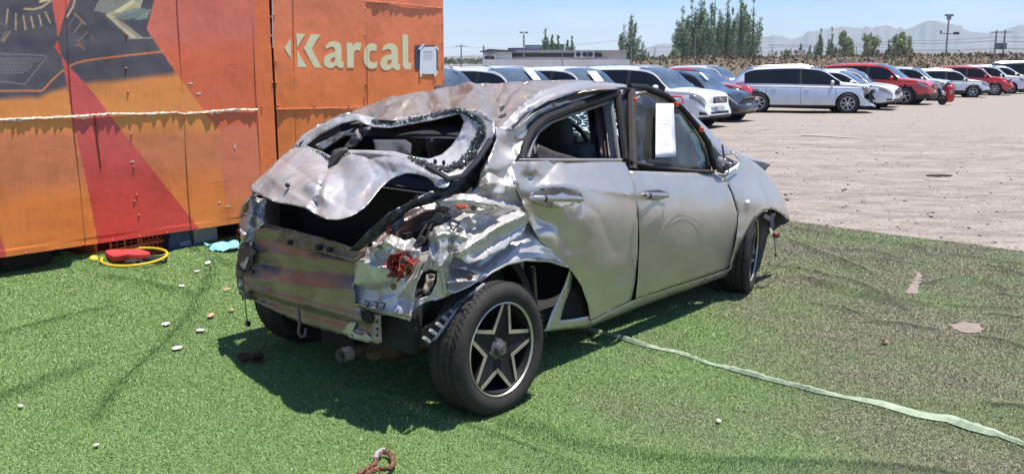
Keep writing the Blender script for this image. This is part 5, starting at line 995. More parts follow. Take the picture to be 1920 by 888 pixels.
# inner fender wall behind the front wheel
sheet('inner_fender', [(1370, 510), (1384, 470), (1400, 430), (1424, 400), (1450, 392), (1470, 404), (1462, 424), (1440, 440), (1425, 500), (1390, 540)], [(1370, 510, 'v', .14), (1424, 400, 'v', .14), (1470, 404, 'v', .30), (1390, 540, 'v', .25)], M_under, step=8, amp=.02, scale=24)
sh = M_white; b = MB(); b.tube(lpath([(1446, 404, 'v', .10), (1444, 414, 'v', .10), (1446, 428, 'v', .08)]), [.02, .02, .015], 10); b.tube(lpath([(1446, 398, 'v', .09), (1446, 404, 'v', .09)]), .028, 10); b.build('strut_top', mat('dusty_strut', (.30, .28, .27), .5, .5, .4, 30), car, True)
b = MB(); b.beam(cpt(1432, 404, 'v', .07), cpt(1444, 410, 'v', .07), .012, .03); b.beam(cpt(1450, 398, 'v', .12), cpt(1462, 400, 'v', .12), .01, .02); b.build('bare_bracket', mat('dusty_beige_metal'), car)
b = MB(); b.tube(lpath([(1446, 430, 'v', .05), (1450, 438, 'v', .0), (1452, 450, 'v', .0), (1454, 470, 'v', .0), (1457, 480, 'v', 0)]), .005, 6); b.tube(lpath([(1444, 428, 'v', .03), (1446, 440, 'v', 0), (1451, 444, 'v', 0)]), .006, 6); o = b.build('brake_hose', mat('hose_beige', (.30, .25, .18), .6), car, True)
MB().ell(cpt(1455, 478, 'v', 0), (.012, .012, .012), 8, 6).build('hose_end', M_steel, o, True)
b = MB(); b.lathe([(0, -.02), (.018, -.02), (.024, -.008), (.024, .012), (.014, .02), (0, .02)], (0, 0, 0), 'y', 16); o = b.build('ball_joint', mat('rusty_joint', (.22, .08, .05), .5, .4, .5, 40), car, True); o.location = cpt(1455, 440, 'v', -.01); o.rotation_euler = (0, 0, R(40))

# ---- wheels
def make_wheel(R0=.293, Wt=.185, Rr=.203, flat=False):
    e = empty('wheel', (0, 0, 0))
    h = Wt / 2
    b = MB(); prof = [(Rr - .006, -h + .018), (Rr + .010, -h + .004), (Rr + .030, -h - .004), (Rr + .055, -h - .006), (R0 - .020, -h + .004), (R0 - .009, -h + .014)]
    for k, y in enumerate((-.062, -.054, -.046, -.022, -.018, -.014, .010, .014, .018, .046, .054, .062)):
        gv = (k % 3 == 1) and True
        prof.append((R0 - (.009 if gv else 0.001 * (abs(y) > .05)), y * h / .0925))
    prof += [(R0 - .009, h - .014), (R0 - .020, h - .004), (Rr + .055, h + .006), (Rr + .02, h + .002), (Rr - .006, h - .018)]
    b.lathe(prof, (0, 0, 0), 'y', 96); ty = b.build('tyre', M_rubber, e, True)
    # tread sipes as narrow dark cuts and shoulder blocks
    s = MB(); n = 70
    for i in range(n):
        a = 2 * math.pi * i / n
        for (y0, y1, sk) in ((-h + .006, -.056, .03), (.056, h - .006, -.03), (-.042, -.026, .02), (.022, .042, -.02), (-.010, .006, .025)):
            p0 = Vector(((R0 + .0003) * math.cos(a), y0, (R0 + .0003) * math.sin(a))); p1 = Vector(((R0 + .0003) * math.cos(a + sk), y1, (R0 + .0003) * math.sin(a + sk)))
            s.beam(p0, p1, .0022, .0028, (p0.x, 0, p0.z))
    s.build('tread_cuts', mat('tread_cut_black', (.008, .008, .008), .9), ty)
    # rim: barrel, outer lip, back disc
    b = MB(); b.lathe([(Rr + .004, -h + .014), (Rr + .004, -h + .006), (Rr - .001, -h + .004), (Rr - .004, -h + .008), (Rr - .006, -h + .012)], (0, 0, 0), 'y', 72); rim = b.build('rim', M_rims, e, True)
    b = MB(); b.lathe([(Rr - .012, -h + .014), (Rr - .022, -h + .04), (Rr - .03, -h + .09), (.0, -h + .10)], (0, 0, 0), 'y', 64); b.build('rim_barrel', M_rimd, rim, True)
    # five forked spokes: black body with machined face
    bb = MB(); ff = MB(); Ro = Rr - .005
    for k in range(5):
        a0 = 2 * math.pi * k / 5 + R(90 - 4)
        def pt(r, a): return (r * math.cos(a), r * math.sin(a))
        for sg in (-1, 1):
            av = a0 + sg * R(36); tip0 = a0 + sg * .055; tip1 = a0 + sg * .14
            q = [pt(Ro, tip0), pt(Ro, tip1), pt(.102, av), pt(.081, av)]
            ff.prism(q, lambda x, z, d: (x, -h + (.0165 if math.hypot(x, z) > .12 else .022) + d, z), .003)
            q = [pt(Ro, a0), pt(Ro, tip1), pt(.100, av), pt(.045, av), pt(.045, a0)]
            bb.prism(q, lambda x, z, d: (x, -h + (.020 if math.hypot(x, z) > .12 else .0255) + d + (.012 if math.hypot(x, z) < .06 else 0), z), .020)
    bb.build('spokes', M_rimd, rim); ff.build('spoke_faces', M_rims, rim)
    b = MB(); b.lathe([(0, -h + .004), (.022, -h + .008), (.027, -h + .012), (.029, -h + .03), (.046, -h + .036), (.048, -h + .05)], (0, 0, 0), 'y', 32); b.build('centre_cap', mat('grey_cap', (.10, .10, .10), .4, .3), rim, True)
    b = MB(); b.lathe([(.016, -h + .002), (.019, -h + .002), (.019, -h + .006)], (0, 0, 0), 'y', 24); b.beam((-.008, -h + .002, .008), (.008, -h + .002, -.008), .004, .004); b.build('cap_emblem', mat('dull_chrome', (.4, .4, .4), .3, .9), rim, True)
    b = MB()
    for k in range(4): a = 2 * math.pi * k / 4 + .4; b.lathe([(0, -h + .030), (.007, -h + .030), (.008, -h + .046)], (.048 * math.cos(a), 0, .048 * math.sin(a)), 'y', 10)
    b.build('wheel_nut', M_dirtw, rim, True)
    return e
def copy_tree(o, parent=None):
    c = o.copy(); COL.objects.link(c)
    if parent is not None: c.parent = parent
    for ch in list(o.children): copy_tree(ch, c)
    return c
W0 = make_wheel(); W0.parent = car
def place_wheel(o, u, v, w_, yaw=0, camber=0, roll=0): o.location = (u, v, w_); o.rotation_euler = (R(camber), R(roll), R(yaw))
place_wheel(W0, .085, -.035, .287, 0, -2, 8)
for (u, v, w_, yaw, cam_, roll) in ((2.75, .14, .285, 20, 2, 40), (.19, 1.42, .288, 182, 0, 0), (2.62, 1.55, .288, 196, 0, 0)):
    o = copy_tree(W0, car); place_wheel(o, u, v, w_, yaw, cam_, roll)

# ================================================================== THINGS LYING ABOUT
def at_px(x, y, z=0.0): return Vector(ground(x, y, z).tolist())
def zrug(p): return float(rug_z(np.array([p[0]]), np.array([p[1]]))[0])
def chip(name, x, y, wpx, hpx, rot, m, label, cat, group=None, curl=.006, seed=0):
    rg = np.random.RandomState(seed); p = at_px(x, y, .015); d = (p - Vector((0, 0, CH))).length; sx = wpx / FPX * d / 2; sy = max(.008, hpx / FPX * d / 2 / .33)
    n = 5; V = []; k = len(V); ring = []
    for i in range(n):
        a = 2 * math.pi * i / n; r = rg.uniform(.8, 1.25); q = Vector((sx * r * math.cos(a), sy * r * math.sin(a), 0)); q.rotate(Matrix.Rotation(rot, 3, 'Z')); V.append((q.x, q.y, rg.uniform(0, curl)))
    V.append((0, 0, curl * 1.3)); F = [(i, (i + 1) % n, n) for i in range(n)]
    o = mesh_np(name, V, F, m, None, False); o.location = (p.x, p.y, zrug(p) + .014); solid(o, .0015); tag(o, label, cat, group)
M_chipw = mat('white_shard', (.74, .74, .72), .5); M_chipo = mat('tan_leaf', (.55, .33, .18), .8, 0, .4, 60); M_chipg = mat('grey_shard', (.40, .40, .36), .6)
G1 = 'shards scattered on the turf left of the wreck'
for i, (x, y, w_, h_, r, m, lab) in enumerate([
    (311, 608, 15, 6, .1, M_chipw, 'white oblong shard on the turf, leftmost of the white shards'), (375, 621, 18, 8, .6, M_chipg, 'pale grey tilted shard on the turf beside the wreck shadow'),
    (332, 656, 17, 8, -.4, M_chipw, 'white shard lying nearest the camera on the turf left of the wreck'), (341, 538, 10, 5, .4, M_chipw, 'small white shard alone in the middle of the turf before the crate'),
    (390, 497, 9, 8, .3, M_chipw, 'white crumpled scrap on the turf just below the light blue cloth'), (370, 508, 11, 5, -.2, M_chipg, 'flat grey beige scrap lying left of the white crumpled scrap'),
    (180, 836, 9, 5, .2, M_chipg, 'small grey pebble on the turf at the bottom left'), (40, 764, 8, 5, .9, M_chipg, 'small grey twig scrap on the turf far left'),
    (1347, 850 - 60, 9, 6, 0, M_chipg, 'pale pebble on the turf below the seam strip'), (1660, 642, 14, 6, .3, M_steel, 'crumpled rust brown leaf on the dusty turf right of the seam')]):
    chip('turf_scrap', x, y, w_, h_, r, m, lab, 'scrap', G1, seed=i, curl=.02 if m is M_steel else .004)
for i, (x, y, lab) in enumerate([(395, 595, 'tan dry leaf nearest the wreck shadow'), (434, 584, 'tan dry leaf beside the left rear tyre of the wreck'), (426, 546, 'small tan leaf by the torn left corner of the wreck')]):
    chip('dry_leaf', x, y, 13 - i * 2, 6, i, M_chipo, lab, 'leaf', 'dry leaves on the turf left of the wreck', .014, seed=i + 20)
# braided rusty cable loop near the camera
def loop():
    pts = [(672, 892), (690, 882), (703, 872), (706, 858), (716, 849), (728, 850), (738, 862), (738, 876), (728, 884), (712, 882), (700, 886), (688, 894)]
    L = [ground(x, y, .02) for x, y in chaikin(pts, 2, False)]; b = MB(); n = len(L)
    for k in range(3):
        q = []
        for i, p in enumerate(L): a = i * .9 + k * 2.1; q.append(Vector((p[0] + .005 * math.cos(a), p[1] + .004 * math.sin(a * 1.3), .030 + .006 * math.sin(a))))
        b.tube(q, .0055, 6)
    o = b.build('cable_loop', mat('rusty_wire', (.28, .11, .05), .7, .2, .7, 60, .5, 90, ncol=(.08, .04, .03)), None, True); tag(o, 'looped length of rusty braided cable on the turf at the bottom edge', 'cable')
    MB().tube([Vector(ground(x, y, .02).tolist()) + Vector((0, 0, .014)) for x, y in [(704, 866), (706, 857), (714, 850), (722, 849)]], .0095, 8).build('grey_tape', mat('grey_tape', (.35, .33, .36), .5, 0, .3, 60), o, True)
loop()
o = MB(); p = at_px(468, 672, .03)
for i in range(9): o.ell((p.x + random.Random(i).uniform(-.05, .05), p.y + random.Random(i + 9).uniform(-.03, .03), .03 + .01 * (i % 3)), (.035, .02, .012), 8, 5)
tag(o.build('rag', mat('dark_red_rag', (.05, .018, .015), .9), None, True), 'dark reddish rag on the shaded turf behind the left rear wheel', 'rag')
# thin wire between the rag and the wreck
tag(MB().tube([at_px(478, 668, .04), at_px(492, 655, .03), at_px(500, 640, .05), at_px(498, 620, .10)], .003, 5).build('loose_wire', M_cable, None, True), 'thin loose wire trailing on shaded turf from the rag to the wreck', 'wire')

# things tucked against the container
def wallspot(x, y): return at_px(x, y, 0.0)
def crate():
    A = at_px(146, 498, -.0); B = at_px(279, 472, -.0); d = (B - A); L = d.length; rz = math.atan2(d.y, d.x)
    e = empty('plastic_crate', A + Vector((.10, .10, -.02)), rz, 'orange plastic crate with honeycomb end standing under the container edge', 'crate'); H_ = .20; m = mat('orange_crate_plastic', (.75, .16, .03), .45, 0, .2, 20)
    b = MB()
    for z in (.012, .10, H_): b.box((L / 2, 0, z), (L, .012, .014))
    for x in (0, L * .2, L * .4, L * .6, L * .64, L): b.box((x, 0, H_ / 2), (.012, .0125, H_))
    for k in range(5): b.box((L * .2 + k * L * .1, .004, H_ / 2), (.004, .004, H_))
    for k in range(3): b.box((L * .4, .004, .04 + k * .045), (L * .4, .004, .004))
    b.build('front_side', m, e)
    h = MB(); r = .022
    for j in range(4):
        for i in range(6):
            cx = L * .66 + .02 + i * r * 1.75 + (j % 2) * r * .87; cz = .035 + j * r * 1.55
            if cx < L - .015 and cz < H_ - .01: h.tube([(cx + r * math.cos(a), .002, cz + r * math.sin(a)) for a in np.linspace(0, 2 * math.pi, 7)], .0032, 4)
    h.build('honeycomb_panel', m, e)
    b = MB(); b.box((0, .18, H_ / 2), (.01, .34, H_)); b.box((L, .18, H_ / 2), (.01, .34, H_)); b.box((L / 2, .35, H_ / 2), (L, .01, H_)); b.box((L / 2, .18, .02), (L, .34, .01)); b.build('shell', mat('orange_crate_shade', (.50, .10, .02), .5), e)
crate()
def ring():
    c_ = at_px(253, 487, .03); rx = (312 - 192) / 2 / FPX * 6.6; b = MB(); b.tube([(c_.x + rx * math.cos(a), c_.y + rx * math.sin(a), .055 + .02 * math.sin(a)) for a in np.linspace(0, 2 * math.pi, 40)], .010, 8)
    tag(b.build('hoop', mat('yellow_hose', (.80, .48, .03), .4, 0, .15, 20), None, True), 'yellow hoop lying on the turf in front of the orange crate', 'hoop')
    c_ = at_px(176, 491, .03); tag(MB().ell((c_.x, c_.y, .05), (.034, .034, .032), 14, 10).build('ball', mat('yellow_ball', (.80, .62, .05), .5, 0, .15, 20), None, True), 'small yellow ball at the left end of the hoop', 'ball')
    c_ = at_px(238, 482, .05); b = MB(); n = 10; r = .165
    pts = [(c_.x + r * (1.0 + .18 * math.sin(3 * a)) * math.cos(a), c_.y + .11 * math.sin(a)) for a in np.linspace(0, 6.283, n + 1)[:-1]]
    b.prism(pts, lambda x, y, d: (x, y, .045 + d + .012 * math.sin(x * 30)), .045); tag(b.build('red_cover', mat('red_fabric', (.50, .035, .03), .8, 0, .2, 10), None, False, bevel=.01), 'red flat fabric bundle resting on the yellow hoop', 'bundle')
    for (x, y, s_, lab) in [(247, 492, 1.0, 'black glove lying on the hoop, the left one of two'), (290, 487, 1.15, 'black glove lying on the hoop, the right one of two')]:
        c_ = at_px(x, y, .03); b = MB(); b.ell((0, 0, .028), (.052, .040, .020), 10, 6)
        for k in range(4): b.tube([(.03, -.022 + k * .015, .03), (.06, -.03 + k * .02, .034), (.082 - .006 * abs(k - 1.5), -.034 + k * .023, .020)], [.010, .010, .007], 6)
        b.tube([(0, -.03, .03), (.02, -.055, .026), (.035, -.065, .02)], [.012, .010, .008], 6)
        o = b.build('glove', mat('black_fabric', (.012, .012, .014), .9), None, True); o.location = (c_.x, c_.y, .01); o.scale = (s_, s_, s_); o.rotation_euler = (0, 0, .3); tag(o, lab, 'glove', 'black gloves on the yellow hoop')
ring()
def boxes():
    A = at_px(302, 476); B = at_px(348, 466); d = B - A; L = d.length; rz = math.atan2(d.y, d.x)
    e = empty('battery_case', A + Vector((.02, .12, -.01)), rz, 'dark blue plastic case with pale label right of the crate', 'case'); m = mat('navy_plastic', (.03, .045, .12), .4, 0, .2, 10)
    b = MB(); b.add([(0, 0, 0), (L, 0, 0), (L, .2, 0), (0, .2, 0), (.03, .02, .155), (L - .01, .02, .155), (L - .01, .2, .155), (.03, .2, .155)], [(0, 3, 2, 1), (4, 5, 6, 7), (0, 1, 5, 4), (1, 2, 6, 5), (2, 3, 7, 6), (3, 0, 4, 7)]); b.build('body', m, e, bevel=.008)
    b = MB(); b.box((L * .68, .001, .045), (L * .45, .006, .035), Matrix.Rotation(-.12, 3, 'X')); b.build('label', mat('pale_label', (.30, .33, .42), .5, 0, .6, 90), e)
    A = at_px(350, 462); B = at_px(395, 452); d = B - A; L = d.length; b = MB(); b.box((L / 2, .1, .075), (L, .2, .15)); o = b.build('grey_block', mat('pale_grey_block', (.40, .43, .44), .6, 0, .15, 6), None, bevel=.006)
    o.location = A + Vector((.03, .10, -.005)); o.rotation_euler = (0, 0, math.atan2(d.y, d.x)); tag(o, 'smooth pale grey block under the container right of the blue case', 'block')
    A = at_px(300, 478); e2 = MB(); e2.box((0, 0, .06), (.14, .14, .13)); o = e2.build('dark_bin', mat('dark_bin_plastic', (.015, .018, .03), .5), None, bevel=.01); o.location = at_px(289, 470) + Vector((0, .15, 0)); o.rotation_euler = (0, 0, .8); tag(o, 'small black bin between the orange crate and the blue case', 'bin')
boxes()
def cloth():
    c_ = at_px(424, 462, .03); rg = np.random.RandomState(3); n = 16; V = []; F = []
    for i in range(n):
        for k in range(n):
            x = (i / (n - 1) - .5) * .26; y = (k / (n - 1) - .5) * .30; V.append((x + .02 * math.sin(y * 30), y + .02 * math.sin(x * 25), .02 + .045 * abs(math.sin(x * 22 + y * 9)) * abs(math.cos(y * 14)) + .01 * rg.rand()))
    F = [(i * n + k, (i + 1) * n + k, (i + 1) * n + k + 1, i * n + k + 1) for i in range(n - 1) for k in range(n - 1)]
    o = mesh_np('cloth', V, F, mat('light_blue_cloth', (.22, .52, .68), .85, 0, .25, 12), None, True); o.location = (c_.x, c_.y, 0); o.rotation_euler = (0, 0, .5); solid(o, .003); tag(o, 'crumpled light blue cloth on the turf beside the container', 'cloth')
cloth()
# notice taped on the front door glass of the wreck
def notice():
    M = Matrix.Translation(Vector(c0.tolist())) @ Matrix.Rotation(HEAD, 4, 'Z')
    def P(x, y, v): return M @ cpt(x, y, 'v', v)
    V = []; F = []; n = 8
    for i in range(n + 1):
        f = i / n; y0 = 194 + (296 - 194) * f; xl = 1230 + (-1) * f; xr = 1263 + 5 * f
        for k in range(4): g_ = k / 3; V.append(P(xl + (xr - xl) * g_, y0 - 3 * f * g_, .205 - .115 * f - .012 * math.sin(f * 9) * (g_ - .3) - .02))
        if i: F += [((i - 1) * 4 + k, (i - 1) * 4 + k + 1, i * 4 + k + 1, i * 4 + k) for k in range(3)]
    o = mesh_np('paper_notice', V, F, M_paper, None, True); solid(o, .0006); tag(o, 'long white paper with faint red handwriting stuck on the wreck door glass', 'notice')
    b = MB(); rg = random.Random(3); rows = [(1246, 214, 12, .6), (1246, 226, 20, 1), (1244, 246, 16, 1), (1245, 267, 22, 1.2), (1246, 270, 14, .6)]
    for cx, cy, wd, s_ in rows:
        x = cx - wd / 2
        while x < cx + wd / 2:
            f = (cy - 194) / 102; v = .205 - .115 * f - .032; b.tube([P(x, cy + rg.uniform(-2, 2), v), P(x + 1.2, cy + rg.uniform(-3, 1), v), P(x + 2.2, cy + rg.uniform(-1, 3), v)], .0011 * s_, 4); x += 3.4
    b.build('handwriting', mat('faint_red_ink', (.62, .30, .34), .7), o)
    for x, y, v, lab in [(1189, 188, .21, 'orange clip on the rear edge of the wreck front door frame'), (1268, 196, .20, 'orange clip on the door frame just above the paper notice'), (1315, 243, .13, 'orange clip on the sloping front edge of the wreck door frame')]:
        b = MB(); b.box((0, 0, 0), (.022, .02, .028)); b.box((0, -.012, .004), (.012, .01, .014)); q = b.build('orange_clip', M_orange, None, bevel=.003); q.location = P(x, y, v); q.rotation_euler = (0, 0, HEAD); tag(q, lab, 'clip', 'orange clips on the wreck door frame')
notice()
# red hand truck behind the wreck
def hand_truck():
    z = gz(*ground(1265, 240, -.15)[:2]); base = Vector(ground(1262, 300, -.2).tolist()); y = 13.0; dd = rays(1266, 200); t = y / dd[1]; p = CAM + t * dd; zz_ = float(gz(p[0], p[1]))
    e = empty('hand_truck', (p[0], p[1], zz_), -.5, 'red tubular hand truck with a red tray standing behind the wreck', 'hand truck'); m = mat('red_tube_paint', (.62, .04, .04), .4, 0, .2, 20)
    b = MB(); h = 1.12
    b.tube([(-.11, 0, .12), (-.11, 0, h - .05), (-.08, 0, h), (.08, 0, h), (.11, 0, h - .05), (.11, 0, .12)], .013, 8); b.tube([(-.05, 0, h - .30), (-.05, 0, h - .16), (0, 0, h - .10), (.06, 0, h - .14), (.06, 0, h - .30)], .009, 8); b.build('frame', m, e, True)
    b = MB(); b.add([(-.13, -.14, h - .30), (.13, -.14, h - .30), (.13, .10, h - .30), (-.13, .10, h - .30), (-.07, -.10, h - .46), (.07, -.10, h - .46), (.07, .06, h - .46), (-.07, .06, h - .46)], [(0, 1, 5, 4), (1, 2, 6, 5), (2, 3, 7, 6), (3, 0, 4, 7), (4, 5, 6, 7)]); o = b.build('tray', m, e); solid(o, .006)
    b = MB(); b.box((0, -.1, .10), (.26, .2, .015)); b.build('toe_plate', m, e)
    for s_ in (-1, 1):
        b = MB(); b.lathe([(0, -.02), (.09, -.02), (.11, -.01), (.11, .01), (.09, .02), (0, .02)], (0, 0, 0), 'y', 20); o = b.build('wheel', M_rubber, e, True); o.location = (.14 * s_, .06, .11); o.rotation_euler = (0, 0, math.pi / 2)
hand_truck()

# ================================================================== PARKED CARS
def cint(xs, ys):
    """smooth interpolation through points"""
    xs = np.array(xs, float); ys = np.array(ys, float)
    h = np.diff(xs); d = np.diff(ys) / h; m = np.zeros(len(xs)); m[0] = d[0]; m[-1] = d[-1]
    for i in range(1, len(xs) - 1):
        m[i] = 0 if d[i - 1] * d[i] <= 0 else 2 * d[i - 1] * d[i] / (d[i - 1] + d[i])
    def f(x):
        x = np.clip(x, xs[0], xs[-1]); i = np.clip(np.searchsorted(xs, x) - 1, 0, len(xs) - 2); t = (x - xs[i]) / h[i]
        return (2 * t**3 - 3 * t**2 + 1) * ys[i] + (t**3 - 2 * t**2 + t) * h[i] * m[i] + (-2 * t**3 + 3 * t**2) * ys[i + 1] + (t**3 - t**2) * h[i] * m[i + 1]
    return f
SHAPES = {
 'suv': dict(L=4.45, W=1.85, H=1.66, wb=2.67, wr=.345, top=[(-.5, .46), (-.492, .56), (-.475, .66), (-.44, .86), (-.405, .955), (-.30, .985), (-.08, 1.0), (.06, .975), (.12, .93), (.215, .72), (.26, .645), (.36, .61), (.44, .565), (.48, .50), (.5, .40)], belt=[(-.5, .655), (-.2, .62), (.26, .585)], win=(-.405, .175), split=-.03),
 'wagon': dict(L=5.05, W=1.95, H=1.72, wb=3.0, wr=.37, top=[(-.5, .44), (-.492, .52), (-.475, .60), (-.44, .76), (-.395, .90), (-.33, .965), (-.2, .99), (-.05, 1.0), (.08, .97), (.13, .93), (.225, .73), (.265, .655), (.36, .62), (.44, .575), (.48, .50), (.5, .40)], belt=[(-.5, .625), (-.2, .615), (.26, .585)], win=(-.40, .19), split=-.02),
 'sedan': dict(L=4.5, W=1.78, H=1.46, wb=2.65, wr=.32, top=[(-.5, .48), (-.49, .60), (-.46, .70), (-.36, .74), (-.30, .80), (-.20, .955), (-.1, .99), (.0, 1.0), (.06, .985), (.11, .93), (.21, .73), (.25, .665), (.36, .63), (.44, .575), (.48, .50), (.5, .40)], belt=[(-.5, .66), (-.2, .655), (.25, .62)], win=(-.27, .17), split=-.03),
 'hatch': dict(L=4.0, W=1.72, H=1.60, wb=2.52, wr=.33, top=[(-.5, .46), (-.492, .58), (-.48, .70), (-.455, .88), (-.43, .955), (-.30, .985), (-.05, 1.0), (.06, .98), (.12, .93), (.215, .72), (.26, .655), (.36, .62), (.44, .57), (.48, .50), (.5, .40)], belt=[(-.5, .64), (-.2, .62), (.26, .59)], win=(-.43, .175), split=-.03),
}
M_cglass = mat('car_window_dark', (.012, .014, .017), .08, 0, .3, 1.5, spec=.35); M_wglass = mat('car_windscreen', (.10, .135, .16), .05, 0, .55, 1.6, spec=1.0, ncol=(.028, .04, .05))
M_plast = mat('car_lower_plastic', (.022, .022, .024), .6, 0, .3, 8); M_lamp = mat('headlamp_glass', (.42, .43, .43), .1, .3, .6, 22, ncol=(.06, .06, .065)); M_chrome = mat('dull_chrome_trim', (.55, .55, .56), .22, .95)
M_lampred = mat('tail_lamp_glass', (.32, .02, .02), .15); M_ctyre = mat('parked_car_tyre', (.025, .024, .023), .75, 0, .3, 20); M_calloy = mat('parked_car_alloy', (.50, .50, .50), .35, .7)
M_well = mat('wheel_well_black', (.006, .006, .006), .95)
def paint(name, c, metal=0.): return mat('car_paint_' + name, c, .28, metal, .10, 3, coat=.6)
PAINT = {'white': paint('white', (.74, .75, .76)), 'pearl': paint('pearl', (.60, .64, .70), .25), 'grey': paint('grey', (.045, .048, .053), .4), 'red': paint('red', (.52, .035, .035)), 'brightred': paint('bright_red', (.60, .05, .035)), 'darkred': paint('dark_red', (.36, .03, .045)), 'silverw': paint('silver_white', (.62, .65, .68), .2), 'black': paint('black', (.018, .019, .022), .2)}
def make_car(shape, color, detail=True, cladding=False, smash=0, seed=0, grille='bars', sunlit_stripe=False, spokes=5):
    S_ = SHAPES[shape]; L, W_, H, wb, wr = S_['L'], S_['W'], S_['H'], S_['wb'], S_['wr']; top = cint([a * L for a, _ in S_['top']], [b * H for _, b in S_['top']]); bel = cint([a * L for a, _ in S_['belt']], [b * H for _, b in S_['belt']])
    xr, xf = -wb / 2 - .02 * L + .02 * L, wb / 2; xr += -.01 * L; xf += .0; zb = .20
    e = empty('parked_car', (0, 0, 0)); rg = np.random.RandomState(seed)
    xs = np.unique(np.concatenate([np.linspace(-.5 * L, -.44 * L, 8), np.linspace(-.44 * L, .44 * L, 76), np.linspace(.44 * L, .5 * L, 9)])); n = len(xs)
    hw = W_ / 2 * (1 - .26 * np.clip((np.abs(xs) / L - .36) / .14, 0, 1) ** 2.6); T = top(xs); B = np.minimum(bel(xs), T - .015)
    zlow = zb + .10 * np.clip((np.abs(xs) / L - .42) / .08, 0, 1)
    g_ = np.clip((T - B) / (.25 * H), 0, 1)       # 1 where there is a greenhouse
    rows = []; kind = []
    def row(y, z, k): rows.append((y, z)); kind.append(k)
    row(hw * .70, zlow + .0, 'under')
    nl = 11
    for i in range(nl + 1):
        f = i / nl; z = zlow + .03 + (B - zlow - .03) * f; bulge = .945 + .055 * np.sin(np.clip(f * 1.15, 0, 1) * math.pi) - .0 * f; bulge = bulge - .02 * (f > .97) + .018 * np.exp(-((f - .78) / .06) ** 2)
        row(hw * bulge, z, 'side')
    ge = B + .02 * g_; gt = B + (T - B) * .86; shrink = .945 - .18 * g_
    for f in (0, .33, .66, 1): row(hw * (.945 - (.945 - shrink) * f - .012), ge + (gt - ge) * f, 'glass')
    row(hw * (shrink - .035), B + (T - B) * .955, 'roof'); row(hw * (shrink - .11), T - .004, 'roof'); row(hw * shrink * .5, T + .018 * 1, 'roof'); row(hw * 0, T + .026, 'roof')
    m = len(rows); Y = np.array([r[0] for r in rows]).T; Z = np.array([r[1] for r in rows]).T     # n x m
    # wheel arches
    X = np.repeat(xs[:, None], m, 1).copy(); ra = wr * 1.13; side = np.array([k in ('side', 'under') for k in kind])
    for xc in (xr, xf):
        dx = X - xc; dz = Z - wr; d = np.hypot(dx, dz); q = (np.abs(d - ra) < .045) & side[None] & (Z > .1)
        f = ra / np.maximum(d, 1e-6); X = np.where(q, xc + dx * f, X); Z = np.where(q, wr + dz * f, Z)
    if smash:
        nz_ = rg.randn(7); k = np.clip((X / L - .36) / .14, 0, 1)
        X = X - smash * k ** 1.3 * (.5 + .5 * np.sin(Z * 9 + nz_[0])) * .35; Z = Z + smash * k * .09 * np.sin(Y * 7 + nz_[1]) * (Z > .3)
        Y = Y + smash * k * .05 * np.sin(Z * 17 + X * 8)
    idx = lambda i, j, s_: (i * m + j) if s_ > 0 else n * m + i * m + j
    V = np.concatenate([np.stack([X, Y, Z], -1).reshape(-1, 3), np.stack([X, -Y, Z], -1).reshape(-1, 3)])
    groups = {k: [] for k in ('body', 'cladding', 'window', 'window2', 'windscreen', 'rear_window')}
    w0, w1 = S_['win'][0] * L, S_['win'][1] * L; ws = S_['split'] * L
    iroof = [i for i in range(n - 1) if xs[i] > 0 and T[i] - .0 > B[i] + .03 and T[i] < .985 * H and xs[i] < .262 * L]
    irear = [i for i in range(n - 1) if xs[i] < -.25 * L and T[i] < .95 * H and T[i + 1] > bel(xs[i]) + .02]
    for i in range(n - 1):
        for j in range(m - 1):
            cx = X[i:i + 2, j:j + 2].mean(); cz = Z[i:i + 2, j:j + 2].mean()
            if side[j] and side[j + 1] and (math.hypot(cx - xr, cz - wr) < ra - .005 or math.hypot(cx - xf, cz - wr) < ra - .005): continue
            gk = 'body'
            xm = (xs[i] + xs[i + 1]) / 2
            if kind[j] == 'glass' and kind[j + 1] == 'glass' and w0 < xm < w1 + .055 * L and T[i] - B[i] > .06 and g_[i] > .28:
                zt = T[i] - B[i]
                if abs(xm - ws) > .035: gk = 'window' if xm > ws else 'window2'
                else: gk = 'cladding'
            if kind[j] == 'roof' and j >= m - 4 and i in iroof: gk = 'windscreen'
            if kind[j] == 'roof' and j >= m - 4 and i in irear: gk = 'rear_window'
            if j <= 1: gk = 'cladding'
            if cladding and j <= 3: gk = 'cladding'
            if cladding and kind[j] == 'side' and (abs(math.hypot(cx - xr, cz - wr) - ra) < .06 or abs(math.hypot(cx - xf, cz - wr) - ra) < .06): gk = 'cladding'
            for s_ in (1, -1):
                q = (idx(i, j, s_), idx(i + 1, j, s_), idx(i + 1, j + 1, s_), idx(i, j + 1, s_)); groups[gk].append(q if s_ < 0 else q[::-1])
    for i in (0, n - 1):   # end caps
        for j in range(m - 1):
            q = (idx(i, j, 1), idx(i, j + 1, 1), idx(i, j + 1, -1), idx(i, j, -1)); groups['cladding' if j < 3 else 'body'].append(q if i else q[::-1])
    def sub(fs, name, mt, parent=e):
        if not fs: return None
        fs = np.array(fs); u, inv = np.unique(fs, return_inverse=True); o = mesh_np(name, V[u], inv.reshape(fs.shape), mt, parent, True); return o
    pm = PAINT[color]
    body = sub(groups['body'], 'body', pm); sub(groups['cladding'], 'lower_trim', M_plast)
    for k, nm in (('window', 'side_window'), ('window2', 'side_window')):
        for s_ in (0, 1): sub([f for f in groups[k] if (f[0] < n * m) == (s_ == 0)], nm, M_cglass)
    sub(groups['windscreen'], 'windscreen', M_wglass); sub(groups['rear_window'], 'rear_window', M_cglass)
    # dark inside
    MB().box((0, 0, .45), (L * .80, W_ * .80, .36)).build('chassis', M_well, e)
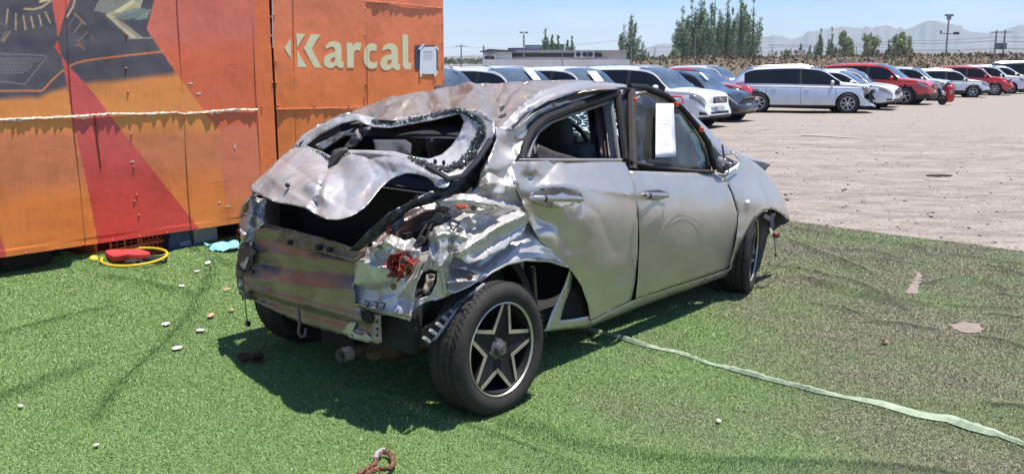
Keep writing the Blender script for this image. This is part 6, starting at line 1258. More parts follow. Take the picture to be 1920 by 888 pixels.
    for xc in (xr, xf):
        for s_ in (-1, 1):
            b = MB(); b.lathe([(ra + .02, 0), (ra + .02, .28), (0, .28)], (xc, 0, wr), 'y', 24); Vv = [(x, s_ * (W_ / 2 - .05 - y), z) for x, y, z in b.V]; mesh_np('wheel_well', Vv, b.F, M_well, e, True)
            w_ = empty('wheel', (xc, s_ * (W_ / 2 - .10), wr)); w_.parent = e
            b = MB(); b.lathe([(wr * .64, -.10), (wr * .70, -.11), (wr * .93, -.10), (wr, -.08), (wr, .08), (wr * .9, .10)], (0, 0, 0), 'y', 32); Vv = [(x, -s_ * y, z) for x, y, z in b.V]; mesh_np('tyre', Vv, b.F, M_ctyre, w_, True)
            b = MB(); b.lathe([(wr * .66, -.10), (wr * .62, -.095), (wr * .60, -.04), (0, -.03)], (0, 0, 0), 'y', 28); Vv = [(x, -s_ * y, z) for x, y, z in b.V]; rim = mesh_np('rim', Vv, b.F, M_rimd, w_, True)
            b = MB(); b.lathe([(wr * .66, -.104), (wr * .61, -.104), (wr * .60, -.09)], (0, 0, 0), 'y', 28)
            for k in range(spokes):
                a = 2 * math.pi * k / spokes + .3
                for da in (-.13, .13):
                    b.beam((.05 * math.cos(a + da), -.085, .05 * math.sin(a + da)), (wr * .62 * math.cos(a + da * .9), -.098, wr * .62 * math.sin(a + da * .9)), .020, .014, (0, 1, 0))
            b.lathe([(0, -.095), (.05, -.09), (.05, -.06)], (0, 0, 0), 'y', 14); Vv = [(x, -s_ * y, z) for x, y, z in b.V]; mesh_np('spokes', Vv, b.F, M_calloy, rim, False)
    if not detail: return e
    def surf(x, j, s_, off=.004):
        """point on the flank at x and fractional row j"""
        yv = np.array([np.interp(x, xs, Y[:, k]) for k in range(m)]); zv = np.array([np.interp(x, xs, Z[:, k]) for k in range(m)]); xv = np.array([np.interp(x, xs, X[:, k]) for k in range(m)])
        return Vector((float(np.interp(j, range(m), xv)) + (off if x > .4 * L else 0), s_ * (float(np.interp(j, range(m), yv)) + off), float(np.interp(j, range(m), zv)) + (off if j > nl else 0)))
    def patch(name, x0, x1, j0a, j1a, j0b, j1b, mt, s_, parent=e, off=.006, nn=7):
        V_ = []; F_ = []
        for a in range(nn):
            f = a / (nn - 1); x = x0 + (x1 - x0) * f
            for c_ in range(5): g2 = c_ / 4; j = (j0a + (j0b - j0a) * f) * (1 - g2) + (j1a + (j1b - j1a) * f) * g2; V_.append(surf(x, j, s_, off))
            if a: F_ += [((a - 1) * 5 + c_, (a - 1) * 5 + c_ + 1, a * 5 + c_ + 1, a * 5 + c_) for c_ in range(4)]
        o = mesh_np(name, V_, F_, mt, parent, True); solid(o, .004); return o
    for s_ in (-1, 1):
        if smash < 1.5: patch('headlamp', .395 * L, .492 * L, 10.0, 11.6, 8.6, 10.6, M_lamp, s_)
        patch('tail_lamp', -.497 * L, -.455 * L, 9.0, 11.0, 9.2, 11.4, M_lampred, s_)
        # door handles and seams
        for hx in (.02 * L, -.20 * L):
            p = surf(hx, 10.0, s_, .018); b = MB(); b.box(p, (.17, .025, .028)); b.build('door_handle', pm, e, bevel=.008)
        for hx in (.215 * L, S_['split'] * L, -.255 * L):
            b = MB(); pts = [surf(hx + (.02 if jj < 4 else 0), jj, s_, .0005) for jj in np.linspace(2.2, 11.6, 8)]
            for a in range(7): b.beam(pts[a], pts[a + 1], .012, .004, (0, 1, 0))
            b.build('door_seam', M_well, e)
        if sunlit_stripe: patch('sunlit_shoulder', -.45 * L, .38 * L, 10.7, 11.3, 10.7, 11.3, PAINT['white'], s_, off=.004, nn=12)  # white strip painted along the flank as its sunlit shoulder
        b = MB(); mp_ = surf(.185 * L, 12.2, s_, .10); b.ell((mp_.x, mp_.y + .03 * s_, mp_.z + .02), (.07, .12, .075), 12, 8); b.beam(surf(.19 * L, 12, s_, -.02), (mp_.x, mp_.y, mp_.z - .02), .05); mo = b.build('door_mirror', pm, e, True)
        b = MB(); b.box((0, s_ * W_ * .35, 0), (.3 * L, .03, .02)); 
        pts = [(x, s_ * W_ * .335, float(top(x)) + (.045 if -.33 * L < x < .03 * L else .015)) for x in np.linspace(-.36 * L, .06 * L, 9)]
        if shape in ('suv', 'wagon'): MB().tube(pts, .014, 6).build('roof_rail', M_chrome, e, True)
    xe = L / 2 - smash * .12; b = MB()
    if smash < 1:
        g = MB(); gw = W_ * .44
        g.box((xe + .004, 0, .50 * H * .93), (.02, gw, .19)); go = g.build('grille', M_plast, e, bevel=.01)
        if grille == 'bars':
            g = MB()
            for k in range(4): g.box((xe + .018, 0, .50 * H * .93 - .075 + k * .05), (.014, gw * (.82 + .05 * k), .016))
            g.build('grille_bars', M_chrome, go)
            g = MB(); g.tube([(xe + .03, .085 * math.cos(a), .50 * H * .93 + .005 + .045 * math.sin(a)) for a in np.linspace(0, 6.283, 20)], .007, 6)
            g.beam((xe + .03, -.045, .50 * H * .93 - .025), (xe + .03, -.02, .50 * H * .93 + .035), .012); g.beam((xe + .03, .02, .50 * H * .93 - .025), (xe + .03, .045, .50 * H * .93 + .035), .012); g.beam((xe + .03, -.03, .50 * H * .93), (xe + .03, .03, .50 * H * .93 + .008), .012); g.build('badge', M_chrome, go)
        else:
            g = MB(); g.box((xe + .018, 0, .50 * H * .93 + .05), (.014, gw, .02)); g.lathe([(0, -.01), (.045, -.01), (.045, .01)], (0, 0, 0), 'y', 14); g.build('grille_bars', M_chrome, go)
        b.box((xe + .0, 0, .24 * H), (.03, W_ * .56, .14)); b.build('lower_intake', M_plast, e, bevel=.01)
        b = MB(); b.box((xe + .025, -.0, .33 * H), (.01, .40, .12)); b.build('number_plate', mat('pale_number_plate', (.62, .62, .55), .5, 0, .3, 30), e)
        for s_ in (-1, 1): patch('fog_lamp', .455 * L, .492 * L, 3.0, 4.6, 3.0, 4.6, M_plast, s_)
    else:
        rgm = random.Random(seed); b = MB()
        for k in range(14):
            y = rgm.uniform(-.4, .4) * W_; z = rgm.uniform(.25, .55) * H; b.beam((xe - .10, y, z), (xe + .08 * rgm.random(), y + rgm.uniform(-.25, .25), z + rgm.uniform(-.12, .12)), rgm.uniform(.03, .09), rgm.uniform(.02, .06))
        b.box((xe - .08, 0, .40 * H), (.14, W_ * .74, .30)); b.build('broken_front', M_plast, e)
        b = MB(); b.beam((xe + .05, -W_ * .36, .26 * H), (xe + .06, W_ * .34, .29 * H), .05, .09); b.build('bumper_beam', M_chrome, e)
    return e
def put_car(e, x, y, hdg, label, group='cars parked in rows across the yard', sc=1.0):
    z = float(gz(np.array(x), np.array(y))); e.location = (x, y, z); e.rotation_euler = (0, 0, R(hdg)); e.scale = (sc, sc, sc * .95); tag(e, label, 'car', group)
def front_at(fx, fy, hdg, L): return fx - math.cos(R(hdg)) * L / 2, fy - math.sin(R(hdg)) * L / 2
CARS = [  # shape, colour, front x, front y, heading, label, options
 ('suv', 'white', -.35, 17.8, -47, 'white car with a round sticker and paper on its windscreen beside the container', {}, 1.04),
 ('suv', 'white', 1.45, 20.2, -45, 'white car with a tall dark side window behind the wreck roof, second from the container', {}, 1.03),
 ('hatch', 'white', 3.15, 22.6, -43, 'white car between two white cars, pale paper inside its windscreen, third from the container', {}, 1.06),
 ('suv', 'white', 5.62, 24.6, -38, 'white car with chrome bar grille and oval badge behind the wreck front door', dict(grille='bars', smash=.25), 1.03),
 ('suv', 'grey', 7.1, 27.3, -38, 'dark grey car with a broken front bumper between two white cars', dict(grille='plain', smash=.6), .93),
 ('sedan', 'darkred', 8.6, 32.2, -36, 'dark red car mostly hidden behind the grey car', dict(grille='plain'), 1.12),
 ('suv', 'white', 11.2, 42.5, -36, 'white car roof just visible between the dark red car and the long silvery one', dict(grille='plain'), 1.0),
 ('wagon', 'pearl', 12.8, 32.5, -10, 'long silvery white car seen side on with its front bumper missing', dict(smash=1.3, sunlit_stripe=True), .99),
 ('sedan', 'white', 14.45, 34.4, -33, 'low white car right behind the nose of the long silvery car', dict(grille='plain'), 1.03),
 ('suv', 'white', 15.35, 36.3, -34, 'white car with chrome bars in its grille left of the bright red car', dict(grille='bars', smash=.2), .93),
 ('suv', 'brightred', 17.75, 38.6, -35, 'bright red car with roof rails and closed front in the middle of the far row', dict(grille='bars', cladding=True), 1.07),
 ('hatch', 'silverw', 20.5, 42.6, -33, 'pale car with a broken black front right behind the bright red car', dict(smash=1.1), 1.0),
 ('suv', 'white', 24.3, 47.0, -16, 'white car with dark cladding seen side on right of the red extinguisher', dict(grille='plain', cladding=True), .88),
 ('suv', 'red', 27.3, 50.0, -30, 'red car with a smashed open front near the right edge', dict(smash=1.7), .98),
 ('suv', 'white', 29.4, 52.3, -30, 'white car directly right of the smashed red car', dict(grille='plain'), 1.0),
 ('sedan', 'white', 31.9, 55.0, -30, 'white car with dark broken nose at the right edge', dict(smash=1.1), 1.1),
 ('suv', 'black', 34.9, 57.5, -12, 'black car with a white square sticker on its rear side window at the right edge', dict(grille='plain'), 1.12),
 ('sedan', 'silverw', 21.6, 50.5, -30, 'silver car further back seen above the pale broken car', dict(grille='plain'), 1.12),
 ('suv', 'white', 7.0, 43.5, -36, 'white roofed car far back above the dark grey car', dict(grille='plain'), 1.0),
]
CARN = []
for k, (shp, colr, fx, fy, hdg, lab, opt, sc) in enumerate(CARS):
    e = make_car(shp, colr, seed=k, spokes=5 + (k % 2) * 2, **opt); L = SHAPES[shp]['L'] * sc; x, y = front_at(fx, fy, hdg, L); put_car(e, x, y, hdg, lab, sc=sc); CARN.append(e)
# papers and stickers seen on the windscreens
def on_screen(ci, name, u0, v0, du, dv, m, label, cat):
    shp = CARS[ci][0]; S_ = SHAPES[shp]; L, H, W_ = S_['L'], S_['H'], S_['W']; top = cint([a * L for a, _ in S_['top']], [b * H for _, b in S_['top']]); V = []
    for a, b_ in ((0, 0), (1, 0), (1, 1), (0, 1)):
        x = (u0 + du * a) * L; V.append((x, (v0 + dv * b_) * W_, float(top(x)) + .036))
    e = CARN[ci]; M = Matrix.Translation(e.location) @ Matrix.Rotation(e.rotation_euler.z, 4, 'Z') @ Matrix.Scale(e.scale[0], 4)
    o = mesh_np(name, [M @ Vector(v) for v in V], [(0, 1, 2, 3)], m, None, False); solid(o, .002, 1); tag(o, label, cat)
on_screen(0, 'paper_sheet', .13, -.28, .07, .14, M_paper, 'white paper inside the windscreen of the white car nearest the container', 'paper')
on_screen(0, 'round_sticker', .12, .22, .02, .06, M_white, 'small white sticker high on the windscreen of the white car nearest the container', 'sticker')
on_screen(1, 'paper_sheet', .125, .02, .07, .14, mat('bluish_paper', (.50, .62, .70), .6), 'bluish paper on the windscreen of the second white car from the container', 'paper')
on_screen(2, 'paper_sheet', .15, -.12, .06, .2, M_paper, 'white paper low on the windscreen of the third white car from the container', 'paper')
on_screen(4, 'paper_sheet', .13, -.2, .06, .10, mat('bluish_paper'), 'pale paper on the windscreen of the dark grey car', 'paper')

# ---- wheeled extinguisher
def extinguisher():
    p = ground(1776, 197, -.23); e = empty('wheeled_extinguisher', (p[0], p[1], float(gz(p[0], p[1]))), -.4, 'red wheeled fire extinguisher standing alone on the gravel', 'fire extinguisher'); m = mat('extinguisher_red', (.52, .03, .03), .3, 0, .15, 10)
    b = MB(); b.lathe([(0, .12), (.12, .13), (.16, .18), (.16, .70), (.13, .78), (.05, .83), (.04, .90), (0, .90)], (.06, 0, 0), 'z', 24); b.build('cylinder', m, e, True)
    b = MB(); b.tube([(-.15, -.05, .22), (-.16, -.05, .80), (-.10, -.05, .90)], .015, 6); b.tube([(-.02, 0, .12), (-.10, 0, .30)], .02, 6); b.build('frame', mat('extinguisher_frame', (.25, .02, .02), .4), e, True)
    b = MB(); b.lathe([(0, -.04), (.14, -.04), (.17, -.02), (.17, .02), (.14, .04), (0, .04)], (0, 0, 0), 'y', 24); o = b.build('wheel', M_ctyre, e, True); o.location = (-.20, -.14, .17); o2 = o.copy(); COL.objects.link(o2); o2.location = (-.20, .14, .17)
    b = MB(); b.tube([(.06, 0, .88), (.20, -.02, .86), (.25, -.03, .70), (.22, -.05, .40), (.24, -.05, .20)], .014, 6); b.build('hose', M_cable, e, True)
    b = MB(); b.box((.10, -.145, .55), (.10, .03, .16)); b.build('label', mat('white_red_label', (.6, .45, .45), .5, 0, .4, 60), e)
extinguisher()
# stick, board and clod on the dirt
tag(MB().tube([Vector(ground(x, y, -.04).tolist()) + Vector((0, 0, .01)) for x, y in [(1503, 254), (1540, 256), (1590, 259), (1640, 263)]], [.020, .018, .015, .008], 6).build('pole_on_ground', mat('pale_wood', (.55, .47, .40), .8), None, True), 'long pale stick lying on the dusty yard', 'stick')
b = MB(); p = at_px(1760, 331, -.04)
for i in range(7): b.ell((p.x + (i - 3) * .045, p.y + .02 * math.sin(i * 2), p.z + .015), (.05, .03, .022 - .002 * abs(i - 3)), 8, 5)
tag(b.build('clod', mat('dark_clod', (.10, .08, .065), .95, 0, .5, 30, .5, 40), None, True), 'dark flat clod of earth lying in the yard to the right', 'clod')

# ================================================================== BACKGROUND
def far_pt(x, y, dist):
    d = rays(x, y); t = dist / math.hypot(d[0], d[1]); return CAM + t * d
def gx(x, dist): d = rays(x, HY); s_ = dist / math.hypot(d[0], d[1]); return d[0] * s_, d[1] * s_
# dirt bank behind the yard
def bank():
    V = []; F = []; rg = np.random.RandomState(3); xsn = np.linspace(1150, 2300, 160)
    for i, px in enumerate(xsn):
        yt = np.interp(px, [1150, 1240, 1300, 1440, 1560, 1700, 1920, 2300], [117, 112, 110, 110.5, 109, 107.5, 107, 107]) + .5 * math.sin(px * .05) + .3 * math.sin(px * .13)
        for k, (dist, f) in enumerate(((84, 0), (87, .35), (90, .75), (93, 1.0), (97, .95), (104, 0))):
            x, y = gx(px, dist); zt = CH + (HY - yt) / FPX * 93; z = -.25 + (zt + .25) * f + rg.uniform(-.06, .06) * (f > 0); V.append((x, y, z))
        if i: F += [((i - 1) * 6 + k, i * 6 + k, i * 6 + k + 1, (i - 1) * 6 + k + 1) for k in range(5)]
    o = mesh_np('dirt_bank', V, F, mat('dry_bank_soil', (.17, .12, .08), .95, 0, .5, .5, .5, 3, ncol=(.09, .075, .045)), None, True); tag(o, 'dry brown earth bank along the far side of the yard', None, None, 'structure')
bank()
def hill(name, dist, prof, m, label):
    V = []; F = []; xs_ = np.linspace(prof[0][0], prof[-1][0], 240); f = cint([p[0] for p in prof], [p[1] for p in prof]); rg = np.random.RandomState(int(dist)); 
    for i, px in enumerate(xs_):
        h = (HY - float(f(px))) / FPX * dist; j = vnoise(np.array([px]), np.array([0.]), 60, 4)[0] * .03 + vnoise(np.array([px]), np.array([0.]), 17, 5)[0] * .025
        for k, (dd, g_) in enumerate(((0, 0), (.03, .3), (.07, .62), (.10, .86), (.13, 1.0), (.2, .8), (.3, 0))):
            x, y = gx(px, dist * (1 + dd) / 1.13); V.append((x, y, max(-.4, (h * (1 + j)) * g_ * (1 + (.12 * math.sin(px * .11 + k * 1.7) + .1 * math.sin(px * .29 + k)) * (0 < g_ < 1)) + CH * g_)))
        if i: F += [((i - 1) * 7 + k, i * 7 + k, i * 7 + k + 1, (i - 1) * 7 + k + 1) for k in range(6)]
    o = mesh_np(name, V, F, m, None, True); tag(o, label, None, None, 'structure')
M_hill = mat('dry_hillside', (.20, .17, .13), .95, 0, .4, .004, ncol=(.12, .11, .08))
hill('hills', 5200, [(1120, 110), (1180, 102), (1200, 96), (1250, 84), (1285, 92), (1330, 90), (1380, 80), (1430, 73), (1455, 71), (1482, 77), (1520, 64), (1570, 58), (1620, 60), (1655, 55), (1690, 63), (1735, 49), (1780, 56), (1815, 68), (1850, 70), (1890, 62), (1920, 57), (2050, 60), (2300, 90)], M_hill, 'bare mountains fading into haze beyond the yard')
hill('hills', 3000, [(780, 112), (830, 107), (880, 105), (950, 106), (1050, 108), (1150, 109), (1300, 104), (1450, 100), (1560, 103), (1700, 99), (1800, 96), (1920, 92), (2100, 95)], M_hill, 'low foothills in front of the mountains')
# dry scrub growing on the bank
def scrub():
    rg = np.random.RandomState(19); n = 5200; px = rg.uniform(1180, 2000, n); dist = rg.uniform(88, 97, n); yt = np.interp(px, [1150, 1240, 1300, 1440, 1560, 1700, 1920, 2300], [117, 112, 110, 110.5, 109, 107.5, 107, 107])
    P = []
    for a, d_, y_ in zip(px, dist, yt):
        x, y = gx(a, d_); top_ = CH + (HY - y_) / FPX * 93; f = np.interp(d_, [84, 87, 90, 93, 97], [0, .35, .75, 1, .95]); P.append((x, y, -.25 + (top_ + .25) * f + rg.gamma(1.2, .08)))
    P = np.array(P); T_ = rg.randn(n, 3, 3) * np.array([.12, .12, .16]); o = mesh_fast('dry_scrub', (P[:, None] + T_).reshape(-1, 3), np.arange(n * 3).reshape(-1, 3), mat('dry_scrub_straw', (.19, .145, .09), .9, 0, .7, .5, ncol=(.11, .095, .05))); tag(o, 'dry straw coloured scrub on the earth bank', 'scrub', None, 'stuff')
scrub()
# poplars
def leaf_mat(name, c, c2):
    m = mat(name, c, .7, 0, .6, .9, ncol=c2); return m
M_leafA = leaf_mat('poplar_leaves', (.24, .31, .17), (.11, .16, .085)); M_leafB = leaf_mat('olive_leaves', (.32, .35, .17), (.15, .20, .08)); M_bark = mat('grey_bark', (.20, .16, .12), .9, 0, .4, 3)
def tree(px, ytop, wpx, dist, kind, label, seed, base=112, mt=None, n=2600, group='trees beyond the far fence'):
    rg = np.random.RandomState(seed); x, y = gx(px, dist); H_ = (HY - ytop) / FPX * dist + CH; W_ = wpx / FPX * dist; e = empty('poplar_tree' if kind == 'poplar' else 'leafy_tree', (x, y, -.25), 0, label, 'tree', group)
    b = MB(); b.tube([(0, 0, 0), (.1, 0, H_ * .4), (0, 0, H_ * .9)], [.02 * H_ + .06, .012 * H_ + .04, .03], 7)
    cl = []
    if kind == 'poplar':
        nb = 9 + int(W_ * 3)
        for k in range(nb):
            a = rg.rand() * 6.283; r = W_ * .44 * math.sqrt(rg.rand()); bx, by = r * math.cos(a), r * math.sin(a); z0 = H_ * rg.uniform(.04, .30); z1 = H_ * (1 - .55 * (r / (W_ * .5)) ** 1.2) * rg.uniform(.86, 1.0) if k else H_
            if k == 0: bx = by = 0
            z0 = min(z0, z1 - .15 * H_); mth = 9
            b.tube([(bx * .2, by * .2, z0 * .6), (bx * .8, by * .8, (z0 + z1) / 2), (bx * 1.15, by * 1.15, z1 * .97)], [.05, .03, .012], 5)
            for q in range(mth):
                f = (q + rg.rand()) / mth; z = z0 + (z1 - z0) * f; rr = (W_ * .19) * (1 - .75 * f ** 1.5) * rg.uniform(.6, 1.2) + .08; cl.append((bx * (.6 + .6 * f), by * (.6 + .6 * f), z, rr, rr * 2.1))
    else:
        for k in range(40):
            u = rg.randn(3); u /= np.linalg.norm(u); r = rg.rand() ** .4; cl.append((u[0] * r * W_ * .42, u[1] * r * W_ * .42, H_ * .52 + u[2] * r * H_ * .42, W_ * .12 * rg.uniform(.6, 1.4), H_ * .10 * rg.uniform(.7, 1.5)))
        for k in range(5): a = rg.rand() * 6.28; b.tube([(0, 0, H_ * .2), (W_ * .3 * math.cos(a), W_ * .3 * math.sin(a), H_ * .65)], [.08, .02], 5)
    b.build('trunk', M_bark, e, True)
    c = np.array(cl); k = rg.randint(0, len(c), n); u = rg.randn(n, 3); u /= np.linalg.norm(u, axis=1)[:, None]; r = rg.rand(n) ** .5; P = c[k, :3] + u * r[:, None] * np.stack([c[k, 3], c[k, 3], c[k, 4]], -1); P[:, 2] = np.clip(P[:, 2], .1, H_ * 1.02)
    n_ = n; s_ = dist / FPX * .9; T_ = rg.randn(n, 3, 3) * np.array([1, 1, 1.8]) * s_ * 1.15
    mesh_fast('crown', (P[:, None] + T_).reshape(-1, 3), np.arange(n * 3).reshape(-1, 3), mt or M_leafA, e)
TR = [(1181, 27, 46, 150, 'poplar', 'tall slim poplar standing alone left of the poplar clump'), (1206, 80, 26, 150, 'poplar', 'low thin poplar at the right foot of the lone tall one'),
 (1022, 52, 20, 210, 'poplar', 'tallest of the three small poplars beside the blue building'), (1035, 66, 16, 210, 'poplar', 'middle one of the three small poplars beside the blue building'), (1046, 64, 15, 210, 'poplar', 'rightmost of the three small poplars beside the blue building'), (1064, 74, 12, 215, 'poplar', 'left of the two smallest poplars above the low grey building'), (1072, 68, 12, 215, 'poplar', 'right of the two smallest poplars above the low grey building'),
 (1277, 14, 42, 150, 'poplar', 'leftmost poplar of the big clump'), (1294, 0, 40, 152, 'poplar', 'second poplar from the left in the big clump'), (1312, -8, 44, 154, 'poplar', 'poplar left of centre in the big clump, reaching past the top'), (1336, -16, 46, 150, 'poplar', 'tallest poplar in the middle of the big clump'), (1360, -10, 46, 153, 'poplar', 'poplar right of centre in the big clump'), (1384, -12, 44, 150, 'poplar', 'second poplar from the right in the big clump'), (1408, 2, 44, 152, 'poplar', 'rightmost poplar of the big clump'),
 (1266, 84, 30, 145, 'round', 'round grey green bush at the left foot of the poplar clump'), (1536, 60, 18, 190, 'poplar', 'slim poplar left of the bushier poplars on the right'), (1557, 58, 20, 190, 'poplar', 'poplar with several spires beside the olive bushy tree'), (1581, 58, 36, 188, 'round', 'olive bushy tree between the right hand poplars'), (1628, 62, 44, 186, 'round', 'wide rounded green tree on the bank to the right'), (1688, 66, 40, 188, 'round', 'spreading green tree right of the wide rounded one'), (1664, 78, 10, 190, 'poplar', 'thin young poplar between two rounded trees'), (1702, 72, 16, 190, 'poplar', 'slim poplar at the right side of the spreading tree'), (1722, 98, 20, 180, 'round', 'small round bush at the right end of the tree line'), (1473, 92, 24, 200, 'round', 'low sparse shrub left of a small block on the bank'), (1500, 84, 10, 200, 'poplar', 'small thin poplar seen behind the fence left of the slim poplars'), (1517, 88, 14, 200, 'poplar', 'low feathery poplar just left of the slim poplars')]
for i, (px, yt, wpx, dist, kd, lab) in enumerate(TR): tree(px, yt, wpx, dist, kd, lab, 40 + i, mt=M_leafB if kd == 'round' else M_leafA, n=5200 if wpx > 30 else 2200)
# low wood in the far distance, one mass
def far_wood():
    rg = np.random.RandomState(9); n = 9000; px = np.concatenate([rg.uniform(830, 930, n // 3), rg.uniform(1210, 1530, n - n // 3)]); dist = rg.uniform(260, 420, n); hmax = np.interp(px, [830, 930, 1210, 1300, 1530], [6, 7, 12, 9, 9]) * (.6 + .4 * np.sin(px * .25) ** 2)
    yy = HY - rg.rand(n) * hmax; P = np.array([far_pt(a, b, d) for a, b, d in zip(px, yy, dist)]); T_ = rg.randn(n, 3, 3) * .35
    o = mesh_fast('distant_trees', (P[:, None] + T_).reshape(-1, 3), np.arange(n * 3).reshape(-1, 3), mat('distant_leaves', (.11, .13, .08), .9)); tag(o, 'thin line of far off bushes behind the yard', 'trees', None, 'stuff')
far_wood()
# low grey building with air conditioners, blue building behind
def building(name, px0, px1, ytop, ybot, dist, depth_, m, label):
    a = np.array(gx(px0, dist)); b_ = np.array(gx(px1, dist)); d = b_ - a; L = np.hypot(*d); z1 = CH + (HY - ytop) / FPX * dist; z0 = CH + (HY - ybot) / FPX * dist
    e = empty(name, (a[0], a[1], 0), math.atan2(d[1], d[0]), label, 'building'); MB().box((L / 2, depth_ / 2, (z1 + z0) / 2), (L, depth_, z1 - z0)).build('wall', m, e); return e, L, z0, z1
MG = mat('pale_grey_cladding', (.72, .71, .69), .7, 0, .2, .5, stretch=(1, 1, 6)); MDk = mat('building_dark', (.05, .055, .06), .5)
e, L, z0, z1 = building('low_building', 958, 1174, 97, 118, 100, 9, MG, 'long low pale grey building with air conditioners along its wall')
MB().box((L * .40, -.06, z1 - .42), (L * .78, .05, .42)).build('window_band', MDk, e); MB().box((L / 2, -.25, z1 + .03), (L * 1.01, .9, .12)).build('roof', mat('roof_edge', (.52, .50, .47), .6), e); MB().box((L * .42, -.12, z1 - .75), (L * .84, .08, .26)).build('grey_band', mat('mid_grey_band', (.48, .47, .45), .7), e)
def aircon(parent, x, z):
    o = empty('air_conditioner', (x, -.4, z)); o.parent = parent; MB().box((0, 0, 0), (.85, .35, .75)).build('case', mat('ac_white', (.62, .62, .58), .5), o); b = MB(); b.lathe([(.27, 0), (.22, -.02), (0, -.01)], (0, -.18, 0), 'y', 18); b.build('fan', MDk, o)
for x in (L * .585, L * .64, L * .69): aircon(e, x, z1 - .35)
e, L, z0, z1 = building('low_building', 907, 960, 98, 118, 98, 8, MG, 'short dark roofed building at the left end of the long grey one'); MB().add([(-.4, -.4, z1 - .05), (L + .4, -.4, z1), (L + .4, 8, z1 + .1), (-.4, 8, z1 + .1), (-.4, -.4, z1 + .05), (L * .2, -.4, z1 + .28), (L + .4, -.4, z1 + .12), (L + .4, 8, z1 + .2)], [(0, 1, 6, 5, 4), (4, 5, 6, 7, 3), (0, 4, 3)]).build('roof', mat('dark_roof_sheet', (.10, .10, .10), .6), e)
for x in (L * .12, L * .30): aircon(e, x, z1 - .65)
MB().box((L * .6, -.03, z1 - .9), (L * .7, .04, .3)).build('wall_stripe', mat('mid_grey_band'), e)
e, L, z0, z1 = building('blue_building', 984, 1030, 86, 112, 230, 12, mat('blue_facade', (.10, .16, .26), .4, 0, .4, .3, stretch=(1, 1, 3)), 'blue grey building with a flat roof behind the low grey one'); MB().box((L / 2, -.1, z1 - .6), (L, .1, .7)).build('parapet', mat('parapet_grey', (.30, .35, .42), .6), e)
for k in range(5): MB().box((L * (.12 + k * .19), -.08, z1 - 2.1), (L * .12, .06, 1.0)).build('window', MDk, e)
building('blue_building', 1026, 1058, 84.5, 112, 232, 12, mat('blue_facade'), 'taller blue wing right of the flat roofed blue building'); building('blue_building', 952, 986, 91, 112, 228, 10, mat('dark_facade', (.09, .10, .13), .5), 'dark low wing left of the blue building')
e, L, z0, z1 = building('white_kiosk', 1488, 1508, 96, 112, 140, 3, mat('kiosk_wall', (.55, .50, .42), .7), 'small pale block standing on the bank behind the fence')
# light concrete boundary wall behind the left cars
e = empty('boundary_wall', (*gx(905, 80), -.2), 0, 'pale concrete boundary wall behind the row of white cars', 'wall'); a = np.array(gx(905, 80)); b_ = np.array(gx(1180, 84)); d = b_ - a; MB().box((np.hypot(*d) / 2, 0, (CH + .33 + .2) / 2), (np.hypot(*d), .2, CH + .45)).build('wall_panel', mat('pale_concrete', (.70, .67, .62), .8, 0, .2, .6), e); e.rotation_euler = (0, 0, math.atan2(d[1], d[0]))
# poles, masts and wires
def pole(name, px, ytop, dist, r, m, label, cat='pole', bands=False):
    x, y = gx(px, dist); z = CH + (HY - ytop) / FPX * dist; e = empty(name, (x, y, -.25), 0, label, cat, 'poles and masts behind the yard'); MB().tube([(0, 0, 0), (0, 0, z + .25)], [r, r * .7], 8).build('pole', m, e, True); return e, x, y, z
M_pole = mat('concrete_pole', (.22, .21, .20), .8); M_mast = mat('grey_mast', (.26, .27, .28), .5, .3)
e, x, y, z = pole('light_mast', 1772, 41, 95, .10, M_mast, 'tall lamp mast with a camera arm rising above the bank'); h = z + .25
MB().box((0, 0, h), (.75, .2, .18)).build('lamp_head', M_mast, e); MB().box((0, 0, h - .25), (.3, .3, .3)).build('lamp_head', M_mast, e)
b = MB(); b.beam((-.7, 0, h - 1.62), (.75, 0, h - 1.70), .06); b.box((.8, 0, h - 1.62), (.42, .3, .22)); b.box((-.65, 0, h - 1.5), (.10, .1, .25)); b.build('camera_arm', MDk, e)
e, x, y, z = pole('striped_mast', 982, 64, 90, .07, M_mast, 'red and white banded mast left of the blue building'); h = z + .25
b = MB(); w2 = MB()
for k in range(6): (b if k % 2 else w2).tube([(0, 0, h - .15 - k * .18), (0, 0, h - .33 - k * .18)], .085, 8)
b.build('red_band', mat('mast_red', (.50, .10, .08), .6), e); w2.build('white_band', mat('mast_white', (.6, .6, .6), .6), e); b = MB(); b.box((-.25, 0, h + .02), (.3, .2, .12)); b.box((.25, 0, h + .02), (.3, .2, .12)); b.build('lamp_head', MDk, e)
WP = {}
for k, (px, yt, dist, r, lab) in enumerate([(865, 85, 150, .13, 'thin power pole far left beside the container'), (907, 87, 110, .12, 'short dark pole at the left end of the low buildings'), (1863, 66, 150, .16, 'left pole of the pair carrying a transformer'), (1879, 66, 150, .16, 'right pole of the pair carrying a transformer'), (1054, 88, 75, .05, 'slim pole in front of the long grey building'), (1183, 88, 70, .06, 'slim pole at the foot of the lone poplar'), (1302, 66, 100, .08, 'tall thin pole in front of the big poplar clump')]):
    e, x, y, z = pole('utility_pole', px, yt, dist, r, M_pole, lab); WP[px] = (x, y, z, e)
    if px in (865, 1863, 1879): MB().beam((-.9, 0, z - .05), (.9, 0, z - .05), .12).build('cross_arm', M_pole, e)
x, y, z, e = WP[1863]; MB().box((1.25 * .6, 0, z - 2.0), (1.5, .6, .9)).build('transformer', mat('transformer_grey', (.12, .14, .16), .5), e)
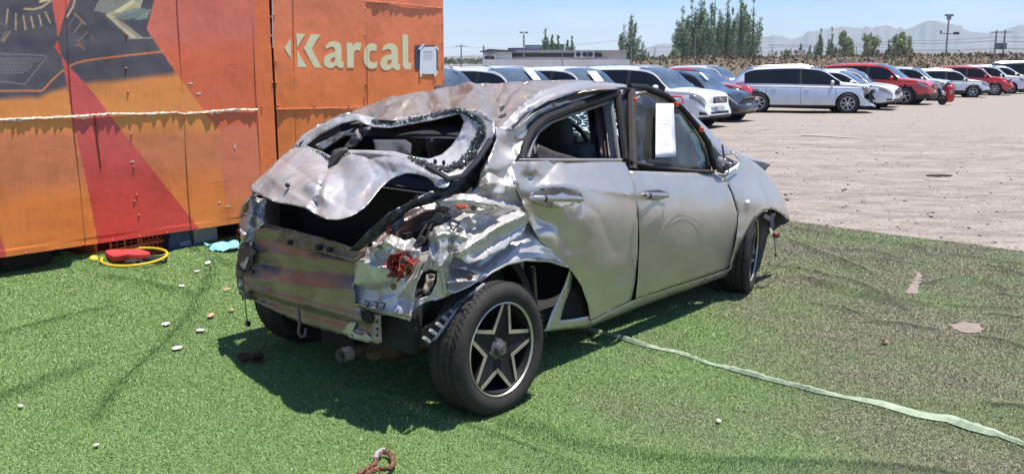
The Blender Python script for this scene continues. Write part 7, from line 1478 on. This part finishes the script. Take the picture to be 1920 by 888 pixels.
def wire(name, pts, r, label, group='overhead wires'):
    L = []
    for i in range(len(pts) - 1):
        a, b_ = Vector(pts[i]), Vector(pts[i + 1])
        for k in range(10):
            f = k / 10; p = a.lerp(b_, f); p.z -= 4 * f * (1 - f) * (a - b_).length * .012; L.append(p)
    L.append(Vector(pts[-1])); tag(MB().tube(L, r, 4, False).build(name, M_cable, None), label, 'wire', group)
for k, (y0, y1, y2, r) in enumerate([(84, 70, 66, .022), (86, 77, 77, .03), (97, 92, 87, .028), (95, 90, 90, .015), (100, 99, 100, .015), (101, 106, 103, .012)]):
    wire('overhead_wire', [tuple(far_pt(1440, y0, 158)), tuple(far_pt(1700, (y0 + y1) / 2, 154)), tuple(far_pt(1863, y1, 150)), tuple(far_pt(2050, y2, 148))], r, ['topmost wire running to the transformer poles', 'second wire from the top at the transformer poles', 'thick middle wire crossing before the hills', 'thin wire just below the thick middle wire', 'second lowest wire before the hills', 'lowest wire, just above the bank'][k])
wire('overhead_wire', [tuple(far_pt(800, 92, 150)), tuple(far_pt(865, 87, 150)), tuple(far_pt(982, 90, 160)), tuple(far_pt(1180, 73, 150))], .02, 'wire on the left running from the thin far pole to the lone poplar')
def fence():
    e = empty('wire_fence', (*gx(1180, 82), 0), 0, 'thin post and wire fence along the foot of the bank', 'fence'); o = np.array([*gx(1180, 82), 0]); pts = []
    for k, px in enumerate([1184, 1228, 1267, 1302, 1325, 1345, 1380, 1401, 1428, 1448, 1484, 1509, 1526, 1560, 1576, 1606, 1640, 1680]):
        dist = 82; top = far_pt(px, 87 + (k % 3) * 3, dist); x, y = gx(px, dist); MB().tube([Vector((x, y, -.2)) - Vector(o.tolist()), Vector(top.tolist()) - Vector(o.tolist())], .030, 5).build('post', M_pole, e); pts.append((x, y))
    for yy in (89.5, 98):
        L = [Vector((far_pt(px, yy + .6 * math.sin(px), 82) - o).tolist()) for px in np.linspace(1184, 1690, 30)]; MB().tube(L, .012, 4, False).build('strand', M_pole, e)
fence()

# ---- the air itself: far things fade to blue
hz = MB().box((0, 2900, 118), (9000, 7600, 239)); hz = hz.build('haze', None, None)
hm = bpy.data.materials.new('haze_air'); hm.use_nodes = True; t = hm.node_tree; t.nodes.clear(); ho = t.nodes.new('ShaderNodeOutputMaterial'); pv = t.nodes.new('ShaderNodeVolumePrincipled')
pv.inputs['Color'].default_value = (.72, .87, 1, 1); pv.inputs['Density'].default_value = 1.6e-4; pv.inputs['Anisotropy'].default_value = 0.; t.links.new(pv.outputs[0], ho.inputs['Volume']); hz.data.materials.append(hm); tag(hz, 'thin blue haze over the yard and hills', 'haze', None, 'stuff')
